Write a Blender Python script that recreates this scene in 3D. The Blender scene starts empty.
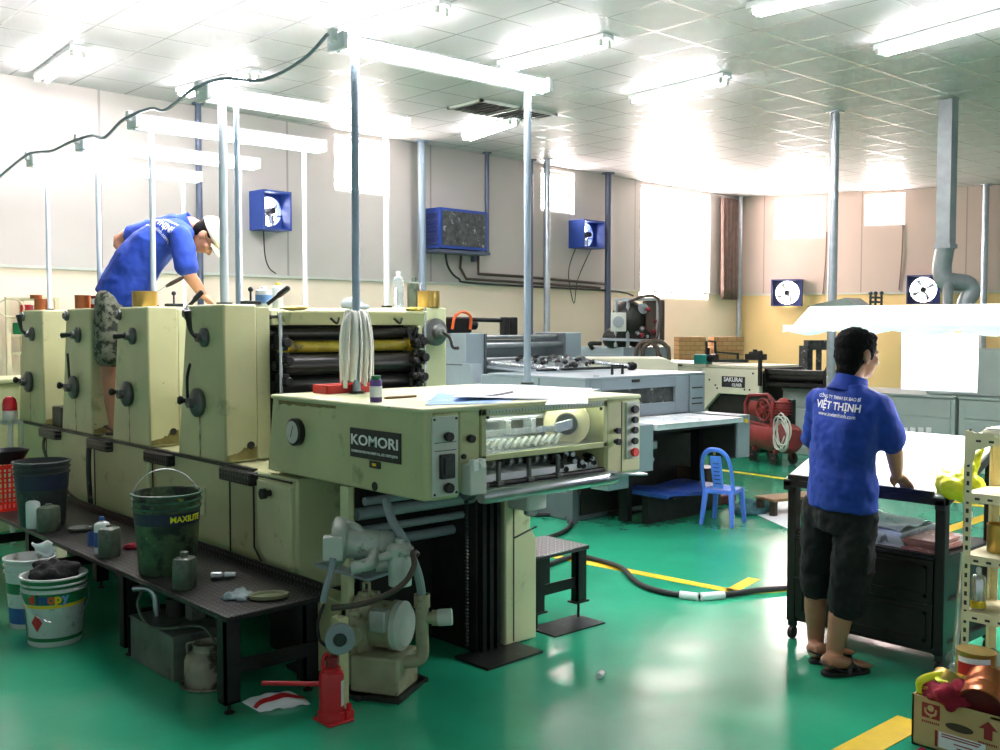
import bpy, bmesh, math, random
from mathutils import Vector, Matrix
from mathutils.bvhtree import BVHTree

# ------------------------------------------------------------------ camera
S = bpy.context.scene
COL = S.collection
V = Vector
PI = math.pi
FPX, HORIZON, EYE = 1030.0, 325.0, 1.70
YAW = math.atan2(1140.0, FPX)                 # angle between the view axis and the room's X direction
PITCH = math.atan((375.0 - HORIZON) / FPX)
CAM = V((0, 0, EYE))
FW = V((math.cos(YAW) * math.cos(PITCH), math.sin(YAW) * math.cos(PITCH), -math.sin(PITCH)))
RT = V((math.sin(YAW), -math.cos(YAW), 0))
UP = RT.cross(FW)
cam_data = bpy.data.cameras.new('camera')
cam_data.sensor_width = 36.0
cam_data.lens = 36.0 * FPX / 1000.0
cam_data.clip_start = 0.05
cam_data.clip_end = 200
cam = bpy.data.objects.new('camera', cam_data)
COL.objects.link(cam)
cam.matrix_world = Matrix(((RT.x, UP.x, -FW.x, CAM.x), (RT.y, UP.y, -FW.y, CAM.y), (RT.z, UP.z, -FW.z, CAM.z), (0, 0, 0, 1)))
S.camera = cam

# ------------------------------------------------------------------ world light, exposure
world = bpy.data.worlds.new('world')
S.world = world
world.use_nodes = True
bg = world.node_tree.nodes['Background']
bg.inputs['Color'].default_value = (0.86, 0.95, 1.0, 1)
bg.inputs['Strength'].default_value = 0.32
S.view_settings.view_transform = 'Standard'
S.view_settings.look = 'None'
S.view_settings.gamma = 1.0
S.view_settings.use_curve_mapping = False
S.view_settings.exposure = 1.05
TUBE_POWER = 38.0        # radiance of the fluorescent tubes
WINDOW_POWER = 15.0       # radiance of the daylit panes


# ------------------------------------------------------------------ helpers
def ray(x, y):
    return FW + RT * ((x - 500.0) / FPX) - UP * ((y - 375.0) / FPX)


def pz(x, y, z):
    r = ray(x, y)
    return CAM + r * ((z - EYE) / r.z)


def px(x, y, X):
    r = ray(x, y)
    return CAM + r * (X / r.x)


def py(x, y, Y):
    r = ray(x, y)
    return CAM + r * (Y / r.y)


def pd(x, y, d):
    return CAM + ray(x, y) * d


def ppl(x, y, p0, n):
    r = ray(x, y)
    return CAM + r * ((p0 - CAM).dot(n) / r.dot(n))


def lin(c):
    c = c / 255.0
    return c / 12.92 if c <= 0.04045 else ((c + 0.055) / 1.055) ** 2.4


def rgb(c):
    return (lin(c[0]), lin(c[1]), lin(c[2]), 1.0)


MATS = {}


def mat(name, col, rough=0.5, metal=0.0, var=0.12, scale=6.0, spot=None, bump=0.0, bscale=40.0, emit=None, power=1.0, spec=0.5, alpha=1.0, trans=0.0):
    """one procedural material: base colour broken up by noise, optional spots of grime / chipped paint, optional bump"""
    m = bpy.data.materials.new(name)
    m.use_nodes = True
    nt = m.node_tree
    b = nt.nodes['Principled BSDF']
    b.inputs['Roughness'].default_value = rough
    b.inputs['Metallic'].default_value = metal
    b.inputs['Specular IOR Level'].default_value = spec
    b.inputs['Alpha'].default_value = alpha
    b.inputs['Transmission Weight'].default_value = trans
    c = rgb(col)
    tc = nt.nodes.new('ShaderNodeTexCoord')
    out = None
    if var > 0 or spot:
        nz = nt.nodes.new('ShaderNodeTexNoise')
        nz.inputs['Scale'].default_value = scale
        nz.inputs['Detail'].default_value = 5
        nt.links.new(tc.outputs['Object'], nz.inputs['Vector'])
        rp = nt.nodes.new('ShaderNodeValToRGB')
        k0, k1 = 1 - var, 1 + var
        rp.color_ramp.elements[0].position = 0.3
        rp.color_ramp.elements[1].position = 0.7
        rp.color_ramp.elements[0].color = (c[0] * k0, c[1] * k0, c[2] * k0, 1)
        rp.color_ramp.elements[1].color = (min(1, c[0] * k1), min(1, c[1] * k1), min(1, c[2] * k1), 1)
        nt.links.new(nz.outputs['Fac'], rp.inputs['Fac'])
        out = rp.outputs['Color']
    if spot:
        for scol, sscale, thr, soft in spot:
            n2 = nt.nodes.new('ShaderNodeTexNoise')
            n2.inputs['Scale'].default_value = sscale
            n2.inputs['Detail'].default_value = 8
            n2.inputs['Roughness'].default_value = 0.65
            nt.links.new(tc.outputs['Object'], n2.inputs['Vector'])
            r2 = nt.nodes.new('ShaderNodeValToRGB')
            r2.color_ramp.elements[0].position = thr
            r2.color_ramp.elements[1].position = min(1.0, thr + soft)
            r2.color_ramp.elements[0].color = (0, 0, 0, 1)
            r2.color_ramp.elements[1].color = (1, 1, 1, 1)
            nt.links.new(n2.outputs['Fac'], r2.inputs['Fac'])
            mx = nt.nodes.new('ShaderNodeMixRGB')
            mx.inputs['Color2'].default_value = rgb(scol)
            nt.links.new(r2.outputs['Color'], mx.inputs['Fac'])
            nt.links.new(out, mx.inputs['Color1'])
            out = mx.outputs['Color']
    if out is not None:
        nt.links.new(out, b.inputs['Base Color'])
    else:
        b.inputs['Base Color'].default_value = c
    if bump > 0:
        n3 = nt.nodes.new('ShaderNodeTexNoise')
        n3.inputs['Scale'].default_value = bscale
        n3.inputs['Detail'].default_value = 4
        nt.links.new(tc.outputs['Object'], n3.inputs['Vector'])
        bp = nt.nodes.new('ShaderNodeBump')
        bp.inputs['Strength'].default_value = bump
        bp.inputs['Distance'].default_value = 0.01
        nt.links.new(n3.outputs['Fac'], bp.inputs['Height'])
        nt.links.new(bp.outputs['Normal'], b.inputs['Normal'])
    if emit:
        b.inputs['Emission Color'].default_value = rgb(emit)
        b.inputs['Emission Strength'].default_value = power
    MATS[name] = m
    return m


def math_node(nt, op, a, b=None):
    n = nt.nodes.new('ShaderNodeMath')
    n.operation = op
    for i, v in enumerate((a, b)):
        if v is None:
            continue
        if isinstance(v, (int, float)):
            n.inputs[i].default_value = v
        else:
            nt.links.new(v, n.inputs[i])
    return n.outputs[0]


class MB:
    """collects shapes in one bmesh, then links them as one mesh object"""

    def __init__(self):
        self.bm = bmesh.new()

    def poly(self, pts):
        vs = [self.bm.verts.new(p) for p in pts]
        return self.bm.faces.new(vs)

    def hexa(self, p):
        """eight corners: 0-3 bottom loop, 4-7 top loop"""
        v = [self.bm.verts.new(q) for q in p]
        for f in ((3, 2, 1, 0), (4, 5, 6, 7), (0, 1, 5, 4), (1, 2, 6, 5), (2, 3, 7, 6), (3, 0, 4, 7)):
            self.bm.faces.new([v[i] for i in f])
        return self

    def box(self, x0, x1, y0, y1, z0, z1):
        return self.hexa([(x0, y0, z0), (x1, y0, z0), (x1, y1, z0), (x0, y1, z0), (x0, y0, z1), (x1, y0, z1), (x1, y1, z1), (x0, y1, z1)])

    def obox(self, c, size, ax=(1, 0, 0), up=(0, 0, 1)):
        """oriented box: centre, size along ax, cross, up"""
        c = V(c)
        a = V(ax).normalized()
        u = V(up)
        u = (u - a * u.dot(a)).normalized()
        b = u.cross(a)
        hx, hy, hz = size[0] / 2, size[1] / 2, size[2] / 2
        P = []
        for z in (-hz, hz):
            for sx, sy in ((-1, -1), (1, -1), (1, 1), (-1, 1)):
                P.append(c + a * (sx * hx) + b * (sy * hy) + u * z)
        return self.hexa(P)

    def bar(self, p0, p1, w, h=None, up=(0, 0, 1)):
        p0, p1 = V(p0), V(p1)
        d = p1 - p0
        if abs(d.normalized().dot(V(up))) > 0.98:
            up = (1, 0, 0)
        return self.obox((p0 + p1) / 2, (d.length, w, h or w), d, up)

    def ring(self, c, a, b, ra, rb, n, ph=0.0):
        return [self.bm.verts.new(c + a * (ra * math.cos(2 * PI * i / n + ph)) + b * (rb * math.sin(2 * PI * i / n + ph))) for i in range(n)]

    def bridge(self, r0, r1):
        n = len(r0)
        for i in range(n):
            self.bm.faces.new((r0[i], r0[(i + 1) % n], r1[(i + 1) % n], r1[i]))

    def cyl(self, p0, p1, r0, r1=None, n=20, caps=True):
        return self.lathe_ax(p0, p1, [(r0, 0), (r0 if r1 is None else r1, 1)], n, caps)

    def lathe_ax(self, p0, p1, prof, n=24, caps=True):
        """profile of (radius, fraction along p0-p1); radii under 1e-5 become a point"""
        p0, p1 = V(p0), V(p1)
        d = p1 - p0
        a = d.normalized()
        u = V((0, 0, 1)) if abs(a.z) < 0.9 else V((1, 0, 0))
        e1 = a.cross(u).normalized()
        e2 = a.cross(e1).normalized()
        rings = []
        for r, t in prof:
            c = p0 + d * t
            if r < 1e-5:
                rings.append([self.bm.verts.new(c)])
            else:
                rings.append(self.ring(c, e1, e2, r, r, n))
        for q0, q1 in zip(rings, rings[1:]):
            if len(q0) == 1 and len(q1) == 1:
                continue
            if len(q0) == 1:
                for i in range(n):
                    self.bm.faces.new((q0[0], q1[(i + 1) % n], q1[i]))
            elif len(q1) == 1:
                for i in range(n):
                    self.bm.faces.new((q0[i], q0[(i + 1) % n], q1[0]))
            else:
                self.bridge(q0, q1)
        if caps:
            if len(rings[0]) > 1:
                self.bm.faces.new(list(reversed(rings[0])))
            if len(rings[-1]) > 1:
                self.bm.faces.new(rings[-1])
        return self

    def lathe(self, o, prof, n=28, caps=True):
        """profile of (radius, z) about the vertical through o"""
        o = V(o)
        return self.lathe_ax(o, o + V((0, 0, 1)), prof, n, caps)

    def tube(self, pts, r, n=10, smooth=True, sub=6, flat=1.0, caps=True):
        pts = [V(p) for p in pts]
        rs = list(r) if isinstance(r, (list, tuple)) else [r] * len(pts)
        if smooth and len(pts) > 2:
            q, qr = [], []
            m = len(pts)
            for i in range(m - 1):
                a, b, c, d = pts[max(i - 1, 0)], pts[i], pts[i + 1], pts[min(i + 2, m - 1)]
                for k in range(sub):
                    t = k / sub
                    q.append(0.5 * ((2 * b) + (c - a) * t + (2 * a - 5 * b + 4 * c - d) * t * t + (3 * b - a - 3 * c + d) * t ** 3))
                    qr.append(rs[i] + (rs[i + 1] - rs[i]) * t)
            q.append(pts[-1])
            qr.append(rs[-1])
            pts, rs = q, qr
        t0 = (pts[1] - pts[0]).normalized()
        u = V((0, 0, 1)) if abs(t0.z) < 0.9 else V((1, 0, 0))
        e1 = t0.cross(u).normalized()
        rings = []
        for i, p in enumerate(pts):
            t = (pts[min(i + 1, len(pts) - 1)] - pts[max(i - 1, 0)]).normalized()
            e1 = (e1 - t * e1.dot(t)).normalized()
            e2 = t.cross(e1)
            rings.append(self.ring(p, e1, e2, rs[i], rs[i] * flat, n))
        for a, b in zip(rings, rings[1:]):
            self.bridge(a, b)
        if caps:
            self.bm.faces.new(list(reversed(rings[0])))
            self.bm.faces.new(rings[-1])
        return self

    def loft(self, secs, n=20):
        """sections (centre, half-axis a, half-axis b) bridged and capped"""
        rings = []
        for c, a, b in secs:
            c, a, b = V(c), V(a), V(b)
            rings.append(self.ring(c, a, b, 1, 1, n))
        for p, q in zip(rings, rings[1:]):
            self.bridge(p, q)
        self.bm.faces.new(list(reversed(rings[0])))
        self.bm.faces.new(rings[-1])
        return self

    def ball(self, c, r, n=16, m=10, ax=(1, 0, 0), ay=(0, 1, 0), az=(0, 0, 1)):
        c = V(c)
        rx, ry, rz = (r, r, r) if isinstance(r, (int, float)) else r
        ax, ay, az = V(ax).normalized(), V(ay).normalized(), V(az).normalized()
        rows = []
        for j in range(m + 1):
            th = PI * j / m
            s, k = math.sin(th), math.cos(th)
            if j in (0, m):
                rows.append([self.bm.verts.new(c + az * (rz * k))])
            else:
                rows.append([self.bm.verts.new(c + ax * (rx * s * math.cos(2 * PI * i / n)) + ay * (ry * s * math.sin(2 * PI * i / n)) + az * (rz * k)) for i in range(n)])
        for j in range(m):
            a, b = rows[j], rows[j + 1]
            for i in range(n):
                k = (i + 1) % n
                if len(a) == 1:
                    self.bm.faces.new((a[0], b[i], b[k]))
                elif len(b) == 1:
                    self.bm.faces.new((a[i], b[0], a[k]))
                else:
                    self.bm.faces.new((a[i], b[i], b[k], a[k]))
        return self

    def prism(self, pts, off):
        off = V(off)
        a = [self.bm.verts.new(V(p)) for p in pts]
        b = [self.bm.verts.new(V(p) + off) for p in pts]
        self.bm.faces.new(list(reversed(a)))
        self.bm.faces.new(b)
        n = len(a)
        for i in range(n):
            self.bm.faces.new((a[i], a[(i + 1) % n], b[(i + 1) % n], b[i]))
        return self

    def sheet(self, f, nu, nv, thick=0.0):
        """grid of f(u, v) points, optionally with thickness along -z"""
        g = [[self.bm.verts.new(V(f(i / nu, j / nv))) for i in range(nu + 1)] for j in range(nv + 1)]
        for j in range(nv):
            for i in range(nu):
                self.bm.faces.new((g[j][i], g[j][i + 1], g[j + 1][i + 1], g[j + 1][i]))
        if thick:
            h = [[self.bm.verts.new(v.co - V((0, 0, thick))) for v in row] for row in g]
            for j in range(nv):
                for i in range(nu):
                    self.bm.faces.new((h[j][i], h[j + 1][i], h[j + 1][i + 1], h[j][i + 1]))
            edge = [(0, i) for i in range(nu)] + [(j, nu) for j in range(nv)] + [(nv, i) for i in range(nu, 0, -1)] + [(j, 0) for j in range(nv, 0, -1)]
            for k in range(len(edge)):
                a, b = edge[k], edge[(k + 1) % len(edge)]
                self.bm.faces.new((g[a[0]][a[1]], h[a[0]][a[1]], h[b[0]][b[1]], g[b[0]][b[1]]))
        return self

    def build(self, name, m, parent=None, smooth=35, bev=0.0, seg=2, voxel=0.0, relax=0, fix=True):
        if fix:
            bmesh.ops.recalc_face_normals(self.bm, faces=self.bm.faces)
        me = bpy.data.meshes.new(name)
        self.bm.to_mesh(me)
        self.bm.free()
        ms = m if isinstance(m, (list, tuple)) else [m]
        for q in ms:
            me.materials.append(MATS[q] if isinstance(q, str) else q)
        o = bpy.data.objects.new(name, me)
        COL.objects.link(o)
        if bev:
            md = o.modifiers.new('bevel', 'BEVEL')
            md.width = bev
            md.segments = seg
            md.limit_method = 'ANGLE'
            md.angle_limit = math.radians(40)
        if voxel:
            md = o.modifiers.new('remesh', 'REMESH')
            md.mode = 'VOXEL'
            md.voxel_size = voxel
            md.use_smooth_shade = True
            if relax:
                sm = o.modifiers.new('smooth', 'SMOOTH')
                sm.iterations = relax
                sm.factor = 0.5
        if smooth:
            me.polygons.foreach_set('use_smooth', [True] * len(me.polygons))
            me.set_sharp_from_angle(angle=math.radians(smooth))
        if parent is not None:
            attach(o, parent)
        return o


LOCAL = set()      # names of things whose parts are modelled about the thing's own origin


def attach(o, parent):
    o.parent = parent
    if parent.type == 'EMPTY' and parent.name not in LOCAL:
        o.matrix_parent_inverse = Matrix.Translation(-parent.location)


def tag(o, label, cat, group=None, kind=None):
    o['label'] = label
    o['category'] = cat
    if group:
        o['group'] = group
    if kind:
        o['kind'] = kind
    return o


def thing(name, label, cat, loc=(0, 0, 0), rz=0.0, group=None, local=False):
    o = bpy.data.objects.new(name, None)
    o.empty_display_size = 0.1
    COL.objects.link(o)
    o.location = loc
    o.rotation_euler = (0, 0, rz)
    if local:
        LOCAL.add(o.name)
    return tag(o, label, cat, group)


def structure(o):
    o['kind'] = 'structure'
    return o


def copy_tree(o, parent=None):
    c = o.copy()
    COL.objects.link(c)
    if o.name in LOCAL:
        LOCAL.add(c.name)
    if parent is not None:
        c.parent = parent
    for ch in list(o.children):
        copy_tree(ch, c)
    return c


def text_mesh(s, size, spacing=1.0, shear=0.0, bold=0.0, extrude=0.0008, squash=1.0):
    """lettering as mesh data, centred on its own origin in the XY plane"""
    cu = bpy.data.curves.new('lettering', 'FONT')
    cu.body = s
    cu.size = size
    cu.space_character = spacing
    cu.shear = shear
    cu.offset = bold
    cu.extrude = extrude
    cu.align_x = 'CENTER'
    cu.align_y = 'CENTER'
    cu.resolution_u = 3
    o = bpy.data.objects.new('lettering', cu)
    COL.objects.link(o)
    bpy.context.view_layer.update()
    me = bpy.data.meshes.new_from_object(o.evaluated_get(bpy.context.evaluated_depsgraph_get()))
    bpy.data.objects.remove(o)
    if squash != 1.0:
        me.transform(Matrix.Diagonal((squash, 1, 1, 1)))
    return me


def lettering(s, size, m, c, right, up, parent=None, name='lettering', **k):
    """flat lettering standing on a surface: centre, reading direction, up direction"""
    me = text_mesh(s, size, **k)
    r, u = V(right).normalized(), V(up).normalized()
    n = r.cross(u)
    c = V(c)
    me.transform(Matrix(((r.x, u.x, n.x, c.x), (r.y, u.y, n.y, c.y), (r.z, u.z, n.z, c.z), (0, 0, 0, 1))))
    me.materials.append(MATS[m])
    o = bpy.data.objects.new(name, me)
    COL.objects.link(o)
    if parent is not None:
        attach(o, parent)
    return o


# ------------------------------------------------------------------ materials
mat('press_green', (188, 190, 144), 0.42, 0, 0.08, 3.0, [((112, 116, 78), 5, 0.60, 0.16), ((70, 72, 50), 22, 0.69, 0.05), ((128, 116, 56), 2.2, 0.68, 0.16)])
mat('press_green_clean', (200, 204, 160), 0.45, 0, 0.07, 4.0, [((128, 130, 92), 6, 0.62, 0.14), ((80, 82, 58), 24, 0.70, 0.05)])
mat('seam_dark', (38, 40, 32), 0.6, 0, 0.2)
mat('ink_yellow', (168, 152, 44), 0.35, 0, 0.25, 14, [((60, 62, 40), 8, 0.55, 0.1)])
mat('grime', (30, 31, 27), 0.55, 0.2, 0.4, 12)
mat('black_iron', (28, 29, 29), 0.42, 0.5, 0.3, 10)
mat('dark_steel', (58, 62, 60), 0.4, 0.8, 0.25, 10, [((96, 100, 98), 22, 0.6, 0.1)])
mat('wheel_steel', (96, 100, 98), 0.38, 0.6, 0.25, 14)
mat('steel', (165, 170, 172), 0.3, 0.9, 0.15, 10)
mat('bright_steel', (205, 212, 214), 0.25, 0.75, 0.15, 18)
mat('roller_dark', (48, 47, 46), 0.3, 0.3, 0.2, 6)
mat('knob_black', (18, 18, 19), 0.3, 0, 0.1)
mat('plate_black', (24, 27, 30), 0.4, 0, 0.1)
mat('panel_grey', (196, 200, 190), 0.45, 0, 0.06, 10, [((120, 122, 110), 30, 0.72, 0.04)])
mat('white_paint', (236, 238, 236), 0.5, 0, 0.04)
mat('letter_white', (238, 240, 240), 0.5, 0, 0)
mat('pole_blue', (146, 164, 178), 0.35, 0.35, 0.08, 5)
mat('pole_pale', (206, 218, 226), 0.4, 0.1, 0.05, 5)
mat('pole_dark', (82, 92, 112), 0.4, 0.3, 0.1, 5)
mat('duct_zinc', (150, 156, 158), 0.42, 0.25, 0.14, 9)
mat('galvanised', (176, 184, 190), 0.32, 0.75, 0.12, 9)

def chequer_material(name, col, raised, rough):
    """steel plate with raised lozenges lying in alternating directions"""
    m = mat(name, col, rough, 0.5, 0.35, 7, [((92, 90, 82), 16, 0.64, 0.1)])
    nt = m.node_tree
    b = nt.nodes['Principled BSDF']
    tc = nt.nodes['Texture Coordinate']
    sp = nt.nodes.new('ShaderNodeSeparateXYZ')
    nt.links.new(tc.outputs['Object'], sp.inputs[0])
    gm = nt.nodes.new('ShaderNodeNewGeometry')
    gs = nt.nodes.new('ShaderNodeSeparateXYZ')
    nt.links.new(gm.outputs['Normal'], gs.inputs[0])
    side = math_node(nt, 'LESS_THAN', gs.outputs['Z'], 0.5)
    up_ = math_node(nt, 'SUBTRACT', 1.0, side)
    xz = math_node(nt, 'ADD', math_node(nt, 'MULTIPLY', sp.outputs['X'], up_), math_node(nt, 'MULTIPLY', sp.outputs['Z'], side))
    q = []
    for o in (xz, sp.outputs['Y']):
        t = math_node(nt, 'DIVIDE', math_node(nt, 'ADD', o, 4.2), 0.032)
        q.append((math_node(nt, 'SUBTRACT', math_node(nt, 'FRACT', t), 0.5), math_node(nt, 'FLOOR', t)))
    par = math_node(nt, 'MODULO', math_node(nt, 'ADD', q[0][1], q[1][1]), 2.0)
    sg = math_node(nt, 'SUBTRACT', math_node(nt, 'MULTIPLY', par, 2.0), 1.0)
    fx = math_node(nt, 'MULTIPLY', q[0][0], sg)
    a = math_node(nt, 'ABSOLUTE', math_node(nt, 'ADD', fx, q[1][0]))
    c = math_node(nt, 'ABSOLUTE', math_node(nt, 'SUBTRACT', fx, q[1][0]))
    s_ = math_node(nt, 'ADD', math_node(nt, 'DIVIDE', a, 0.62), math_node(nt, 'DIVIDE', c, 0.22))
    mask = math_node(nt, 'LESS_THAN', s_, 1.0)
    mx = nt.nodes.new('ShaderNodeMixRGB')
    mx.inputs['Color2'].default_value = rgb(raised)
    old = b.inputs['Base Color'].links[0].from_socket
    nt.links.new(mask, mx.inputs['Fac'])
    nt.links.new(old, mx.inputs['Color1'])
    nt.links.new(mx.outputs['Color'], b.inputs['Base Color'])
    bp = nt.nodes.new('ShaderNodeBump')
    bp.inputs['Strength'].default_value = 0.8
    bp.inputs['Distance'].default_value = 0.004
    nt.links.new(mask, bp.inputs['Height'])
    nt.links.new(bp.outputs['Normal'], b.inputs['Normal'])


chequer_material('chequer', (62, 62, 64), (150, 150, 152), 0.35)
chequer_material('chequer_dark', (30, 30, 30), (98, 96, 92), 0.42)
mat('grease', (116, 108, 58), 0.5, 0, 0.3, 20)

mat('press_blue', (134, 148, 155), 0.4, 0, 0.06, 3, [((96, 104, 108), 12, 0.7, 0.05)])
mat('press_blue_dark', (78, 88, 92), 0.45, 0, 0.1, 4)
mat('cream_paint', (216, 214, 188), 0.42, 0, 0.05, 4, [((110, 104, 84), 16, 0.73, 0.04)])
mat('machine_grey', (150, 164, 158), 0.45, 0, 0.07, 3, [((98, 104, 98), 9, 0.7, 0.06)])
mat('fan_blue', (36, 68, 148), 0.4, 0, 0.1)
mat('fan_navy', (40, 50, 104), 0.45, 0, 0.1)
mat('plastic_blue', (84, 128, 232), 0.35, 0, 0.03, spec=0.5)
mat('shirt_blue', (22, 60, 158), 0.85, 0, 0.12, 9, bump=0.25, bscale=9)
mat('shorts_black', (17, 18, 21), 0.9, 0, 0.25, 14, bump=0.3, bscale=12)
mat('shorts_plaid', (120, 124, 106), 0.9, 0, 0.2, 20, [((52, 58, 48), 16, 0.5, 0.05)])
mat('skin', (168, 120, 92), 0.5, 0, 0.06, 14)
mat('hair_black', (9, 8, 8), 0.75, 0, 0.3, 60, bump=0.5, bscale=120, spec=0.15)
mat('cap_cloth', (226, 222, 196), 0.85, 0, 0.06)
mat('sandal', (24, 23, 24), 0.6, 0, 0.15)
mat('cart_black', (34, 31, 28), 0.38, 0.25, 0.25, 8, [((72, 66, 58), 20, 0.66, 0.06)])
mat('paper', (244, 246, 248), 0.75, 0, 0.02)
mat('paper_print', (206, 214, 218), 0.6, 0, 0.1, 8, [((120, 130, 138), 9, 0.58, 0.05)])
mat('paper_blue', (110, 160, 215), 0.45, 0, 0.05, 3, [((236, 240, 244), 2.6, 0.48, 0.1)])
mat('paper_red', (170, 120, 112), 0.5, 0, 0.2, 12, [((210, 204, 200), 8, 0.55, 0.06)])
mat('red_paint', (188, 26, 34), 0.38, 0, 0.12, 10, [((96, 20, 20), 18, 0.68, 0.06)])
mat('compressor_red', (132, 44, 42), 0.45, 0, 0.2, 6, [((70, 46, 42), 9, 0.6, 0.1)])
mat('red_plastic', (212, 40, 30), 0.35, 0, 0.06)
mat('red_dark', (120, 20, 28), 0.6, 0, 0.2, 10)
mat('maroon_cloth', (140, 22, 44), 0.95, 0, 0.25, 16, bump=0.5, bscale=25)
mat('gold_tin', (188, 156, 84), 0.28, 0.8, 0.1, 8)
mat('copper_tin', (186, 108, 66), 0.3, 0.75, 0.1, 8)
mat('ink_maroon', (96, 24, 26), 0.5, 0, 0.2, 12)
mat('carton', (196, 168, 118), 0.85, 0, 0.06, 8)
mat('carton_print', (150, 50, 48), 0.8, 0, 0.1)
mat('brick_tan', (206, 160, 104), 0.85, 0, 0.08)
mat('yellow_paint', (226, 190, 20), 0.5, 0, 0.1, 7)
mat('yellow_bag', (222, 226, 40), 0.3, 0, 0.08, 8, spec=0.5)
mat('yellow_plastic', (226, 200, 40), 0.4, 0, 0.06)
mat('green_label', (20, 120, 66), 0.5, 0, 0.1)
mat('teal', (24, 130, 120), 0.5, 0, 0.1)
mat('bucket_green', (46, 92, 70), 0.45, 0, 0.3, 9, [((30, 40, 34), 7, 0.5, 0.1), ((120, 150, 112), 16, 0.66, 0.06)])
mat('bucket_grime', (66, 86, 58), 0.5, 0, 0.4, 10, [((28, 40, 34), 8, 0.5, 0.1), ((150, 156, 70), 22, 0.62, 0.08)])
mat('bucket_dark', (40, 48, 48), 0.5, 0, 0.4, 8, [((96, 104, 92), 14, 0.6, 0.1)])
mat('bucket_white', (196, 202, 198), 0.45, 0, 0.08, 8, [((126, 122, 104), 9, 0.6, 0.1)])
mat('bucket_band', (22, 34, 58), 0.5, 0, 0.2)
mat('paint_green', (24, 110, 62), 0.45, 0, 0.12)
mat('bottle_white', (214, 222, 220), 0.4, 0, 0.05)
mat('bottle_murky', (84, 98, 82), 0.4, 0, 0.3, 10, [((40, 52, 44), 7, 0.52, 0.1)])
mat('bottle_clear', (214, 226, 232), 0.12, 0, 0.05, 5, trans=0.75)
mat('bottle_violet', (104, 74, 150), 0.4, 0, 0.05)
mat('label_white', (236, 238, 240), 0.6, 0, 0.03)
mat('label_blue', (40, 84, 150), 0.5, 0, 0.05)
mat('rag_black', (26, 26, 28), 0.95, 0, 0.4, 16, bump=0.6, bscale=30)
mat('rag_white', (228, 228, 220), 0.95, 0, 0.05, 12, bump=0.4, bscale=30)
mat('glove_grey', (150, 168, 172), 0.9, 0, 0.2, 14, [((86, 96, 98), 12, 0.58, 0.08)])
mat('soap_dish', (120, 128, 92), 0.5, 0, 0.12)
mat('tank_grey', (96, 104, 96), 0.5, 0.2, 0.25, 6, [((60, 62, 54), 7, 0.58, 0.1)])
mat('tin_dirty', (150, 144, 126), 0.5, 0.3, 0.3, 9, [((66, 58, 46), 8, 0.52, 0.1)])
mat('pump_cream', (156, 154, 124), 0.5, 0.1, 0.2, 8, [((96, 84, 52), 7, 0.57, 0.1)])
mat('pump_grey', (178, 184, 176), 0.45, 0.3, 0.2, 9, [((86, 84, 68), 9, 0.6, 0.1)])
mat('hose_grey', (136, 148, 152), 0.5, 0, 0.1)
mat('hose_brown', (70, 58, 48), 0.55, 0, 0.15)
mat('rubber', (22, 23, 24), 0.6, 0, 0.15)
mat('cable_grey', (138, 152, 162), 0.5, 0, 0.1)
mat('cream_rack', (224, 214, 176), 0.5, 0.1, 0.05, 8)
mat('foil', (214, 212, 206), 0.3, 0.3, 0.12, 12, bump=0.8, bscale=14)
mat('rust', (110, 82, 40), 0.8, 0, 0.25, 20)
mat('wood', (140, 110, 76), 0.7, 0, 0.15, 8)
mat('brown_dark', (66, 54, 42), 0.5, 0.1, 0.2, 8)
mat('curtain_brown', (120, 100, 92), 0.8, 0, 0.15, 10)
mat('cloth_teal', (50, 92, 96), 0.95, 0, 0.3, 16, bump=0.5, bscale=20)
mat('orange', (220, 92, 30), 0.5, 0, 0.1)
mat('mesh_dark', (70, 74, 74), 0.6, 0.3, 0.5, 14, [((150, 152, 148), 11, 0.6, 0.04)])
mat('motor_cream', (206, 196, 158), 0.5, 0, 0.08)
mat('lamp_white', (244, 248, 248), 0.5, 0, 0.0)
mat('tube_glow', (255, 255, 255), 0.5, 0, 0, emit=(255, 247, 252), power=TUBE_POWER)
mat('guard_fill_glow', (255, 255, 255), 0.5, 0, 0, emit=(244, 252, 255), power=9.0)  # glow of the fill tube added inside the delivery guard
mat('pane_glow', (255, 255, 255), 0.4, 0, 0, emit=(255, 236, 232), power=WINDOW_POWER)
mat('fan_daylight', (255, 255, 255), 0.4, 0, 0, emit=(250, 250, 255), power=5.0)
mat('acrylic', (232, 240, 240), 0.08, 0, 0, alpha=0.06, spec=0.4)
mat('beacon_red', (206, 20, 40), 0.2, 0, 0.1, trans=0.3)

# ------------------------------------------------------------------ room shell
CEIL = 4.25
DADO = 2.31


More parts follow.
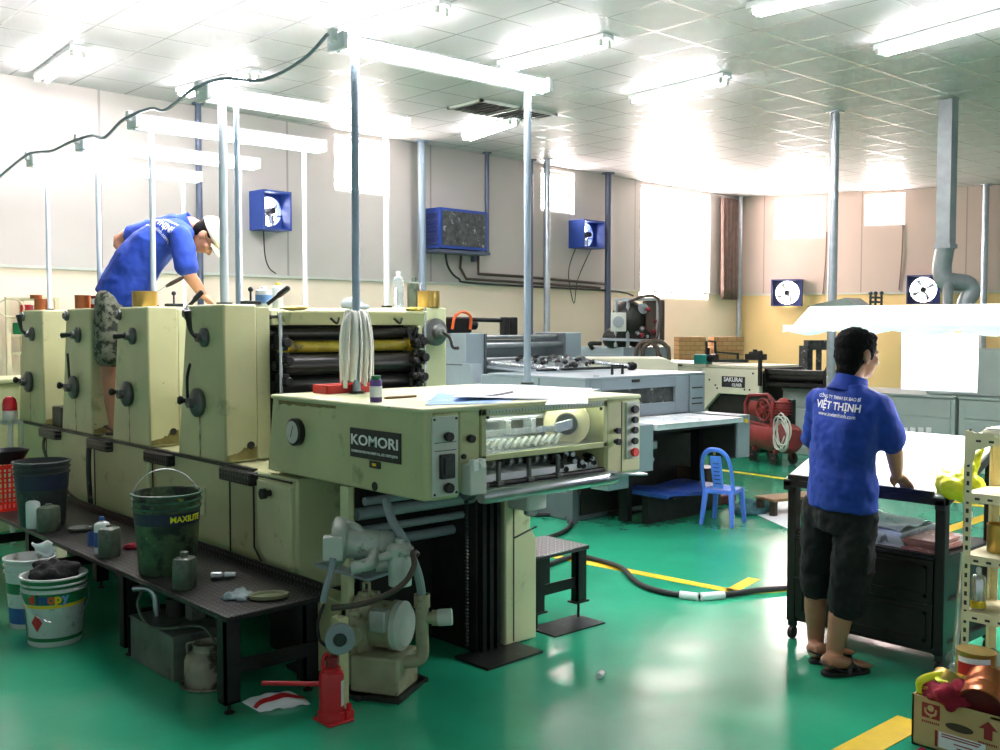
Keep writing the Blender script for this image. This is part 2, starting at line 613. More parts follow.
def floor_material():
    m = mat('floor_epoxy', (44, 160, 122), 0.22, 0, 0.1, 1.3, [((56, 166, 130), 2.2, 0.45, 0.4), ((110, 166, 144), 11.0, 0.70, 0.2), ((30, 134, 100), 1.1, 0.45, 0.4)], spec=0.5)
    nt = m.node_tree
    b = nt.nodes['Principled BSDF']
    tc = nt.nodes['Texture Coordinate']
    n = nt.nodes.new('ShaderNodeTexNoise')
    n.inputs['Scale'].default_value = 2.3
    n.inputs['Detail'].default_value = 6
    nt.links.new(tc.outputs['Object'], n.inputs['Vector'])
    r = nt.nodes.new('ShaderNodeMapRange')
    r.inputs['From Min'].default_value = 0.3
    r.inputs['From Max'].default_value = 0.7
    r.inputs['To Min'].default_value = 0.08
    r.inputs['To Max'].default_value = 0.27
    nt.links.new(n.outputs['Fac'], r.inputs['Value'])
    nt.links.new(r.outputs['Result'], b.inputs['Roughness'])
    n2 = nt.nodes.new('ShaderNodeTexNoise')
    n2.inputs['Scale'].default_value = 5.0
    n2.inputs['Detail'].default_value = 3
    nt.links.new(tc.outputs['Object'], n2.inputs['Vector'])
    bp = nt.nodes.new('ShaderNodeBump')
    bp.inputs['Strength'].default_value = 0.06
    bp.inputs['Distance'].default_value = 0.02
    nt.links.new(n2.outputs['Fac'], bp.inputs['Height'])
    nt.links.new(bp.outputs['Normal'], b.inputs['Normal'])
    return m


def ceiling_material():
    """lay-in tiles about 0.61 m square in a thin metal grid"""
    m = mat('ceiling_tiles', (200, 197, 198), 0.55, 0, 0.03, 1.0)
    nt = m.node_tree
    b = nt.nodes['Principled BSDF']
    tc = nt.nodes['Texture Coordinate']
    sp = nt.nodes.new('ShaderNodeSeparateXYZ')
    nt.links.new(tc.outputs['Object'], sp.inputs[0])
    ln = []
    for ax, off in (('X', 7.715), ('Y', 5.235)):
        t = math_node(nt, 'SUBTRACT', sp.outputs[ax], off - 6.13 - 0.012)
        t = math_node(nt, 'DIVIDE', t, 0.613)
        t = math_node(nt, 'FRACT', t)
        ln.append(math_node(nt, 'LESS_THAN', t, 0.034))
    line = math_node(nt, 'MAXIMUM', ln[0], ln[1])
    mx = nt.nodes.new('ShaderNodeMixRGB')
    mx.inputs['Color2'].default_value = rgb((190, 189, 189))
    old = b.inputs['Base Color'].links[0].from_socket
    nt.links.new(line, mx.inputs['Fac'])
    nt.links.new(old, mx.inputs['Color1'])
    nt.links.new(mx.outputs['Color'], b.inputs['Base Color'])
    rg = math_node(nt, 'MULTIPLY', line, -0.27)
    rg = math_node(nt, 'ADD', rg, 0.5)
    nt.links.new(rg, b.inputs['Roughness'])
    nt.links.new(math_node(nt, 'MULTIPLY', line, 0.2), b.inputs['Metallic'])
    return m


def panel_material(name, col, pitch, axis_p, axis_d):
    """large wall sheets with a fine joint every pitch metres along the wall"""
    m = mat(name, col, 0.6, 0, 0.04, 1.2)
    nt = m.node_tree
    b = nt.nodes['Principled BSDF']
    tc = nt.nodes['Texture Coordinate']
    dt = nt.nodes.new('ShaderNodeVectorMath')
    dt.operation = 'DOT_PRODUCT'
    dt.inputs[1].default_value = (axis_d.x, axis_d.y, 0)
    nt.links.new(tc.outputs['Object'], dt.inputs[0])
    t = math_node(nt, 'SUBTRACT', dt.outputs['Value'], axis_p.dot(axis_d) - 100 * pitch)
    t = math_node(nt, 'FRACT', math_node(nt, 'DIVIDE', t, pitch))
    line = math_node(nt, 'LESS_THAN', t, 0.012)
    mx = nt.nodes.new('ShaderNodeMixRGB')
    mx.inputs['Color2'].default_value = rgb([c * 0.8 for c in col])
    old = b.inputs['Base Color'].links[0].from_socket
    nt.links.new(line, mx.inputs['Fac'])
    nt.links.new(old, mx.inputs['Color1'])
    nt.links.new(mx.outputs['Color'], b.inputs['Base Color'])
    return m


floor_material()
ceiling_material()
BW0, BW1 = V((3.341, 11.284, 0)), V((17.35, 12.211, 0))
BD = (BW1 - BW0).normalized()
BN = V((BD.y, -BD.x, 0))                     # into the room
RW0, RW1 = pz(735, 197.5, CEIL), pz(1000, 185, CEIL)
RW0.z = RW1.z = 0
RD = (RW1 - RW0).normalized()
RN = V((RD.y, -RD.x, 0))
if RN.dot(V((-1, 0, 0))) < 0:
    RN = -RN
# corner of the two walls
den = BD.x * RD.y - BD.y * RD.x
tt = ((RW0 - BW0).x * RD.y - (RW0 - BW0).y * RD.x) / den
CORNER = BW0 + BD * tt
panel_material('sheet_back', (192, 186, 180), 2.42, ppl(100, 300, BW0, BN), BD)
panel_material('sheet_side', (196, 178, 166), 1.83, ppl(966, 230, RW0, RN), RD)
mat('dado_back', (250, 231, 208), 0.6, 0, 0.03, 1.0)
mat('dado_side', (232, 200, 140), 0.6, 0, 0.05, 1.0)

fl = MB()
fl.box(-8, 24, -7, 16, -0.2, 0)
structure(fl.build('floor', 'floor_epoxy', smooth=0))
cl = MB()
cl.box(-8, 24, -7, 16, CEIL, CEIL + 0.15)
structure(cl.build('ceiling', 'ceiling_tiles', smooth=0))


def bu(x, y):
    """pixel on the back wall as (distance along it, height)"""
    p = ppl(x, y, BW0, BN)
    return (p - BW0).dot(BD), p.z


def ru(x, y):
    p = ppl(x, y, RW0, RN)
    return (p - CORNER).dot(RD), p.z


def bp_(u, z, out=0.0):
    p = BW0 + BD * u + BN * out
    return V((p.x, p.y, z))


def rp_(u, z, out=0.0):
    p = CORNER + RD * u + RN * out
    return V((p.x, p.y, z))


def wall(name, P, u0, u1, holes, lower, upper, nrm):
    us = sorted({u0, u1, *[h[0] for h in holes], *[h[1] for h in holes]})
    zs = sorted({0.0, DADO, CEIL, *[h[2] for h in holes], *[h[3] for h in holes]})
    mb = MB()
    for i in range(len(us) - 1):
        for j in range(len(zs) - 1):
            um, zm = (us[i] + us[i + 1]) / 2, (zs[j] + zs[j + 1]) / 2
            if any(h[0] < um < h[1] and h[2] < zm < h[3] for h in holes):
                continue
            o = 0.03 if zm > DADO else 0.0          # the sheeting stands proud of the plaster below
            n0 = len(mb.bm.faces)
            c = [P(us[i], zs[j], -0.22), P(us[i + 1], zs[j], -0.22), P(us[i + 1], zs[j], o), P(us[i], zs[j], o)]
            t = [P(us[i], zs[j + 1], -0.22), P(us[i + 1], zs[j + 1], -0.22), P(us[i + 1], zs[j + 1], o), P(us[i], zs[j + 1], o)]
            mb.hexa(c + t)
            mb.bm.faces.ensure_lookup_table()
            for f in list(mb.bm.faces)[n0:]:
                f.material_index = 1 if zm > DADO else 0
    return structure(mb.build(name, [lower, upper], smooth=0))


WIN = 0


def window(P, u0, u1, z0, z1, mullions=1):
    """daylit frosted window set in the wall: frame and pane"""
    global WIN
    WIN += 1
    f = MB()
    w = 0.05
    for a, b, c, d in ((u0, u1, z0, z0 + w), (u0, u1, z1 - w, z1), (u0, u0 + w, z0, z1), (u1 - w, u1, z0, z1)):
        f.hexa([P(a, c, -0.15), P(b, c, -0.15), P(b, c, -0.07), P(a, c, -0.07), P(a, d, -0.15), P(b, d, -0.15), P(b, d, -0.07), P(a, d, -0.07)])
    for k in range(mullions):
        m = u0 + (u1 - u0) * (k + 1) / (mullions + 1)
        f.hexa([P(m - 0.02, z0, -0.14), P(m + 0.02, z0, -0.14), P(m + 0.02, z0, -0.08), P(m - 0.02, z0, -0.08), P(m - 0.02, z1, -0.14), P(m + 0.02, z1, -0.14), P(m + 0.02, z1, -0.08), P(m - 0.02, z1, -0.08)])
    fo = structure(f.build('window_%d' % WIN, 'white_paint', smooth=0))
    g = MB()
    g.hexa([P(u0 + .02, z0 + .02, -0.125), P(u1 - .02, z0 + .02, -0.125), P(u1 - .02, z0 + .02, -0.115), P(u0 + .02, z0 + .02, -0.115), P(u0 + .02, z1 - .02, -0.125), P(u1 - .02, z1 - .02, -0.125), P(u1 - .02, z1 - .02, -0.115), P(u0 + .02, z1 - .02, -0.115)])
    g.build('pane', 'pane_glow', fo, smooth=0)


def bu2(x, y, out):
    p = ppl(x, y, BW0 + BN * out, BN)
    return (p - BW0).dot(BD), p.z


def uz(f, x0, y0, x1, y1):
    a, b = f(x0, y0), f(x1, y1)
    return [min(a[0], b[0]), max(a[0], b[0]), min(a[1], b[1]), min(max(a[1], b[1]), CEIL - 0.06)]


back_holes = [uz(bu, 333, 120, 388, 197), uz(bu, 540, 150, 573, 215), uz(bu, 640, 180, 708, 300)]
side_holes = [uz(ru, 775, 185, 825, 238), uz(ru, 865, 185, 905, 225)]
wall('wall_back', bp_, -14.0, tt + 0.0, back_holes, 'dado_back', 'sheet_back', BN)
ulen = (RW1 - CORNER).dot(RD)
wall('wall_right', rp_, 0.0, ulen + 6.5, side_holes, 'dado_side', 'sheet_side', RN)
for h in back_holes:
    window(bp_, *h)
for h in side_holes:
    window(rp_, *h)

# thin batten where sheeting meets plaster, and a cove along the top
for nm, P, u0, u1 in (('trim_1', bp_, -14.0, tt - .04), ('trim_2', rp_, 0.05, ulen + 6.5)):
    t = MB()
    t.hexa([P(u0, DADO - .02, 0.0), P(u1, DADO - .02, 0.0), P(u1, DADO - .02, .04), P(u0, DADO - .02, .04), P(u0, DADO + .012, 0.0), P(u1, DADO + .012, 0.0), P(u1, DADO + .012, .04), P(u0, DADO + .012, .04)])
    structure(t.build(nm, 'panel_grey', smooth=0))
# ceiling vent
v = MB()
va, vb = pz(453, 108, CEIL), pz(552, 113, CEIL)
vx0, vx1, vy0, vy1 = 7.72, 8.94, 8.86, 9.47
for i in range(13):
    xx = vx0 + .05 + i * (vx1 - vx0 - .1) / 12
    v.hexa([(xx - .035, vy0 + .03, CEIL - .035), (xx + .03, vy0 + .03, CEIL - .006), (xx + .03, vy1 - .03, CEIL - .006), (xx - .035, vy1 - .03, CEIL - .035), (xx - .04, vy0 + .03, CEIL - .028), (xx + .025, vy0 + .03, CEIL - .001), (xx + .025, vy1 - .03, CEIL - .001), (xx - .04, vy1 - .03, CEIL - .028)])
vent = thing('ceiling_vent', 'dark louvred air vent set flush in the white tiled ceiling', 'vent', (8.33, 9.16, CEIL - .04))
v.build('louvre', 'mesh_dark', vent, smooth=0)
v = MB()
for a in ((vx0, vx1, vy0, vy0 + .04), (vx0, vx1, vy1 - .04, vy1), (vx0, vx0 + .04, vy0, vy1), (vx1 - .04, vx1, vy0, vy1), (8.31, 8.35, vy0, vy1)):
    v.box(a[0], a[1], a[2], a[3], CEIL - .03, CEIL - .001)
v.build('frame', 'panel_grey', vent, smooth=0)

# painted floor lines
TRIM = 2


def floor_line(pts, w=0.10):
    global TRIM
    TRIM += 1
    mb = MB()
    for p, q in zip(pts, pts[1:]):
        p, q = V((*p, 0)), V((*q, 0))
        d = (q - p).normalized()
        n = V((-d.y, d.x, 0)) * (w / 2)
        mb.hexa([p - n, q - n, q + n, p + n] + [a + V((0, 0, .003)) for a in (p - n, q - n, q + n, p + n)])
    structure(mb.build('trim_%d' % TRIM, 'yellow_paint', smooth=0))


floor_line([(5.2, 6.6), (5.47, 3.80)], .085)
floor_line([(5.45, 3.84), (5.85, 3.93)], .085)
floor_line([(5.45, 3.78), (5.76, 3.62)], .085)
floor_line([(10.1, 10.0), (9.85, 4.3)], .10)
floor_line([(8.2, 3.80), (11.5, 3.90)], .12)
floor_line([(9.80, 4.24), (9.90, 2.0)], .10)
floor_line([(-1.0, 2.05), (4.24, 2.04)], .14)

# ------------------------------------------------------------------ ceiling lamps
lamp_tpl = None


def ceiling_lamp(x, y, label, dx):
    global lamp_tpl
    if lamp_tpl is None:
        t = thing('ceiling_lamp', label, 'lamp', (x, y, CEIL), 0, 'fluorescent lamps on the ceiling', local=True)
        h = MB()
        h.prism([(-.07, -.66, -.002), (.07, -.66, -.002), (.075, -.66, -.052), (.066, -.66, -.052), (.025, -.66, -.03), (-.025, -.66, -.03), (-.066, -.66, -.052), (-.075, -.66, -.052)], (0, 1.32, 0))
        h.build('housing', 'lamp_white', t, smooth=0)
        for s in (-1, 1):
            g = MB()
            g.cyl((s * .045, -.6, -.080), (s * .045, .6, -.080), .021, n=10)
            g.build('tube', 'tube_glow', t, smooth=60)
            for e in (-1, 1):
                k = MB()
                k.box(s * .05 - .02, s * .05 + .02, e * .615 - .014, e * .615 + .014, -.102, -.03)
                k.build('lamp_holder', 'panel_grey', t, smooth=0)
        lamp_tpl = t
    else:
        t = copy_tree(lamp_tpl)
        t.location = (x, y, CEIL)
    t['label'] = label
    t.rotation_euler = (0, 0, dx)


LAMPS = [
    ((38, 82), (82, 50), 'twin tube fluorescent lamp on the ceiling against the grey back wall, showing both tubes'),
    ((180, 95), (258, 75), 'fluorescent ceiling lamp directly above the worker bent over the press'),
    ((330, 40), (450, 8), 'fluorescent ceiling lamp over the socket end of the hanging lamp above the delivery'),
    ((505, 68), (605, 43), 'fluorescent ceiling lamp just past the far end of the lamp above the delivery'),
    ((462, 140), (520, 120), 'fluorescent ceiling lamp beside the dark ceiling vent'),
    ((633, 102), (727, 80), 'lone fluorescent ceiling lamp in the middle of the tiled ceiling'),
    ((780, 6), (880, -18), 'fluorescent ceiling lamp cut off by the top edge'),
    ((890, 50), (1000, 20), 'fluorescent ceiling lamp nearest the galvanised air duct'),
]
for a, b, lab in LAMPS:
    p, q = pz(*a, CEIL - .07), pz(*b, CEIL - .07)
    d = p - q
    ceiling_lamp((p.x + q.x) / 2, (p.y + q.y) / 2, lab, math.atan2(d.y, d.x) - PI / 2)

# ------------------------------------------------------------------ columns and pipes along the walls
def pole(name, label, base, top, r, m, group=None, collar=True, square=False, cat='pole'):
    t = thing(name, label, cat, base, group=group)
    mb = MB()
    if square:
        b, c = V(base), V(top)
        mb.bar(b, c, r * 2, r * 2, up=BN)
    else:
        mb.cyl(base, top, r, n=18)
    mb.build('shaft', m, t)
    if collar:
        f = MB()
        tv = V(top)
        f.cyl(tv - V((0, 0, .015)), tv, r * 2.0, n=18)
        f.build('flange', m, t)
    return t


def wall_pole(x, r, m, label, out=.16, z0=0.0, **k):
    u, z = bu2(x, 250, out + r)
    b = bp_(u, z0, out + r)
    return pole('steel_pole', label, b, V((b.x, b.y, CEIL - .001)), r, m, 'steel poles along the back wall', **k)


wall_pole(422, .055, 'pole_blue', 'blue-grey steel pole beside the blue framed cooler, on its window side')
wall_pole(487, .035, 'pole_dark', 'thin dark pole at the corner of the blue framed cooler next to the wall pipes', z0=2.74)
wall_pole(530, .05, 'pole_dark', 'dark pole on the back wall half hidden behind the tall lamp pole')
wall_pole(547, .05, 'galvanised', 'shiny galvanised pole running down in front of the narrow window', out=.35)
wall_pole(608, .055, 'pole_dark', 'dark slate pole beside the small blue fan on the back wall')
wall_pole(200, .036, 'pole_dark', 'dark pole on the back wall behind the hanging press lamps')


def side_pole(x, r, m, label, z0=0.0, out=.12):
    u, z = ru(x, 250)
    b = rp_(u, z0, out + r)
    return pole('steel_pole', label, b, V((b.x, b.y, CEIL - .001)), r, m, 'steel poles along the side wall')


side_pole(984, .06, 'galvanised', 'round galvanised pole beyond the air duct')
side_pole(741, .05, 'galvanised', 'thin shiny pole beside the brown folded curtain')
cb = pz(835, 112, CEIL)
pole('steel_pole', 'round blue-grey pole rising from behind the light hood to the ceiling', (cb.x, cb.y, 0), (cb.x, cb.y, CEIL - .001), .055, 'galvanised', 'free standing steel poles')

# ------------------------------------------------------------------ the offset press in front
XO = 2.65            # operator side plane
press = thing('offset_printing_press', 'long pale green four unit printing press with a delivery end facing us', 'printing press', (3.3, 6.0, 0))


def part(mb, name, m, parent=None, **k):
    return mb.build(name, m, parent if parent is not None else press, **k)


# lower body on its pedestals
b = MB()
b.hexa([(XO, 4.43, .36), (4.0, 4.43, .36), (4.0, 8.72, .36), (XO, 8.72, .36), (XO, 4.43, .935), (4.0, 4.43, .935), (4.0, 8.72, .935), (XO, 8.72, .935)])
body = part(b, 'lower_body', 'press_green', bev=.012)
for i, y in enumerate((5.13, 6.13, 7.08, 8.04)):        # dark joints between the sections of the body
    s = MB()
    s.box(XO - .004, XO + .02, y - .006, y + .006, .38, .925)
    part(s, 'body_joint', 'seam_dark', body, smooth=0)
s = MB()
s.box(XO - .012, XO + .02, 4.86, 8.70, .926, .944)
part(s, 'rail', 'dark_steel', body, smooth=0)
for y0, y1 in ((4.46, 4.80), (5.45, 5.85), (6.5, 6.9), (7.45, 7.8)):
    s = MB()
    s.box(XO + .05, 3.9, y0, y1, 0.0, .37)
    part(s, 'pedestal', 'grime', body, smooth=0)
# near pillar carrying the delivery, with foot plate
s = MB()
s.box(XO, XO + .035, 3.985, 4.05, .02, .95)
part(s, 'delivery_post', 'press_green_clean', bev=.004)
s = MB()
s.box(XO, XO + .12, 4.0, 4.40, .02, .40)
part(s, 'delivery_pillar', 'press_green', bev=.008)
s = MB()
s.box(XO - .06, XO + .34, 3.82, 4.45, 0, .02)
part(s, 'foot_plate', 'dark_steel', smooth=0)
# hinged door on the body, chamfered lower corner
d0 = MB()
d0.prism([(XO - .022, 4.46, .90), (XO - .022, 4.80, .90), (XO - .022, 4.80, .56), (XO - .022, 4.70, .47), (XO - .022, 4.46, .44)], (.04, 0, 0))
door = part(d0, 'access_door', 'press_green_clean', bev=.008)
k = MB()
k.lathe_ax((XO - .022, 4.655, .845), (XO - .075, 4.655, .845), [(.016, 0), (.016, .5), (.028, .55), (.028, 1)], 18)
part(k, 'knob', 'knob_black', door)
g = MB()
g.tube([(XO - .024, 4.44, .92), (XO - .024, 4.825, .92), (XO - .024, 4.825, .54), (XO - .024, 4.71, .44), (XO - .024, 4.44, .41)], .006, 6, smooth=False)
part(g, 'door_seal', 'seam_dark', door)
# small hatch with knob near the green bucket
h = MB()
h.box(XO - .012, XO + .01, 5.42, 5.60, .62, .78)
ht = part(h, 'hatch', 'press_green_clean', body, bev=.005)
k = MB()
k.lathe_ax((XO - .012, 5.5, .72), (XO - .07, 5.5, .72), [(.014, 0), (.014, .5), (.026, .55), (.026, 1)], 16)
part(k, 'hatch_knob', 'knob_black', body)

# printing units ------------------------------------------------------------
UNIT_Y = (5.18, 6.175, 7.115, 8.08)


def unit(i, y):
    # operator side housing, narrower at the top on its far side
    w = .455
    u = MB()
    x1 = XO + .20
    pts = [(XO, y, .94), (XO, y + .59, .94), (XO, y + w, 1.815), (XO, y, 1.815)]
    u.prism(pts, (.20, 0, 0))
    hs = part(u, 'unit_housing', 'press_green', bev=.012)
    u = MB()
    u.box(x1 + .012, XO + .30, y + .03, y + .56, .94, 1.80)
    part(u, 'inner_frame', 'press_green_clean', hs, bev=.006)
    # drive side housing
    u = MB()
    u.box(3.99, 4.215, y, y + .60, .94, 1.812)
    ds = part(u, 'drive_side_housing', 'press_green_clean', bev=.012)
    # bridge of cylinders between the housings, as dark covered core
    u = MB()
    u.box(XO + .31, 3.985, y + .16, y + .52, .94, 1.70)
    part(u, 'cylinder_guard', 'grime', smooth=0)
    # ink duct cover on top
    u = MB()
    u.hexa([(XO + .31, y + .02, 1.70), (3.985, y + .02, 1.70), (3.985, y + .5, 1.74), (XO + .31, y + .5, 1.74), (XO + .31, y + .04, 1.785), (3.985, y + .04, 1.785), (3.985, y + .5, 1.80), (XO + .31, y + .5, 1.80)])
    part(u, 'ink_duct', 'press_green_clean', bev=.006)
    # hand wheel, a disc with a black crank handle
    zc = 1.26
    yc = y + .30
    u = MB()
    u.lathe_ax((XO, yc, zc), (XO - .075, yc, zc), [(.075, 0), (.082, .15), (.082, .35), (.066, .5), (.030, .6), (.028, 1)], 28)
    hw = part(u, 'handwheel', 'wheel_steel', hs)
    u = MB()
    u.lathe_ax((XO - .05, yc + .04, zc + .01), (XO - .105, yc + .065, zc + .015), [(.014, 0), (.013, .4), (.022, .55), (.026, .8), (.016, 1)], 16)
    part(u, 'crank_handle', 'knob_black', hs)
    if i in (0, 2):
        u = MB()
        u.tube([(XO - .03, yc + .09, zc + .01), (XO - .04, yc + .07, zc + .14), (XO - .045, yc + .02, zc + .22)] if i == 0 else [(XO - .03, yc + .03, zc + .05), (XO - .04, yc + .03, zc + .24)], .009, 8)
        part(u, 'lock_lever', 'knob_black', hs)
    # upper lever on a round boss
    zl, yl = 1.63, y + .22
    u = MB()
    u.lathe_ax((XO, yl, zl), (XO - .055, yl, zl), [(.055, 0), (.055, .3), (.042, .4), (.026, .6), (.026, 1)], 22)
    part(u, 'lever_boss', 'wheel_steel', hs)
    u = MB()
    if i in (0, 3):
        u.tube([(XO - .05, yl, zl), (XO - .07, yl + .035, zl + .04), (XO - .09, yl + .03, zl + .15)], [.012, .012, .022], 10)
    else:
        u.tube([(XO - .045, yl, zl), (XO - .065, yl + .035, zl), (XO - .085, yl + .08, zl - .003)], [.014, .016, .02], 10)
    part(u, 'lever', 'knob_black', hs)
    # small dial high on the far edge
    u = MB()
    u.lathe_ax((XO, y + .43, 1.765), (XO - .03, y + .43, 1.765), [(.036, 0), (.036, .5), (.026, .6), (.022, 1)], 18)
    part(u, 'small_dial', 'wheel_steel', hs)
    # round inspection plug low on the near face
    u = MB()
    u.lathe_ax((XO + .155, y, 1.03), (XO + .155, y - .012, 1.03), [(.022, 0), (.022, .6), (.014, 1)], 16)
    part(u, 'plug', 'knob_black', hs)
    # oil run below the wheel: a stain with its own shape
    u = MB()
    zz = [zc - .08 - j * .03 for j in range(9)]
    L = [(XO - .0015, yc - .006 - .004 * math.sin(j * 2.1), z) for j, z in enumerate(zz)]
    R = [(XO - .0015, yc + .006 + .004 * math.sin(j * 1.7 + 1), z) for j, z in enumerate(zz)]
    for j in range(8):
        u.poly([L[j], R[j], R[j + 1], L[j + 1]])
    part(u, 'oil_stain', 'grease', hs, smooth=0)
    # foot step of chequer plate in the gap beside the unit
    u = MB()
    u.box(XO - .05, XO + .34, y - .36, y - .012, .86, .93)
    st = part(u, 'foot_step', 'chequer_dark', bev=.01)
    # greasy patch low on the near face: a stain with its own outline
    rnd = random.Random(30 + i)
    u = MB()
    n = 14
    xs = [XO + .012 + .18 * k / n for k in range(n + 1)]
    hh = [.03 + .07 * (k / n) ** 1.5 * rnd.uniform(.5, 1.3) for k in range(n + 1)]
    for k in range(n):
        u.poly([(xs[k], y - .0012, .952), (xs[k + 1], y - .0012, .952), (xs[k + 1], y - .0012, .952 + hh[k + 1]), (xs[k], y - .0012, .952 + hh[k])])
    part(u, 'grease_stain', 'grease', hs, smooth=0)
    return hs, ds


units = [unit(i, y) for i, y in enumerate(UNIT_Y)]
# floor of the gaps between the housings
for y0, y1 in ((5.80, 6.155), (6.80, 7.10), (7.75, 8.06)):
    u = MB()
    u.box(XO + .36, 3.97, y0, y1, .925, .945)
    part(u, 'walkway', 'chequer_dark', smooth=0)
# dark inlet of the first gap and standing pipes on the body
for y, mm in ((7.09, 'dark_steel'), (6.10, 'press_green_clean')):
    u = MB()
    u.tube([(XO - .035, y, .86), (XO - .04, y, .70), (XO - .03, y, .47)], .017, 10)
    part(u, 'drain_pipe', mm, body)
u = MB()
u.tube([(XO - .02, 8.0, .88), (XO - .06, 7.9, .75), (XO - .07, 7.4, .52), (XO - .06, 7.0, .47)], .011, 8)
part(u, 'drain_hose', 'hose_brown', body)
# tank between first and second housing
u = MB()
u.box(XO + .04, XO + .16, 7.83, 8.03, .93, 1.09)
part(u, 'oil_cup', 'dark_steel', bev=.01)

# rollers shown at the open end of the nearest unit ---------------------------
ro = [(1.745, 5.22, .030, 'press_green'), (1.655, 5.235, .035, 'roller_dark'), (1.575, 5.20, .034, 'ink_yellow'), (1.468, 5.18, .062, 'roller_dark'), (1.355, 5.20, .052, 'roller_dark')]
for z, y, r, m in ro:
    u = MB()
    u.cyl((3.0, y, z), (3.95, y, z), r, n=24)
    rr = part(u, 'roller', m)
    u = MB()
    u.cyl((2.955, y, z), (3.985, y, z), r * .45, n=12)
    part(u, 'roller_shaft', 'dark_steel', rr)
    if m == 'ink_yellow':
        u = MB()
        u.cyl((3.012, y, z), (3.05, y, z), r + .003, n=24)
        u.cyl((3.90, y, z), (3.94, y, z), r + .003, n=24)
        part(u, 'roller_end', 'yellow_plastic', rr)
for x in (2.965, 3.93):
    for z, y in ((1.60, 5.14), (1.50, 5.12), (1.38, 5.13)):
        u = MB()
        u.box(x, x + .045, y - .03, y + .06, z - .045, z + .045)
        u.cyl((x + .02, y - .03, z), (x + .02, y - .07, z), .028, n=12)
        part(u, 'bearing_block', 'black_iron', bev=.006)
u = MB()
u.hexa([(2.97, 5.06, 1.26), (3.97, 5.06, 1.26), (3.97, 5.2, 1.26), (2.97, 5.2, 1.26), (2.97, 5.10, 1.315), (3.97, 5.10, 1.315), (3.97, 5.2, 1.315), (2.97, 5.2, 1.315)])
part(u, 'wash_tray', 'black_iron', bev=.006)
u = MB()
u.hexa([(3.0, 5.03, 1.775), (3.95, 5.03, 1.775), (3.95, 5.19, 1.79), (3.0, 5.19, 1.79), (3.0, 5.03, 1.782), (3.95, 5.03, 1.782), (3.95, 5.19, 1.80), (3.0, 5.19, 1.80)])
part(u, 'duct_lid', 'press_green_clean', bev=.003)
u = MB()
u.hexa([(3.0, 5.08, 1.70), (3.95, 5.08, 1.70), (3.95, 5.12, 1.70), (3.0, 5.12, 1.70), (3.0, 5.06, 1.773), (3.95, 5.06, 1.773), (3.95, 5.16, 1.773), (3.0, 5.16, 1.773)])
part(u, 'ink_blade', 'press_green', bev=.003)
for x in (3.25, 3.7):
    u = MB()
    u.tube([(x, 5.05, 1.74), (x + .03, 5.03, 1.71), (x + .06, 5.05, 1.74)], .007, 8)
    part(u, 'latch', 'knob_black')
rnd = random.Random(5)
for k_ in range(9):
    x = 3.0 + rnd.random() * .06 if k_ < 3 else 3.80 + rnd.random() * .16
    u = MB()
    u.ball((x, 5.06, 1.79 + rnd.random() * .01), (.03 + rnd.random() * .03, .03, .012), 10, 6)
    part(u, 'ink_smear', 'ink_yellow')
rnd = random.Random(41)
for k_ in range(16):
    z = 1.32 + rnd.random() * .42
    x = 3.86 + rnd.random() * .09
    u = MB()
    if k_ % 3 == 0:
        u.lathe_ax((x, 5.12, z), (x, 5.05, z), [(.018, 0), (.024, .4), (.024, .8), (.012, 1)], 12)
        part(u, 'link_roller', 'black_iron')
    else:
        u.obox((x, 5.09 + rnd.random() * .04, z), (.09 + rnd.random() * .05, .018, .022), (rnd.uniform(-.4, .4), rnd.uniform(-.3, .3), 1))
        part(u, 'link_bar', 'black_iron' if k_ % 2 else 'dark_steel', bev=.003)
# fluted safety bars on the nearest unit
u = MB()
u.cyl((2.955, 5.1, 1.30), (2.955, 5.1, 1.77), .010, n=10)
part(u, 'guard_rod', 'bright_steel')
u = MB()
u.cyl((3.975, 5.1, 1.30), (3.975, 5.1, 1.81), .010, n=10)
part(u, 'guard_rod', 'bright_steel')
# wheel and cup on the drive side housing
dsn = units[0][1]
u = MB()
u.lathe_ax((4.10, 5.18, 1.655), (4.10, 5.08, 1.655), [(.085, 0), (.088, .15), (.088, .4), (.05, .55), (.045, .8), (.02, 1)], 26)
part(u, 'adjusting_wheel', 'wheel_steel', dsn)
u = MB()
u.tube([(4.10, 5.09, 1.655), (4.15, 5.07, 1.62), (4.16, 5.05, 1.56), (4.16, 5.0, 1.555)], .011, 8)
part(u, 'crank', 'knob_black', dsn)
u = MB()
u.cyl((4.12, 5.3, 1.812), (4.12, 5.3, 1.88), .016, n=12)
u.lathe((4.12, 5.3, 1.88), [(.012, 0), (.026, .012), (.026, .04), (0, .05)], 14)
part(u, 'stop_knob', 'knob_black', dsn)

# delivery ------------------------------------------------------------------
YE = 3.41            # end plane of the delivery
XE = 4.05
u = MB()
u.prism([(XO, YE, .955), (XO, 4.72, .955), (XO, 4.66, 1.335), (XO, YE, 1.335)], (.05, 0, 0))
side = part(u, 'side_panel', 'press_green', bev=.01)
u = MB()
u.prism([(XE - .05, YE + .265, .955), (XE - .05, 4.72, .955), (4.0, 4.66, 1.335), (XE - .05, YE + .265, 1.335)], (.05, 0, 0))
part(u, 'far_side_panel', 'press_green', bev=.01)
u = MB()
u.box(XO - .004, XE + .004, YE + .0, 4.68, 1.325, 1.347)
top = part(u, 'top_plate', 'press_green_clean', bev=.008)
u = MB()
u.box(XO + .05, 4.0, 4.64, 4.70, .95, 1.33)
part(u, 'back_plate', 'grime', smooth=0)
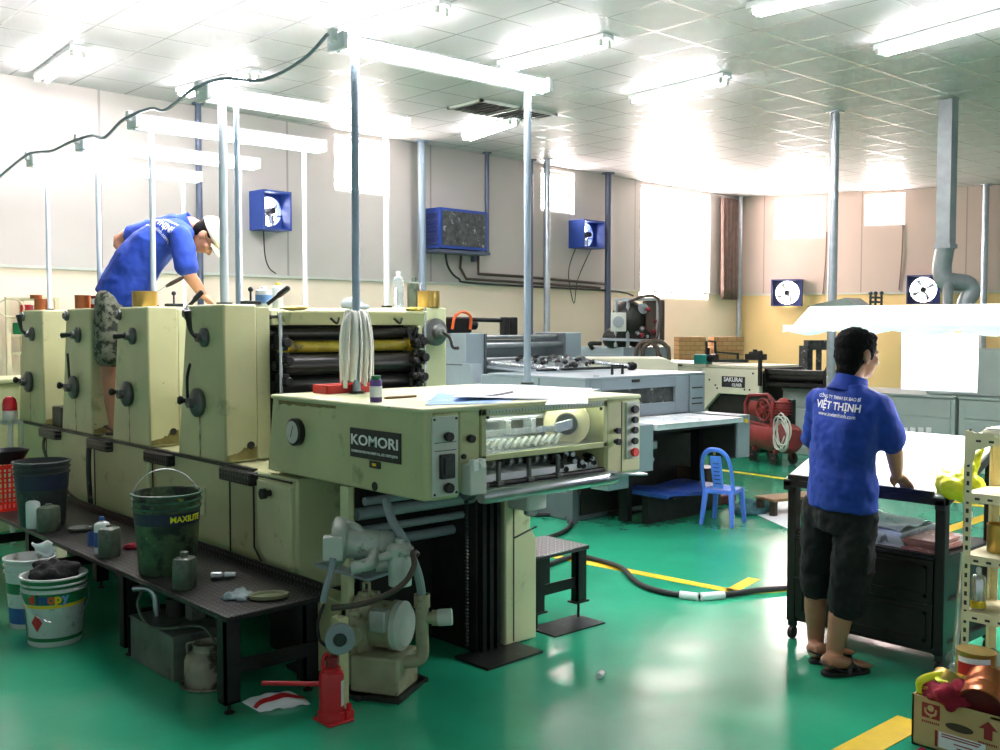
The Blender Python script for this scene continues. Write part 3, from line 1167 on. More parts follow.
# black plates, gauge, plug on the side panel
u = MB()
u.box(XO - .006, XO + .002, 3.567, 3.955, 1.098, 1.232)
npl = part(u, 'name_plate', 'plate_black', side, bev=.002)
R_, U_ = (0, -1, 0), (0, 0, 1)
lettering('KOMORI', .066, 'letter_white', (XO - .0075, 3.762, 1.178), R_, U_, side, bold=.0012, spacing=1.0, squash=1.42)
lettering('KOMORI PRINTING MACHINERY CO., LTD. TOKYO JAPAN', .0165, 'letter_white', (XO - .0075, 3.762, 1.127), R_, U_, side, squash=.82)
u = MB()
u.box(XO - .008, XO + .002, 3.72, 3.80, 1.062, 1.094)
part(u, 'number_tag', 'plate_black', side, bev=.002)
u = MB()
u.box(XO - .0095, XO - .004, 3.745, 3.775, 1.072, 1.085)
part(u, 'tag_window', 'yellow_paint', side, smooth=0)
u = MB()
u.lathe_ax((XO, 4.415, 1.175), (XO - .035, 4.415, 1.175), [(.066, 0), (.068, .3), (.068, .85), (.056, 1)], 32)
gg = part(u, 'gauge', 'knob_black', side)
u = MB()
u.lathe_ax((XO - .034, 4.415, 1.175), (XO - .037, 4.415, 1.175), [(.055, 0), (.055, 1)], 32)
part(u, 'gauge_face', 'panel_grey', side)
u = MB()
u.bar((XO - .038, 4.425, 1.15), (XO - .038, 4.405, 1.205), .004, .002, up=(1, 0, 0))
part(u, 'gauge_needle', 'rust', side)
u = MB()
u.lathe_ax((XO - .001, 3.765, 1.0 - .02), (XO - .004, 3.765, 1.0 - .02), [(.021, 0), (.021, 1)], 20)
part(u, 'plug_hole', 'seam_dark', side)

u = MB()
rnd = random.Random(77)
yy_ = [4.60 - k_ * .035 for k_ in range(16)]
dd_ = [.012 + .02 * rnd.random() * (1 - k_ / 16) for k_ in range(16)]
for k_ in range(15):
    u.poly([(XO - .0012, yy_[k_], 1.322 - dd_[k_]), (XO - .0012, yy_[k_ + 1], 1.322 - dd_[k_ + 1]), (XO - .0012, yy_[k_ + 1], 1.322), (XO - .0012, yy_[k_], 1.322)])
part(u, 'edge_stain', 'grease', side, smooth=0)
# end face: control post, framed window, far post
u = MB()
u.box(XO + .05, 2.845, YE, YE + .25, .952, 1.326)
post = part(u, 'control_post', 'press_green', bev=.012)
u = MB()
u.box(2.85, 2.965, YE + .004, YE + .25, .972, 1.326)
part(u, 'control_post_cover', 'press_green', post, bev=.01)
u = MB()
u.box(2.688, 2.832, YE - .008, YE + .002, .968, 1.312)
cp = part(u, 'control_panel', 'panel_grey', post, bev=.003)


def knob(x, z, r=.022, y=YE - .008, d=.05, m='knob_black', nm='knob', parent=None):
    k = MB()
    r, d = r * .86, d * .62
    k.lathe_ax((x, y, z), (x, y - d, z), [(r * .7, 0), (r * .7, .4), (r, .45), (r * .9, 1)], 18)
    return part(k, nm, m, parent if parent is not None else post)


knob(2.765, 1.225, .025)
knob(2.765, 1.005, .027)
u = MB()
u.box(2.725, 2.80, YE - .028, YE - .006, 1.045, 1.15)
part(u, 'switch', 'plate_black', post, bev=.004)
u = MB()
u.box(2.738, 2.787, YE - .036, YE - .026, 1.06, 1.135)
part(u, 'switch_key', 'mesh_dark', post, bev=.003)
for z in (1.20, 1.165):
    u = MB()
    u.box(2.70, 2.82, YE - .0095, YE - .007, z - .0015, z + .0015)
    part(u, 'scale_mark', 'mesh_dark', post, smooth=0)
for x in (2.70, 2.82):
    for z in (.98, 1.30):
        u = MB()
        u.lathe_ax((x, YE - .008, z), (x, YE - .012, z), [(.006, 0), (.005, 1)], 8)
        part(u, 'screw', 'knob_black', post)
knob(2.90, 1.205, .022, y=YE + .004)
knob(2.865, 1.13, .014, y=YE + .004, d=.025)
u = MB()
u.box(2.855, 2.95, YE - .06, YE + .004, .965, 1.10)
jb = part(u, 'terminal_box', 'panel_grey', post, bev=.006)
u = MB()
u.box(2.87, 2.90, YE - .066, YE - .03, 1.07, 1.12)
part(u, 'terminal', 'white_paint', post, bev=.004)
u = MB()
u.box(2.915, 2.94, YE - .066, YE - .03, 1.08, 1.12)
part(u, 'terminal', 'white_paint', post, bev=.004)
# far post with buttons
u = MB()
u.box(3.79, XE, YE, YE + .26, .955, 1.326)
post2 = part(u, 'button_post', 'press_green', bev=.014)
u = MB()
u.box(3.90, 3.905, YE - .002, YE + .01, .965, 1.318)
part(u, 'post_joint', 'seam_dark', post2, smooth=0)
u = MB()
u.box(3.932, 4.026, YE - .008, YE + .002, 1.025, 1.312)
part(u, 'button_panel', 'panel_grey', post2, bev=.003)
for z, r, m in ((1.275, .026, 'knob_black'), (1.222, .021, 'dark_steel'), (1.17, .022, 'knob_black'), (1.115, .021, 'dark_steel'), (1.058, .028, 'red_plastic')):
    knob(3.98, z, r, m=m, nm='push_button', d=.04, parent=post2)
knob(3.855, 1.175, .018, y=YE, parent=post2)
knob(3.855, 1.12, .020, y=YE, d=.055, parent=post2)
# window frame with ruler, clear guard
u = MB()
for a in ((2.968, 3.79, 1.298, 1.335), (2.968, 3.79, 1.098, 1.124), (2.968, 2.995, 1.10, 1.33), (3.762, 3.79, 1.10, 1.33)):
    u.box(a[0], a[1], YE - .006, YE + .016, a[2], a[3])
wf = part(u, 'guard_frame', 'press_green', bev=.003)
u = MB()
u.box(3.0, 3.76, YE - .010, YE - .004, 1.307, 1.326)
part(u, 'ruler', 'panel_grey', wf, smooth=0)
u = MB()
for k_ in range(38):
    u.box(3.008 + k_ * .02, 3.010 + k_ * .02, YE - .0112, YE - .0095, 1.309, 1.317 if k_ % 5 else 1.323)
part(u, 'ruler_mark', 'knob_black', wf, smooth=0)
u = MB()
u.box(2.995, 3.762, YE + .003, YE + .007, 1.124, 1.298)
part(u, 'clear_guard', 'acrylic', wf, smooth=0)
u = MB()
u.cyl((3.03, YE + .055, 1.312), (3.73, YE + .055, 1.312), .010, n=10)
u.build('added_guard_tube', 'guard_fill_glow', press, smooth=60)  # added glowing tube, brightens the mechanism behind the clear guard
for x in (3.0, 3.74):
    knob(x, 1.29, .01, y=YE - .004, d=.012, nm='screw', parent=wf)
# mechanism behind the guard: big pale wheel, gripper bars, brushes
u = MB()
u.lathe_ax((3.60, YE + .09, 1.22), (3.66, YE + .15, 1.22), [(.11, 0), (.115, .2), (.115, .7), (.10, 1)], 36)
wh = part(u, 'sheet_wheel', 'motor_cream')
u = MB()
u.lathe_ax((3.585, YE + .075, 1.22), (3.605, YE + .095, 1.22), [(.05, 0), (.055, .5), (.055, 1)], 24)
part(u, 'wheel_hub', 'roller_dark', wh)
u = MB()
u.obox((3.56, YE + .06, 1.215), (.14, .012, .05), (1, 0, .12))
part(u, 'wheel_bracket', 'bright_steel', wh, bev=.004)
for z, y in ((1.20, YE + .11), (1.255, YE + .2)):
    u = MB()
    u.cyl((3.0, y, z), (3.6, y, z), .013, n=12)
    part(u, 'gripper_bar', 'bright_steel')
rnd = random.Random(3)
for k_ in range(24):
    x = 3.01 + k_ * .022
    u = MB()
    u.box(x - .007, x + .007, YE + .085, YE + .12, 1.188, 1.216)
    part(u, 'gripper', 'bright_steel', smooth=0)
for k_ in range(12):
    x = 3.02 + k_ * .045
    u = MB()
    u.obox((x, YE + .07, 1.155), (.065, .02, .012), (.8, .1, .55))
    part(u, 'sheet_guide', 'panel_grey', smooth=0)
for x in (3.2, 3.36):
    u = MB()
    u.box(x - .014, x + .014, YE + .07, YE + .13, 1.20, 1.262)
    u.cyl((x, YE + .10, 1.262), (x, YE + .10, 1.275), .012, n=10)
    part(u, 'guide_clamp', 'bright_steel', bev=.003)
u = MB()
u.box(3.0, 3.76, YE + .28, YE + .30, 1.12, 1.32)
part(u, 'inner_plate', 'steel', smooth=0)
u = MB()
u.hexa([(3.0, YE + .03, 1.118), (3.76, YE + .03, 1.118), (3.76, YE + .28, 1.15), (3.0, YE + .28, 1.15), (3.0, YE + .03, 1.122), (3.76, YE + .03, 1.122), (3.76, YE + .28, 1.155), (3.0, YE + .28, 1.155)])
part(u, 'inner_tray', 'bright_steel', smooth=0)
# open gap under the guard: stops, rods, pile of sheets
u = MB()
u.box(2.97, 3.79, YE + .06, 4.3, .99, 1.022)
part(u, 'sheet_pile', 'paper', smooth=0)
u = MB()
u.cyl((2.96, YE + .02, .985), (3.82, YE + .02, .985), .012, n=12)
part(u, 'stop_rod', 'black_iron')
for x in (3.0, 3.09, 3.28, 3.47):
    u = MB()
    u.box(x - .008, x + .008, YE + .01, YE + .03, .975, 1.085)
    u.box(x - .018, x + .018, YE + .0, YE + .04, .976, .998)
    part(u, 'sheet_stop', 'wheel_steel', bev=.003)
rnd = random.Random(8)
for k_ in range(16):
    x = 3.5 + rnd.random() * .26
    z = 1.0 + rnd.random() * .08
    u = MB()
    u.lathe_ax((x, YE + .05, z), (x + .03, YE + .10 + rnd.random() * .05, z), [(.012, 0), (.017, .3), (.017, .7), (.010, 1)], 12)
    part(u, 'cam_roller', 'black_iron' if k_ % 3 else 'steel')
for k_ in range(10):
    x = 3.0 + k_ * .055
    u = MB()
    u.lathe_ax((x, YE + .10, 1.065), (x + .035, YE + .10, 1.065), [(.018, 0), (.024, .3), (.012, 1)], 12)
    part(u, 'suction_cup', 'steel' if k_ % 3 else 'knob_black')
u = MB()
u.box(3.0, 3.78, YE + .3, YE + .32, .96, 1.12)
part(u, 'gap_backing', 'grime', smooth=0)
# lower cross beam, rounded
u = MB()
u.lathe_ax((2.965, YE - .0, .94), (3.86, YE - .0, .945), [(.028, 0), (.034, .03), (.034, .97), (.028, 1)], 18)
beam = part(u, 'cross_beam', 'steel')
u = MB()
u.hexa([(2.96, YE - .02, .955), (3.82, YE - .02, .955), (3.82, YE + .10, .965), (2.96, YE + .10, .965), (2.96, YE - .02, .962), (3.82, YE - .02, .962), (3.82, YE + .10, .972), (2.96, YE + .10, .972)])
part(u, 'pile_edge', 'panel_grey', smooth=0)
u = MB()
u.bar((3.80, YE - .02, .965), (4.03, YE - .04, .945), .06, .012)
part(u, 'pull_handle', 'steel', bev=.004)
# dark interior under the delivery: rear wall, cross bars, chain post
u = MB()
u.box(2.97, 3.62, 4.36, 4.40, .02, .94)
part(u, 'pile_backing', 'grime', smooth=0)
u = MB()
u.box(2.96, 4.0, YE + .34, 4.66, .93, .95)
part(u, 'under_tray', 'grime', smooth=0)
for z, y, r in ((.88, 3.95, .020), (.81, 4.02, .030), (.71, 4.10, .020), (.62, 4.18, .026)):
    u = MB()
    u.cyl((2.72, y, z), (3.46, y, z - .0), r, n=14)
    part(u, 'cross_bar', 'hose_grey')
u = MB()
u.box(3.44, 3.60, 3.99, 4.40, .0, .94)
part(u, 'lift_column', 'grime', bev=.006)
for k_ in range(3):
    u = MB()
    u.box(3.45 + k_ * .05, 3.475 + k_ * .05, 3.95, 3.99, .0, .93)
    part(u, 'column_rib', 'black_iron', smooth=0)
u = MB()
for k_ in range(44):
    z = .06 + k_ * .018
    u.lathe_ax((3.36, 3.985, z), (3.38, 3.985, z), [(.006, 0), (.009, .2), (.009, .8), (.006, 1)], 8)
part(u, 'lift_chain', 'dark_steel')
u = MB()
u.lathe_ax((3.345, 3.97, .87), (3.385, 3.97, .87), [(.055, 0), (.062, .2), (.05, .4), (.05, .6), (.062, .8), (.055, 1)], 26)
part(u, 'chain_sprocket', 'steel')
u = MB()
u.prism([(3.615, 3.96, .005), (3.845, 3.96, .005), (3.845, 3.96, .55), (3.80, 3.96, .62), (3.82, 3.96, .945), (3.615, 3.96, .945)], (0, .42, 0))
colm = part(u, 'end_column', 'press_green_clean', bev=.01)
u = MB()
u.box(3.672, 3.678, 3.957, 3.97, .02, .94)
part(u, 'column_joint', 'seam_dark', colm, smooth=0)
u = MB()
u.bar((3.68, 3.957, .575), (3.84, 3.957, .615), .008, .006, up=(0, 1, 0))
part(u, 'column_joint', 'seam_dark', colm, smooth=0)
u = MB()
u.box(3.625, 3.765, 3.80, 3.955, .74, .90)
sb = part(u, 'switch_box', 'panel_grey', colm, bev=.012)
u = MB()
u.lathe((3.71, 3.87, .70), [(.02, 0), (.035, .01), (.035, .05)], 18)
part(u, 'cable_gland', 'steel', colm)
u = MB()
u.tube([(3.69, 3.87, .90), (3.69, 3.86, .96)], .008, 8)
part(u, 'switch_cable', 'rubber', colm)
u = MB()
u.ball((3.775, 3.80, .885), .016, 12, 8)
part(u, 'switch_button', 'red_dark', colm)
u = MB()
u.hexa([(3.30, 3.74, 0), (3.70, 3.76, 0), (3.70, 4.0, 0), (3.30, 4.0, 0), (3.30, 3.74, .012), (3.70, 3.76, .012), (3.70, 4.0, .012), (3.30, 4.0, .012)])
part(u, 'base_plate', 'dark_steel', smooth=0)

# ------------------------------------------------------------------ lamps standing on the press
GLAMP = 'fluorescent lamps on poles over the press'


def press_lamp(y, x0, x1, z, zb0, zb1, label, pm0, pm1, r0, r1, py_off=0.0, pxs=None):
    t = thing('pole_lamp', label, 'lamp', ((x0 + x1) / 2, y, zb0), group=GLAMP)
    u = MB()
    u.prism([(x0, y - .05, z + .062), (x0, y - .016, z - .02), (x0, y + .016, z - .02), (x0, y + .05, z + .062), (x0, y + .03, z + .08), (x0, y - .03, z + .08)], (x1 - x0, 0, 0))
    ho = u.build('lamp_housing', 'lamp_white', t, bev=.004)
    for s in (-1, 1):
        u = MB()
        u.cyl((x0 + .03, y + s * .056, z + .018), (x1 - .03, y + s * .056, z + .018), .023, n=12)
        u.build('tube', 'tube_glow', t, smooth=60)
    for x in (x0, x1):
        u = MB()
        u.box(x - .018, x + .018, y - .075, y + .075, z - .012, z + .075)
        u.build('end_cap', 'lamp_white', t, bev=.008)
    u = MB()
    u.box(x0 - .045, x0 - .012, y - .025, y + .025, z + .03, z + .095)
    u.build('cable_socket', 'lamp_white', t, bev=.006)
    pxs = pxs or (x0 + .11, x1 - .13)
    for x, zb, pm, r in ((pxs[0], zb0, pm0, r0), (pxs[1], zb1, pm1, r1)):
        u = MB()
        u.cyl((x, y + py_off, zb), (x, y + py_off, z + .0), r, n=16)
        po = u.build('pole', pm, t)
        u = MB()
        u.cyl((x, y + py_off, zb), (x, y + py_off, zb + .012), r * 1.9, n=16)
        u.build('pole_foot', 'dark_steel', po)
    return t


press_lamp(4.45, 2.92, 4.36, 3.09, 1.347, 1.347, 'longest hanging tube lamp over the delivery table, on one grey and one pale pole', 'pole_blue', 'pole_blue', .021, .021, pxs=(3.02, 4.24))
press_lamp(5.40, 2.66, 4.03, 2.955, 1.815, 1.812, 'tube lamp on poles over the printing unit with the open rollers', 'pole_pale', 'pole_pale', .024, .018)
press_lamp(6.40, 2.68, 4.04, 2.945, 1.815, 1.812, 'tube lamp on poles directly above the bent worker, its pole standing by the beige tin', 'pole_pale', 'pole_pale', .017, .016)
press_lamp(7.35, 2.70, 4.04, 2.93, 1.815, 1.812, 'lower tube lamp on poles over the unit behind the bent worker', 'pole_pale', 'pole_pale', .017, .016)
press_lamp(8.30, 2.67, 4.02, 2.925, 1.815, 1.812, 'tube lamp on poles over the unit farthest from the delivery', 'pole_pale', 'pole_pale', .016, .014)
u = MB()
u.cyl((2.835, 5.36, 1.815), (2.835, 5.36, 2.96), .015, n=14)
o = u.build('steel_pole', 'pole_blue')
tag(o, 'thin plain pole close beside the thick pale lamp pole on the open printing unit', 'pole')
# feed cable draped from lamp to lamp
c = MB()
pts = [(2.2, 10.2, 2.30), (2.45, 9.1, 2.70), (2.60, 8.30, 2.965), (2.64, 8.1, 2.99), (2.62, 7.7, 2.95), (2.63, 7.35, 2.97), (2.68, 7.1, 2.985), (2.63, 6.75, 2.92), (2.62, 6.40, 2.985), (2.68, 6.15, 3.02), (2.62, 5.8, 2.95), (2.60, 5.40, 3.0), (2.70, 5.25, 3.045), (2.78, 4.95, 3.0), (2.84, 4.65, 3.06), (2.86, 4.45, 3.15)]
c.tube(pts, .010, 8)
tag(c.build('power_cable', 'cable_grey'), 'grey power cable draped from lamp to lamp along the hanging press lamps', 'cable')

# ------------------------------------------------------------------ things standing on the press
def tin(name, c, r, h, m, label, cat='tin', group=None, fill=None, rim=True, handle=False):
    t = thing(name, label, cat, c, group=group)
    u = MB()
    u.lathe(c, [(r * .97, 0), (r, .006), (r, h - .008), (r * 1.03, h - .006), (r * 1.03, h), (r * .93, h), (r * .93, h * .55)], 26)
    u.build('body', m, t)
    if fill:
        u = MB()
        u.lathe(V(c) + V((0, 0, h * .56)), [(r * .92, 0), (r * .92, .01)], 22)
        u.build('contents', fill, t)
    if handle:
        u = MB()
        u.tube([V(c) + V((-r, 0, h * .8)), V(c) + V((-r * .8, 0, h + r * .7)), V(c) + V((0, 0, h + r)), V(c) + V((r * .8, 0, h + r * .7)), V(c) + V((r, 0, h * .8))], .004, 6)
        u.build('handle', 'steel', t)
    return t


def bottle(name, c, w, d, h, m, label, cap=None, band=None, rz=.7, square=True, neck=.34, cap_h=.10, group=None):
    """squarish or round bottle with shoulders, neck, cap and label"""
    t = thing(name, label, 'bottle', c, rz, group=group, local=True)
    n = 24
    u = MB()
    e = 4.0 if square else 2.0

    def sec(z, k):
        pts = []
        for i in range(n):
            a = 2 * PI * i / n
            ca, sa = math.cos(a), math.sin(a)
            f = (abs(ca) ** e + abs(sa) ** e) ** (-1 / e)
            pts.append(u.bm.verts.new((w / 2 * k * f * ca, d / 2 * k * f * sa, z)))
        return pts

    rings = [sec(0, .92), sec(h * .03, 1), sec(h * .74, 1), sec(h * .80, .92), sec(h * .835, .62)]
    e = 2.0
    rings += [sec(h * .86, neck), sec(h * (1 - cap_h), neck)]
    for a, b_ in zip(rings, rings[1:]):
        u.bridge(a, b_)
    u.bm.faces.new(list(reversed(rings[0])))
    u.bm.faces.new(rings[-1])
    u.build('body', m, t, smooth=45)
    if cap:
        u = MB()
        r = min(w, d) / 2 * neck * 1.25
        u.lathe((0, 0, h * (1 - cap_h) - .004), [(r, 0), (r, h * cap_h * .9), (r * .85, h * cap_h)], 18)
        u.build('cap', cap, t)
    if band:
        u = MB()
        z0, z1 = h * .18, h * .58
        q = [(w / 2 + .0012) * 1.0, (d / 2 + .0012)]
        e = 4.0 if square else 2.0
        ra, rb = [], []
        for i in range(n):
            a = 2 * PI * i / n
            ca, sa = math.cos(a), math.sin(a)
            f = (abs(ca) ** e + abs(sa) ** e) ** (-1 / e)
            ra.append(u.bm.verts.new((q[0] * f * ca, q[1] * f * sa, z0)))
            rb.append(u.bm.verts.new((q[0] * f * ca, q[1] * f * sa, z1)))
        u.bridge(ra, rb)
        u.build('label', band, t, smooth=45)
    return t


ZT = 1.817
INK = 'ink tins on the press'
tin('ink_tin', (2.74, 8.36, ZT), .052, .085, 'copper_tin', 'copper coloured ink tin on the printing unit farthest from the delivery', group=INK, fill='ink_maroon')
o = tin('ink_tin', (2.72, 8.42, ZT + .087), .045, .03, 'copper_tin', 'shallow copper tin stacked on top of the copper ink tin of the last unit', group=INK)
tin('ink_tin', (2.73, 7.46, ZT), .055, .095, 'copper_tin', 'copper ink tin on the unit just behind the bent worker', group=INK, fill='ink_maroon')
t = tin('ink_tin', (2.79, 7.37, ZT), .036, .09, 'red_dark', 'small red ink tin with white band beside the copper tin behind the bent worker', group=INK)
u = MB()
u.lathe((2.79, 7.37, ZT + .03), [(.0368, 0), (.0368, .04)], 22, caps=False)
u.build('label', 'label_white', t)
tin('ink_tin', (2.74, 6.42, ZT), .078, .098, 'gold_tin', 'wide beige ink tin with a brown spatula on the unit before the bent worker', group=INK, fill='ink_maroon')
t = thing('ink_spatula', 'brown handled spatula leaning out of the beige tin before the bent worker', 'spatula', (2.78, 6.42, ZT))
u = MB()
u.bar((2.765, 6.41, ZT + .062), (2.86, 6.36, ZT + .135), .028, .003)
u.build('blade', 'steel', t, smooth=0)
u = MB()
u.lathe_ax((2.855, 6.363, ZT + .13), (2.955, 6.30, ZT + .195), [(.009, 0), (.014, .3), (.013, .8), (.008, 1)], 12)
u.build('handle', 'brown_dark', t)
for y, lab in ((6.30, 'small black topped adjuster beside the beige tin before the bent worker'), (5.30, 'small black topped adjuster on the open printing unit near the blue and white bottle')):
    t = thing('ink_adjuster', lab, 'adjuster', (2.88, y, ZT), group='black topped adjusters on the press')
    u = MB()
    u.box(2.83, 2.93, y - .03, y + .03, ZT, ZT + .02)
    u.build('base', 'dark_steel', t, bev=.003)
    u = MB()
    u.cyl((2.88, y, ZT + .02), (2.88, y, ZT + .075), .006, n=10)
    u.ball((2.88, y, ZT + .085), .015, 12, 8)
    u.build('knob', 'knob_black', t)
for (a, b_), lab in ((((2.93, 6.22, ZT - .01), (3.02, 6.18, ZT + .10)), 'black pry handle standing by the worker\'s hand on the press'), (((2.94, 5.22, ZT), (3.06, 5.18, ZT + .10)), 'black pry handle on the open printing unit beside the yellow capped bottle')):
    u = MB()
    u.lathe_ax(a, b_, [(.011, 0), (.012, .4), (.018, .55), (.018, .95), (.010, 1)], 12)
    tag(u.build('pry_handle', 'knob_black'), lab, 'handle tool', 'black pry handles on the press')
bottle('solvent_bottle', (2.98, 5.33, 1.80), .10, .08, .125, 'bottle_white', 'squat white and blue bottle on the open printing unit', cap='label_white', band='paper_blue')
bottle('solvent_bottle', (3.07, 5.33, 1.80), .06, .06, .15, 'bottle_white', 'slim clear bottle with a yellow cap on the open printing unit', cap='yellow_plastic', square=False)
bottle('water_bottle', (4.03, 5.45, 1.813), .068, .068, .24, 'bottle_clear', 'tall clear water bottle on the drive side of the press', cap='label_white', square=False)
bottle('solvent_bottle', (4.12, 5.40, 1.813), .10, .08, .20, 'bottle_murky', 'grey green bottle between the clear bottle and the gold tin', cap='bottle_murky')
tin('ink_tin', (4.115, 5.24, 1.813), .073, .105, 'gold_tin', 'gold tin on the drive side beside the clear water bottle', group=INK)
u = MB()
u.ball((3.50, 5.20, 1.822), (.075, .055, .045), 18, 10)
u.ball((3.54, 5.15, 1.805), (.05, .04, .022), 14, 8)
tag(u.build('grey_cloth', 'cable_grey', voxel=.008, relax=3), 'small blue-grey cloth lying on top of the open printing unit', 'cloth')

# rag hung on the near pole of the delivery lamp
PX, PY = 3.02, 4.45
t = thing('rag_bundle', 'bundle of long white rag strips hung on the grey lamp pole above the red tray', 'rags', (PX, PY, 1.74))
rnd = random.Random(11)
for k_ in range(20):
    a = 2 * PI * k_ / 20 + rnd.random() * .2
    ca, sa = math.cos(a), math.sin(a)
    r1 = .035 + rnd.random() * .02
    r2 = .045 + rnd.random() * .034
    zb = 1.365 + rnd.random() * .07
    u = MB()
    u.tube([(PX + ca * .024, PY + sa * .024, 1.735), (PX + ca * r1, PY + sa * r1, 1.76 + rnd.random() * .02), (PX + ca * r2, PY + sa * r2, 1.70), (PX + ca * (r2 + .012), PY + sa * (r2 + .012), 1.58), (PX + ca * (r2 + .01 + rnd.random() * .02), PY + sa * r2, zb)], [.010, .013, .015, .015, .013], 8, flat=.45)
    u.build('strip', 'rag_white', t, smooth=60)
u = MB()
u.lathe((PX, PY, 1.72), [(.0215, 0), (.034, .004), (.036, .03), (.0215, .034)], 20, caps=False)
u.build('clamp', 'knob_black', t)
# red tray around the pole foot
t = thing('tray', 'shallow red plastic tray around the foot of the grey lamp pole', 'tray', (PX, PY, 1.347))
u = MB()
for q in ((PX - .16, PX + .15, PY + .03, PY + .16),):
    x0, x1, y0, y1 = q
    u.hexa([(x0 + .015, y0 + .01, 1.348), (x1 - .015, y0 + .01, 1.348), (x1 - .015, y1 - .01, 1.348), (x0 + .015, y1 - .01, 1.348), (x0 + .015, y0 + .01, 1.353), (x1 - .015, y0 + .01, 1.353), (x1 - .015, y1 - .01, 1.353), (x0 + .015, y1 - .01, 1.353)])
    for (a, b_), (c_, d_) in (((x0, y0), (x1, y0)), ((x1, y0), (x1, y1)), ((x1, y1), (x0, y1)), ((x0, y1), (x0, y0))):
        u.bar((a, b_, 1.37), (c_, d_, 1.37), .010, .044)
u.build('tray_body', 'red_plastic', t, bev=.004)
p = pz(376, 402, 1.347)
b1 = bottle('small_bottle', (p.x, p.y, 1.348), .056, .056, .125, 'bottle_violet', 'small violet bottle with a green cap beside the red tray', cap='green_label', band='label_white', square=False, neck=.62, cap_h=.2)
q0, q1 = pz(384, 398, 1.353), pz(416, 396, 1.353)
u = MB()
u.lathe_ax(q0, q1, [(.002, 0), (.006, .08), (.006, 1)], 8)
tag(u.build('pencil', 'wood'), 'brown pencil lying on the delivery table beside the violet bottle', 'pencil')


def sheet_on(pts, m, name, label, z=1.3478, thick=.0012, curl=None, n=14, group=None):
    """loose sheet through four pixel corners on the delivery table, edges lifting a little"""
    P = [pz(x, y, z) for x, y in pts]
    u = MB()

    def f(a, b_):
        p = (P[0] * (1 - a) + P[1] * a) * (1 - b_) + (P[3] * (1 - a) + P[2] * a) * b_
        return p + V((0, 0, thick + (curl(a, b_) if curl else 0)))

    u.sheet(f, n, n, thick)
    return tag(u.build(name, m, smooth=60), label, 'sheet of paper', group)


GP = 'loose sheets on the delivery table'
sheet_on([(418, 401), (560, 400), (600, 389), (455, 388)], 'paper_print', 'printed_sheet', 'flat white sheet lying lowest in the pile on the delivery table', group=GP)
sheet_on([(425, 405), (505, 403), (535, 393), (440, 391)], 'paper_blue', 'printed_sheet', 'blue printed sheet under the curled white one on the delivery table', z=1.3492, group=GP)
sheet_on([(452, 401), (583, 398), (592, 388), (478, 385)], 'paper', 'printed_sheet', 'white sheet with a curled edge on top of the delivery table pile', z=1.351, group=GP, curl=lambda a, b_: .002 + .035 * max(0, .45 - a) ** 1.0 * (1 - b_) + .004 * math.sin(a * 5))
u = MB()
u.tube([pz(480, 397, 1.362), pz(495, 395.5, 1.363), pz(512, 392, 1.362)], [.006, .012, .010], 12, flat=.6)
u.build('rolled_edge', 'bucket_band', bpy.data.objects['printed_sheet.002'])
sheet_on([(545, 405), (588, 404), (588, 398), (548, 399)], 'paper_print', 'printed_sheet', 'small sheet corner hanging toward the ruler edge of the delivery', z=1.3483, group=GP)

# ------------------------------------------------------------------ bench beside the press
ZB = .45
bench = thing('work_platform', 'long dark chequer plate bench standing along the operator side of the press', 'bench', (2.3, 6.3, 0))
u = MB()
u.hexa([(2.045, 4.01, .425), (2.56, 4.03, .425), (2.56, 7.75, .425), (2.045, 7.75, .425), (2.045, 4.01, .45), (2.56, 4.03, .45), (2.56, 7.75, .45), (2.045, 7.75, .45)])
bt = u.build('bench_top', 'chequer_dark', bench, bev=.005)
u = MB()
u.box(2.548, 2.562, 4.03, 7.75, .45, .505)
u.build('back_lip', 'chequer_dark', bench, smooth=0)
for x, y in ((2.06, 4.06), (2.47, 4.08), (2.06, 5.14), (2.47, 5.14), (2.06, 6.6), (2.47, 6.6), (2.06, 7.64), (2.47, 7.64)):
    u = MB()
    u.hexa([(x, y, .05), (x + .075, y, .05), (x + .075, y + .012, .05), (x, y + .012, .05), (x, y, .426), (x + .075, y, .426), (x + .075, y + .012, .426), (x, y + .012, .426)])
    u.hexa([(x, y, .05), (x + .012, y, .05), (x + .012, y + .07, .05), (x, y + .07, .05), (x, y, .426), (x + .012, y, .426), (x + .012, y + .07, .426), (x, y + .07, .426)])
    lg = u.build('leg', 'black_iron', bench, smooth=0)
    u = MB()
    u.cyl((x + .035, y + .03, 0), (x + .035, y + .03, .06), .008, n=10)
    u.lathe((x + .035, y + .03, 0), [(.022, 0), (.022, .008)], 14)
    u.box(x, x + .075, y, y + .07, .048, .056)
    u.build('foot', 'black_iron', lg)
for y in (4.06, 5.14, 6.6, 7.64):
    u = MB()
    u.box(2.07, 2.54, y + .012, y + .022, .17, .235)
    u.build('cross_brace', 'black_iron', bench, smooth=0)

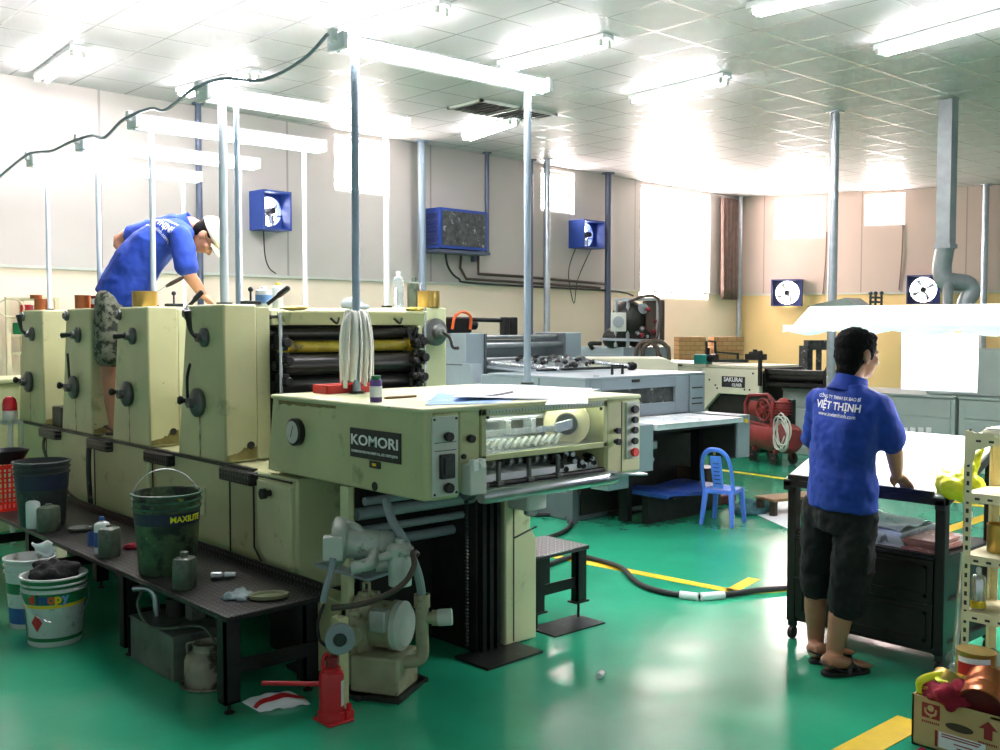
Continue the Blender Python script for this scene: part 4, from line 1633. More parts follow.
# step stool on the far side of the delivery
st = thing('step_platform', 'small chequer plate step standing beyond the delivery end on threaded feet', 'step', (4.15, 4.0, 0))
sx0, sx1, sy0, sy1 = 3.90, 4.36, 4.05, 4.42
u = MB()
u.hexa([(sx0, sy0 - .02, .40), (sx1, sy0, .40), (sx1, sy1, .40), (sx0, sy1, .40), (sx0, sy0 - .02, .425), (sx1, sy0, .425), (sx1, sy1, .425), (sx0, sy1, .425)])
tp = u.build('step_top', 'chequer', st, bev=.004)
for x, y in ((sx0 + .02, sy0), (sx1 - .09, sy0 + .01), (sx0 + .02, sy1 - .06), (sx1 - .09, sy1 - .06)):
    u = MB()
    u.box(x, x + .075, y, y + .012, .10, .402)
    u.box(x, x + .012, y, y + .05, .10, .402)
    lg = u.build('leg', 'black_iron', st, smooth=0)
    u = MB()
    u.box(x - .02, x + .09, y - .01, y + .06, .094, .104)
    u.cyl((x + .03, y + .02, 0), (x + .03, y + .02, .1), .008, n=10)
    u.build('foot', 'black_iron', lg)
u = MB()
u.bar((sx0 + .03, sy0 + .02, .215), (sx1 - .03, sy0 + .03, .215), .012, .06)
u.build('cross_brace', 'black_iron', st, smooth=0)
u = MB()
u.box(3.93, 4.33, 3.90, 4.12, 0, .008)
tag(u.build('steel_plate', 'dark_steel', smooth=0), 'loose dark steel plate on the floor below the chequer step', 'plate')


# ------------------------------------------------------------------ buckets
def bucket(name, c, r0, r1, h, m, label, rim_m=None, bands=(), handle=True, rz=0.0, group=None, fall=False):
    t = thing(name, label, 'bucket', c, rz, group=group, local=True)
    u = MB()
    u.lathe((0, 0, 0), [(r0 * .96, 0), (r0, .008), (r1, h), (r1 * .95, h), (r0 * .94, .02), (0, .02)], 40)
    u.build('body', m, t)

    def rr(z):
        return r0 + (r1 - r0) * z / h
    u = MB()
    for z in (h - .075, h - .04, h - .008):
        u.lathe((0, 0, z), [(rr(z) - .001, -.002), (rr(z) + .008, 0), (rr(z) + .008, .009), (rr(z) - .001, .011)], 40, caps=False)
    u.build('rim', rim_m or m, t)
    for z0, z1, bm_ in bands:
        u = MB()
        u.lathe((0, 0, 0), [(rr(z0) + .0015, z0), (rr(z1) + .0015, z1)], 40, caps=False)
        u.build('band', bm_, t)
    if handle:
        pts = []
        for k in range(13):
            a = PI * k / 12
            R = r1 + .012
            if fall:
                pts.append((-R * math.cos(a), -R * .72 * math.sin(a) - .01, h - .07 - R * .95 * math.sin(a)))
            else:
                pts.append((-R * math.cos(a), R * .25 * math.sin(a), h - .06 + R * .95 * math.sin(a)))
        u = MB()
        u.tube(pts, .003, 6)
        u.build('handle', 'steel', t)
    return t


FACE = math.atan2(-.67, -.742)      # bearing that looks back at the viewer's place


def wrap_text(s, size, r, z, ang, m, parent, slope=0.0, **k):
    """lettering wrapped round an upright cylinder-like wall of a local-space thing"""
    me = text_mesh(s, size, **k)
    for v in me.vertices:
        a = ang + v.co.x / r
        R = r + slope * v.co.y + v.co.z + .002
        v.co = (R * math.cos(a), R * math.sin(a), z + v.co.y)
    me.materials.append(MATS[m])
    o = bpy.data.objects.new('lettering', me)
    COL.objects.link(o)
    o.parent = parent
    return o


p = pz(40, 526, ZB)
bucket('bucket', (2.175, 6.70, ZB), .135, .165, .40, 'bucket_dark', 'dark grimy bucket on the bench between the red basket and the bottles', bands=((.23, .33, 'bucket_band'),), handle=False)
gb = bucket('bucket', (2.225, 4.985, ZB), .140, .168, .405, 'bucket_grime', 'translucent green bucket with a blue band of lettering on the bench', rim_m='bucket_green', bands=((.255, .315, 'bucket_band'),))
wrap_text('MAXILITE', .042, .1608, .285, FACE + 1.05, 'yellow_bag', gb, bold=.001, slope=.07)
wb = bucket('bucket', (1.895, 5.68, 0), .135, .165, .365, 'bucket_white', 'white and green paint bucket full of black rags on the floor before the bench', bands=((.23, .30, 'paint_green'), (.212, .228, 'yellow_paint'), (.03, .05, 'paint_green'), (.31, .355, 'paint_green')), fall=True, rz=0.0)
a0 = FACE
for s_, m_, da in (('d', 'red_plastic', -.25), ('l', 'plate_black', -.02), ('m', 'fan_blue', .15), ('o', 'orange', .42), ('p', 'yellow_paint', .63), ('y', 'paper_blue', .86)):
    wrap_text(s_, .07, .158, .262, a0 + da, m_, wb, bold=.003, slope=.08)
u = MB()
aa = a0 - .12
pts = []
for k_ in range(4):
    a = aa + (0, .22, 0, -.22)[k_] * 1.0
    zz = (.085, .135, .185, .135)[k_]
    R = .135 + .03 * zz / .365 + .003
    pts.append((R * math.cos(a), R * math.sin(a), zz))
u.poly(pts)
u.build('hazard_diamond', 'red_paint', wb, smooth=0)
u = MB()
aa = a0 - .72
for (da, z0, z1) in ((0, .05, .20),):
    pts = []
    for a, z in ((aa - .06, z0), (aa + .06, z0), (aa + .06, z1), (aa - .06, z1)):
        R = .135 + .03 * z / .365 + .003
        pts.append((R * math.cos(a), R * math.sin(a), z))
    u.poly(pts)
u.build('stripe_mark', 'plate_black', wb, smooth=0)


def heap(name, c, rx, ry, rz_, m, label, cat, seed=1, n=12, vox=.012):
    rnd = random.Random(seed)
    u = MB()
    c = V(c)
    for k in range(n):
        a = rnd.random() * 2 * PI
        d = rnd.random() ** .5 * .75
        p = c + V((rx * d * math.cos(a), ry * d * math.sin(a), rz_ * (.15 + .6 * rnd.random() * (1 - d * .6))))
        ax = V((rnd.uniform(-1, 1), rnd.uniform(-1, 1), rnd.uniform(-.5, .5)))
        bx = ax.cross(V((0, 0, 1)))
        u.ball(p, (rx * rnd.uniform(.3, .5), ry * rnd.uniform(.2, .35), rz_ * rnd.uniform(.2, .4)), 12, 8, ax, bx, ax.cross(bx))
    u.ball(c + V((0, 0, rz_ * .2)), (rx * .85, ry * .85, rz_ * .35), 16, 8)
    o = u.build(name, m, voxel=vox, relax=2)
    tx = bpy.data.textures.new(name + '_folds', 'CLOUDS')
    tx.noise_scale = max(.02, rx * .35)
    md = o.modifiers.new('folds', 'DISPLACE')
    md.texture = tx
    md.strength = rx * .25
    md.mid_level = .5
    return tag(o, label, cat)


heap('rags', (1.895, 5.68, .345), .145, .145, .12, 'rag_black', 'heap of black rags filling the white and green paint bucket', 'rags', 4)
u = MB()
pA = V((1.83, 5.80, .45))
u.sheet(lambda a, b_: pA + V((.085 * a + .01 * math.sin(b_ * 6), -.075 * a + .012 * math.sin(a * 9), .075 * b_ + .012 * math.sin(a * 7 + b_ * 3))), 8, 8)
md = u.build('crumpled_paper', 'paper', smooth=60)
sd = md.modifiers.new('thick', 'SOLIDIFY')
sd.thickness = .004
tag(md, 'crumpled white paper sticking up from the black rags in the bucket', 'paper')
wp = bucket('bucket', (1.90, 6.08, 0), .11, .135, .39, 'bucket_white', 'plain white pail half hidden behind the white and green paint bucket', bands=((.20, .26, 'paint_green'), (.03, .12, 'label_blue')), handle=False)

# bottles and scraps on the bench
BG = 'bottles on the bench'
bottle('solvent_bottle', (2.095, 6.60, ZB), .085, .085, .205, 'bottle_white', 'white bottle in front of the dark grimy bucket', cap='label_white', group=BG)
bottle('solvent_bottle', (2.125, 6.44, ZB), .135, .105, .185, 'bottle_murky', 'murky green bottle leaning by the white bottle at the dark grimy bucket', group=BG)
bottle('solvent_bottle', (2.135, 5.62, ZB), .075, .07, .205, 'bottle_white', 'white bottle with a blue label standing on the bench by the small blue can', cap='label_blue', band='label_blue', group=BG)
bottle('solvent_bottle', (2.135, 5.515, ZB), .115, .095, .19, 'bottle_murky', 'murky bottle pressed against the white bottle with the blue label', group=BG)
bottle('solvent_bottle', (2.135, 4.60, ZB), .108, .095, .18, 'bottle_murky', 'murky square bottle in front of the green bucket with the lettering', cap='bottle_murky', group=BG)
tin('small_can', (2.175, 5.86, ZB), .03, .075, 'label_blue', 'small blue can on the bench beside the white labelled bottle', 'can', fill='yellow_paint')
u = MB()
u.lathe((2.27, 6.33, ZB), [(.05, 0), (.068, .012), (.07, .022), (.062, .022), (.045, .008), (0, .008)], 24)
tag(u.build('dish', 'tank_grey'), 'shallow grey dish on the bench near the dark bucket', 'dish')
heap('rag', (2.32, 5.62, ZB), .085, .06, .04, 'maroon_cloth', 'small red and grey rag on the bench beside the green bucket', 'rag', 7, 7, .008)
heap('work_gloves', (2.245, 4.28, ZB + .002), .085, .075, .035, 'glove_grey', 'pair of crumpled grey gloves on the near end of the bench', 'gloves', 9, 10, .007)
u = MB()
u.loft([((2.34, 4.17, ZB), (.062, -.03, 0), (.02, .04, 0)), ((2.34, 4.17, ZB + .006), (.078, -.038, 0), (.026, .052, 0)), ((2.34, 4.17, ZB + .022), (.082, -.04, 0), (.028, .056, 0)), ((2.34, 4.17, ZB + .02), (.070, -.034, 0), (.022, .044, 0)), ((2.34, 4.17, ZB + .01), (.062, -.03, 0), (.02, .04, 0))], 26)
tag(u.build('soap_dish', 'soap_dish'), 'oval olive dish beside the crumpled gloves on the bench', 'dish')
u = MB()
u.lathe_ax((2.30, 4.66, ZB + .02), (2.40, 4.60, ZB + .02), [(.02, 0), (.02, .4), (.012, .5), (.018, .6), (.014, 1)], 14)
tag(u.build('hose_nozzle', 'steel'), 'metal hose nozzle lying on the bench behind the murky square bottle', 'nozzle')
# red basket and black tray
bk = thing('basket', 'red plastic lattice basket on the bench at the edge of the picture', 'basket', (2.175, 7.44, ZB), local=True)
u = MB()
W_, D_, H_ = .32, .26, .31
for z, hh in ((.0, .02), (.08, .012), (.15, .012), (.22, .012), (.285, .03)):
    k = 1 + .12 * z / H_
    for (a, b_), (c_, d_) in (((-1, -1), (1, -1)), ((1, -1), (1, 1)), ((1, 1), (-1, 1)), ((-1, 1), (-1, -1))):
        u.bar((a * W_ / 2 * k, b_ * D_ / 2 * k, z + hh / 2), (c_ * W_ / 2 * k, d_ * D_ / 2 * k, z + hh / 2), .006, hh)
for i in range(13):
    f = -1 + 2 * i / 12
    for s in (-1, 1):
        u.bar((f * W_ / 2, s * D_ / 2, 0), (f * W_ / 2 * 1.12, s * D_ / 2 * 1.12, .30), .012, .004, up=(0, s, 0))
        u.bar((s * W_ / 2, f * D_ / 2, 0), (s * W_ / 2 * 1.12, f * D_ / 2 * 1.12, .30), .004, .012, up=(0, 1, 0))
u.box(-W_ / 2, W_ / 2, -D_ / 2, D_ / 2, 0, .008)
u.build('lattice', 'red_plastic', bk, smooth=0)
u = MB()
u.lathe_ax((-W_ / 2 * 1.1 - .002, -.05, .26), (-W_ / 2 * 1.1 - .01, -.05, .26), [(.022, 0), (.022, 1), (.012, 1), (.012, 0)], 16, caps=False)
u.build('grommet', 'label_white', bk)
u = MB()
q = V((2.175, 7.44, .762))
u.loft([(q, (.11, 0, 0), (0, .10, 0)), (q + V((0, 0, .09)), (.16, 0, 0), (0, .15, 0)), (q + V((0, 0, .088)), (.148, 0, 0), (0, .138, 0)), (q + V((0, 0, .012)), (.10, 0, 0), (0, .09, 0))], 4 * 7)
tag(u.build('black_pan', 'plate_black'), 'black flared pan resting on the red lattice basket', 'pan')

# ------------------------------------------------------------------ under and before the bench
tk = thing('oil_tank', 'grey steel tank with a small pump standing under the bench', 'tank', (2.24, 4.92, 0))
u = MB()
u.box(2.08, 2.40, 4.62, 5.12, .0, .215)
u.build('tank_body', 'tank_grey', tk, bev=.004)
u = MB()
u.box(2.075, 2.405, 4.615, 5.125, .213, .222)
u.build('lid', 'tank_grey', tk, bev=.003)
u = MB()
u.lathe((2.25, 4.95, .222), [(.05, 0), (.05, .09), (.03, .1)], 20)
u.build('pump_motor', 'grime', tk)
u = MB()
u.tube([(2.18, 5.02, .22), (2.17, 5.03, .33), (2.14, 5.06, .36), (2.09, 5.10, .36)], .018, 12)
u.build('pipe_elbow', 'steel', tk)
u = MB()
u.box(2.26, 2.34, 4.80, 4.87, .222, .33)
u.build('terminal_box', 'tank_grey', tk, bev=.004)
u = MB()
u.tube([(2.12, 5.06, .345), (2.07, 5.0, .30), (2.06, 4.85, .23), (2.10, 4.72, .235), (2.2, 4.55, .26), (2.22, 4.42, .16)], .007, 8)
u.build('hose', 'bottle_murky', tk)
kt = thing('oil_can', 'dirty tin can with an open neck standing under the near end of the bench', 'can', (2.20, 4.50, 0))
u = MB()
u.lathe((2.20, 4.50, .005), [(.108, 0), (.112, .01), (.110, .11), (.102, .135), (.072, .16), (.068, .175), (.074, .195), (.066, .195), (.06, .17)], 30)
u.build('body', 'tin_dirty', kt)
u = MB()
u.tube([(2.12, 4.54, .14), (2.11, 4.53, .20), (2.14, 4.51, .21)], .006, 8)
u.tube([(2.28, 4.46, .14), (2.30, 4.45, .19), (2.26, 4.46, .21)], .006, 8)
u.build('handle', 'tin_dirty', kt)
u = MB()
u.lathe((2.20, 4.50, 0), [(.122, .0), (.132, .004), (.132, .010), (.120, .010), (.115, .004)], 30, caps=False)
u.build('base_ring', 'tin_dirty', kt)
u = MB()
bgp = V((2.16, 4.10, 0))
u.sheet(lambda a, b_: V((2.20 + .22 * a, 4.17 - .16 * b_ - .07 * a, .004 + .045 * math.sin(PI * a) ** .6 * math.sin(PI * b_) ** .6 + .006 * math.sin(a * 14) * math.sin(b_ * 11))), 16, 16, .004)
tag(u.build('plastic_bag', ['label_white'], smooth=60), 'flat white plastic sack with red stripe on the floor under the bench end', 'bag')
bo = bpy.data.objects['plastic_bag']
u = MB()
u.sheet(lambda a, b_: V((2.20 + .22 * a, 4.17 - .16 * (.62 + .2 * b_) - .07 * a, .006 + .045 * math.sin(PI * a) ** .6 * math.sin(PI * (.62 + .2 * b_)) ** .6 + .006 * math.sin(a * 14) * math.sin((.62 + .2 * b_) * 11))), 16, 5)
u.build('red_stripe', 'red_paint', bo, smooth=60)
u = MB()
u.sheet(lambda a, b_: V((2.20 + .22 * (.25 + .4 * a), 4.17 - .16 * (.15 + .25 * b_) - .07 * (.25 + .4 * a), .006 + .045 * math.sin(PI * (.25 + .4 * a)) ** .6 * math.sin(PI * (.15 + .25 * b_)) ** .6 + .006 * math.sin((.25 + .4 * a) * 14) * math.sin((.15 + .25 * b_) * 11))), 10, 6)
u.build('blue_print', 'label_blue', bo, smooth=60)

# bottle jack
jx, jy = 2.385, 3.72
jk = thing('bottle_jack', 'red bottle jack with its lever pointing under the bench, on the green floor', 'jack', (jx, jy, 0))
u = MB()
u.hexa([(jx - .06, jy - .075, 0), (jx + .075, jy - .075, 0), (jx + .075, jy + .07, 0), (jx - .06, jy + .07, 0), (jx - .055, jy - .07, .012), (jx + .07, jy - .07, .012), (jx + .07, jy + .065, .012), (jx - .055, jy + .065, .012)])
u.build('base', 'red_paint', jk, bev=.008)
u = MB()
u.lathe((jx, jy, .012), [(.062, 0), (.060, .03), (.053, .035), (.053, .185), (.048, .2), (.040, .205), (.040, .22), (.034, .222)], 32)
jb_ = u.build('body', 'red_paint', jk)
u = MB()
u.lathe((jx, jy, .232), [(.024, 0), (.024, .03), (.028, .032), (.028, .045), (.02, .05)], 20)
u.build('ram', 'red_dark', jk)
u = MB()
u.tube([(jx - .03, jy + .01, .18), (jx - .035, jy + .012, .26), (jx - .02, jy + .008, .292), (jx - .004, jy, .27)], .008, 10)
u.build('carry_handle', 'red_paint', jk)
u = MB()
u.cyl((jx - .05, jy + .02, .165), (jx - .24, jy + .17, .175), .010, n=12)
u.build('lever', 'red_paint', jk)
u = MB()
u.box(jx + .035, jx + .075, jy - .062, jy - .03, .01, .045)
u.cyl((jx + .055, jy - .05, .04), (jx + .055, jy - .05, .075), .012, n=12)
u.build('pump_block', 'red_paint', jk, bev=.004)
u = MB()
ra, rb = [], []
for i in range(9):
    a = math.radians(-75 + i * 6)
    ra.append(u.bm.verts.new((jx + .0538 * math.cos(a), jy + .0538 * math.sin(a), .07)))
    rb.append(u.bm.verts.new((jx + .0538 * math.cos(a), jy + .0538 * math.sin(a), .18)))
for i in range(8):
    u.bm.faces.new((ra[i], ra[i + 1], rb[i + 1], rb[i]))
u.build('label', 'panel_grey', jk)
u = MB()
u.lathe_ax(pz(599, 676, .014), pz(599, 676, .014) + V((.045, .02, 0)), [(.014, 0), (.016, .2), (.016, .8), (.014, 1)], 12)
tag(u.build('paper_roll', 'label_white'), 'tiny white roll of paper lying on the green floor', 'scrap')

# ------------------------------------------------------------------ pumps below the delivery
pm = thing('vacuum_pump', 'cream floor pump with belt pulley standing below the delivery of the press', 'pump', (3.05, 4.15, 0))
ax0 = pd(360, 624, 4.86)
av = (RT * .95 - V((FW.x, FW.y, 0)) * .32).normalized()
aw = V((-av.y, av.x, 0))
u = MB()
u.lathe_ax(ax0, ax0 + av * .085, [(.10, 0), (.158, .05), (.165, .3), (.15, .45), (.15, .6), (.11, 1)], 34)
u.build('pump_housing', 'pump_cream', pm)
for k_ in range(8):
    a = k_ * PI / 4 + .2
    u = MB()
    c_ = ax0 + av * .01 + aw * (.152 * math.cos(a)) + V((0, 0, .152 * math.sin(a)))
    u.cyl(c_, c_ + av * .05, .016, n=12)
    u.build('flange_lug', 'pump_cream', pm)
u = MB()
u.lathe_ax(ax0 + av * .08 + V((0, 0, .012)), ax0 + av * .20 + V((0, 0, .012)), [(.105, 0), (.108, .05), (.108, .75), (.115, .76), (.115, .95), (.10, 1)], 30)
u.build('motor', 'pump_cream', pm)
u = MB()
u.lathe_ax(ax0 + av * .195 + V((0, 0, .012)), ax0 + av * .245 + V((0, 0, .012)), [(.113, 0), (.115, .6), (.09, 1)], 30)
u.build('fan_cover', 'panel_grey', pm)
u = MB()
u.obox(V((ax0.x, ax0.y, .105)) + av * .14 - aw * .03, (.24, .24, .17), av)
u.build('base_block', 'pump_cream', pm, bev=.012)
u = MB()
u.obox(V((ax0.x, ax0.y, .010)) + av * .14 - aw * .03, (.28, .30, .02), av)
u.build('base_plate', 'dark_steel', pm, smooth=0)
u = MB()
u.tube([ax0 + av * .02 + V((0, 0, .155)), ax0 + av * .02 + V((0, 0, .20)), ax0 + av * .05 + V((0, 0, .20)), ax0 + av * .05 + V((0, 0, .155))], .008, 8, smooth=False)
u.build('lifting_eye', 'pump_cream', pm)
u = MB()
u.obox(ax0 + av * .15 - aw * .105 + V((0, 0, .06)), (.08, .06, .10), av)
u.build('terminal_box', 'pump_grey', pm, bev=.008)
u = MB()
t0_ = pd(422, 615, 4.72)
tee = V((t0_.x, t0_.y, 0))
u.cyl(tee + V((0, 0, .25)), tee + V((0, 0, .47)), .030, n=20)
u.cyl(tee + V((0, 0, .41)), tee + V((0, 0, .47)), .037, n=20)
u.cyl(tee + V((0, 0, .36)), tee + V((0, 0, .36)) + RT * .075, .027, n=20)
u.cyl(tee + V((0, 0, .36)) + RT * .045, tee + V((0, 0, .36)) + RT * .07, .036, n=20)
u.tube([tee + V((0, 0, .27)), tee + V((0, 0, .19)), tee + V((0, 0, .16)) - RT * .03, tee + V((0, 0, .15)) - RT * .12], .030, 18)
u.build('pipe_tee', 'pump_cream', pm)
u = MB()
u.lathe_ax(tee + V((0, 0, .36)) + RT * .07, tee + V((0, 0, .365)) + RT * .14, [(.035, 0), (.039, .1), (.039, .95), (.032, 1)], 22)
u.build('silencer', 'panel_grey', pm)
pc = pd(340, 637, 4.45)
pn = V((-.55, -.83, .0)).normalized()
u = MB()
u.lathe_ax(pc, pc + pn * .045, [(.03, 0), (.064, .05), (.064, .3), (.054, .5), (.064, .7), (.064, .95), (.045, 1)], 30)
pu = u.build('pulley', 'hose_grey', pm)
u = MB()
u.lathe_ax(pc + pn * .044, pc + pn * .052, [(.030, 0), (.026, 1), (.012, 1), (.012, .5)], 22)
u.build('pulley_hub', 'dark_steel', pu)
u = MB()
u.cyl(pc, ax0, .020, n=14)
u.build('shaft', 'dark_steel', pm)
u = MB()
c_ = pd(352, 637, 4.58)
u.lathe_ax(c_, c_ - pn * .05, [(.042, 0), (.046, .3), (.046, .7), (.04, 1)], 22)
u.build('coupling', 'pump_cream', pm)
u = MB()
u.bar(pc - pn * .03 + V((0, 0, .08)), V((pc.x, pc.y, .022)) - pn * .03, .06, .05)
u.build('pulley_bracket', 'press_green', pm, bev=.004)
# blower on its bracket
bl = thing('air_blower', 'grey blower with a junction box on a small shelf below the delivery side', 'blower', (2.78, 3.95, .555))
u = MB()
sc4 = [pz(x, y, .565) for x, y in ((314, 566), (368, 582), (400, 571), (348, 559))]
u.hexa(sc4 + [p + V((0, 0, .012)) for p in sc4])
u.build('shelf', 'hose_grey', bl, smooth=0)
bc = pd(331, 541, 4.58)
bd = V((.70, -.52, -.10)).normalized()
u = MB()
u.lathe_ax(bc, bc + bd * .09, [(.085, 0), (.108, .1), (.112, .4), (.10, .7), (.07, .85), (.07, 1)], 32)
u.build('scroll', 'pump_grey', bl)
u = MB()
u.tube([bc + bd * .05 + V((0, .01, .08)), bc + bd * .05 + V((.05, -.04, .06)), bc + bd * .06 + V((.08, -.05, 0)), bc + bd * .06 + V((.06, -.04, -.06))], .022, 14)
u.build('scroll_rib', 'pump_grey', bl)
u = MB()
u.lathe_ax(bc + bd * .08, bc + bd * .22, [(.066, 0), (.066, .9), (.06, 1)], 28)
u.build('motor', 'pump_grey', bl)
u = MB()
u.lathe_ax(bc + bd * .215, bc + bd * .28, [(.071, 0), (.073, .5), (.066, .85), (.04, 1)], 28)
u.build('fan_cover', 'pump_grey', bl)
u = MB()
u.obox(bc + bd * .287, (.10, .010, .004), (.3, .8, .6), bd)
u.build('cover_bar', 'hose_grey', bl, smooth=0)
u = MB()
u.obox(pd(333, 548, 4.50), (.085, .06, .105), (.8, -.6, 0))
u.build('junction_box', 'panel_grey', bl, bev=.006)
u = MB()
u.tube([pd(352, 568, 4.5), pd(362, 566, 4.5), pd(372, 562, 4.5), pd(376, 552, 4.55)], .03, 14)
u.build('outlet_pipe', 'pump_grey', bl)
u = MB()
u.tube([pd(376, 566, 4.52), pd(386, 564, 4.52), pd(394, 558, 4.52)], .028, 14)
u.build('outlet_pipe', 'pump_grey', bl)
fc = pd(400, 568, 4.48)
fl_ = thing('air_filter', 'clear bowled air filter canister hanging beside the grey blower', 'filter', fc)
u = MB()
u.lathe(fc - V((0, 0, .08)), [(.03, 0), (.05, .006), (.052, .13), (.05, .14)], 28)
u.build('bowl', 'pump_grey', fl_)
u = MB()
u.lathe(fc + V((0, 0, .06)), [(.058, 0), (.06, .01), (.06, .03), (.045, .045), (.02, .05), (.02, .07)], 28)
u.cyl(fc + V((-.02, -.05, .075)), fc + V((.03, -.085, .075)), .014, n=12)
u.build('filter_head', 'pump_grey', fl_)
u = MB()
u.cyl(fc + V((.03, -.045, .09)), fc + V((-.09, .03, .05)), .02, n=12)
u.build('inlet_pipe', 'pump_grey', fl_)


def hose(name, pts, r, m, label, cat='hose', n=10):
    u = MB()
    u.tube(pts, r, n)
    return tag(u.build(name, m), label, cat)


hose('air_hose', [pd(386, 500, 4.62), pd(392, 520, 4.55), pd(404, 540, 4.55), pd(413, 560, 4.6), pd(419, 578, 4.66), tee + V((0, 0, .46))], .020, 'hose_grey', 'grey hose running from under the delivery down to the floor pump')
hose('air_hose', [fc + V((.03, -.085, .07)), pd(413, 553, 4.40), pd(414, 566, 4.38), pd(405, 582, 4.36), pd(388, 594, 4.36), pd(362, 604, 4.38), pd(332, 608, 4.42)], .013, 'hose_brown', 'brown hose looping from the filter canister past the floor pump')
hose('air_hose', [pd(333, 558, 4.47), pd(331, 572, 4.47), pd(326, 588, 4.46), pd(323, 602, 4.46)], .015, 'hose_grey', 'short grey hose dropping from the junction box of the blower')
hose('pump_cable', [pd(324, 604, 4.44), pd(318, 622, 4.44), pd(320, 640, 4.44), pd(330, 648, 4.45)], .007, 'rubber', 'thin black cable curving behind the belt pulley', 'cable')
hose('floor_cable', [pz(548, 565, .02), pz(575, 556, .02), pz(598, 560, .02), pz(622, 568, .02), pz(634, 580, .02), pz(652, 589, .02), pz(690, 596, .02), pz(730, 594, .02), pz(760, 590, .02), pz(800, 587, .02)], .018, 'rubber', 'thick black cable lying across the yellow floor line', 'cable')
for k_, (a, b_) in enumerate((((680, 595), (698, 597)), ((701, 596.8), (724, 595.2)))):
    u = MB()
    u.cyl(pz(*a, .022), pz(*b_, .022), .026, n=14)
    o = u.build('cable_tape', 'label_white', bpy.data.objects['floor_cable'])
hose('floor_cable', [pz(535, 515, .02), pz(560, 515, .02), pz(571, 522, .02), pz(566, 530, .02), pz(550, 537, .02), pz(520, 545, .02)], .018, 'rubber', 'black cable looping on the floor behind the chequer step', 'cable')

# ------------------------------------------------------------------ wall fans and cooler


def fan(P, u0, u1, z0, z1, depth, m, label, blade=True, cord=None):
    uc, zc = (u0 + u1) / 2, (z0 + z1) / 2
    w, h = u1 - u0, z1 - z0
    t = thing('exhaust_fan', label, 'fan', P(uc, z0, .04), group='box exhaust fans on the walls')

    def hx(mb, a, b_, c_, d_, e, f):
        mb.hexa([P(a, c_, e), P(b_, c_, e), P(b_, c_, f), P(a, c_, f), P(a, d_, e), P(b_, d_, e), P(b_, d_, f), P(a, d_, f)])
    k = .022
    u = MB()
    hx(u, u0, u1, z0, z0 + k, .035, depth)
    hx(u, u0, u1, z1 - k, z1, .035, depth)
    hx(u, u0, u0 + k, z0 + k, z1 - k, .035, depth)
    hx(u, u1 - k, u1, z0 + k, z1 - k, .035, depth)
    u.build('casing', m, t, smooth=0)
    r = min(w, h) * .44
    n = 40
    u = MB()
    # plate with round opening
    ring_i = [u.bm.verts.new(P(uc + r * math.cos(2 * PI * i / n), zc + r * math.sin(2 * PI * i / n), depth * .45)) for i in range(n)]
    ring_o = []
    for i in range(n):
        a = 2 * PI * i / n
        s = 1 / max(abs(math.cos(a)), abs(math.sin(a)))
        ring_o.append(u.bm.verts.new(P(uc + (w / 2 - k) * s * math.cos(a), zc + (h / 2 - k) * s * math.sin(a), depth * .45)))
    ring_b = [u.bm.verts.new(P(uc + r * math.cos(2 * PI * i / n), zc + r * math.sin(2 * PI * i / n), .06)) for i in range(n)]
    u.bridge(ring_o, ring_i)
    u.bridge(ring_i, ring_b)
    u.build('shroud', m, t, smooth=0)
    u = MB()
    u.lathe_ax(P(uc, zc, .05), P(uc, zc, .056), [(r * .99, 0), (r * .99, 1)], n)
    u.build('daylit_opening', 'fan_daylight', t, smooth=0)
    u = MB()
    u.lathe_ax(P(uc, zc, .08), P(uc, zc, depth * .75), [(r * .24, 0), (r * .26, .5), (r * .2, 1)], 20)
    u.build('motor', 'black_iron', t)
    u = MB()
    hx(u, uc - r * 1.05, uc + r * 1.05, zc - r * .30, zc - r * .24, depth * .4, depth * .46)
    u.build('motor_bracket', 'dark_steel', t, smooth=0)
    for s in (-1, 1):
        u = MB()
        hx(u, uc + s * r * .3 - .008, uc + s * r * .3 + .008, zc - r * .95, zc - r * .24, depth * .4, depth * .46)
        u.build('motor_bracket', 'dark_steel', t, smooth=0)
    for b_ in range(4):
        a = b_ * PI / 2 + .5
        u = MB()
        c0, c1 = a - .2, a + .2
        q = [P(uc + r * .22 * math.cos(c0), zc + r * .22 * math.sin(c0), .10), P(uc + r * .9 * math.cos(c0), zc + r * .9 * math.sin(c0), .09), P(uc + r * .9 * math.cos(c1), zc + r * .9 * math.sin(c1), .13), P(uc + r * .22 * math.cos(c1), zc + r * .22 * math.sin(c1), .12)]
        off = P(uc, zc, .006) - P(uc, zc, 0)
        u.hexa(q + [x + off for x in q])
        u.build('blade', 'white_paint', t, smooth=0)
    if cord:
        u = MB()
        u.tube([P(*c_) for c_ in cord], .007, 6)
        u.build('cord', 'rubber', t)
    return t


def off_wall(f, x0, y0, x1, y1):
    a, b_ = f(x0, y0), f(x1, y1)
    return min(a[0], b_[0]), max(a[0], b_[0]), min(a[1], b_[1]), max(a[1], b_[1])


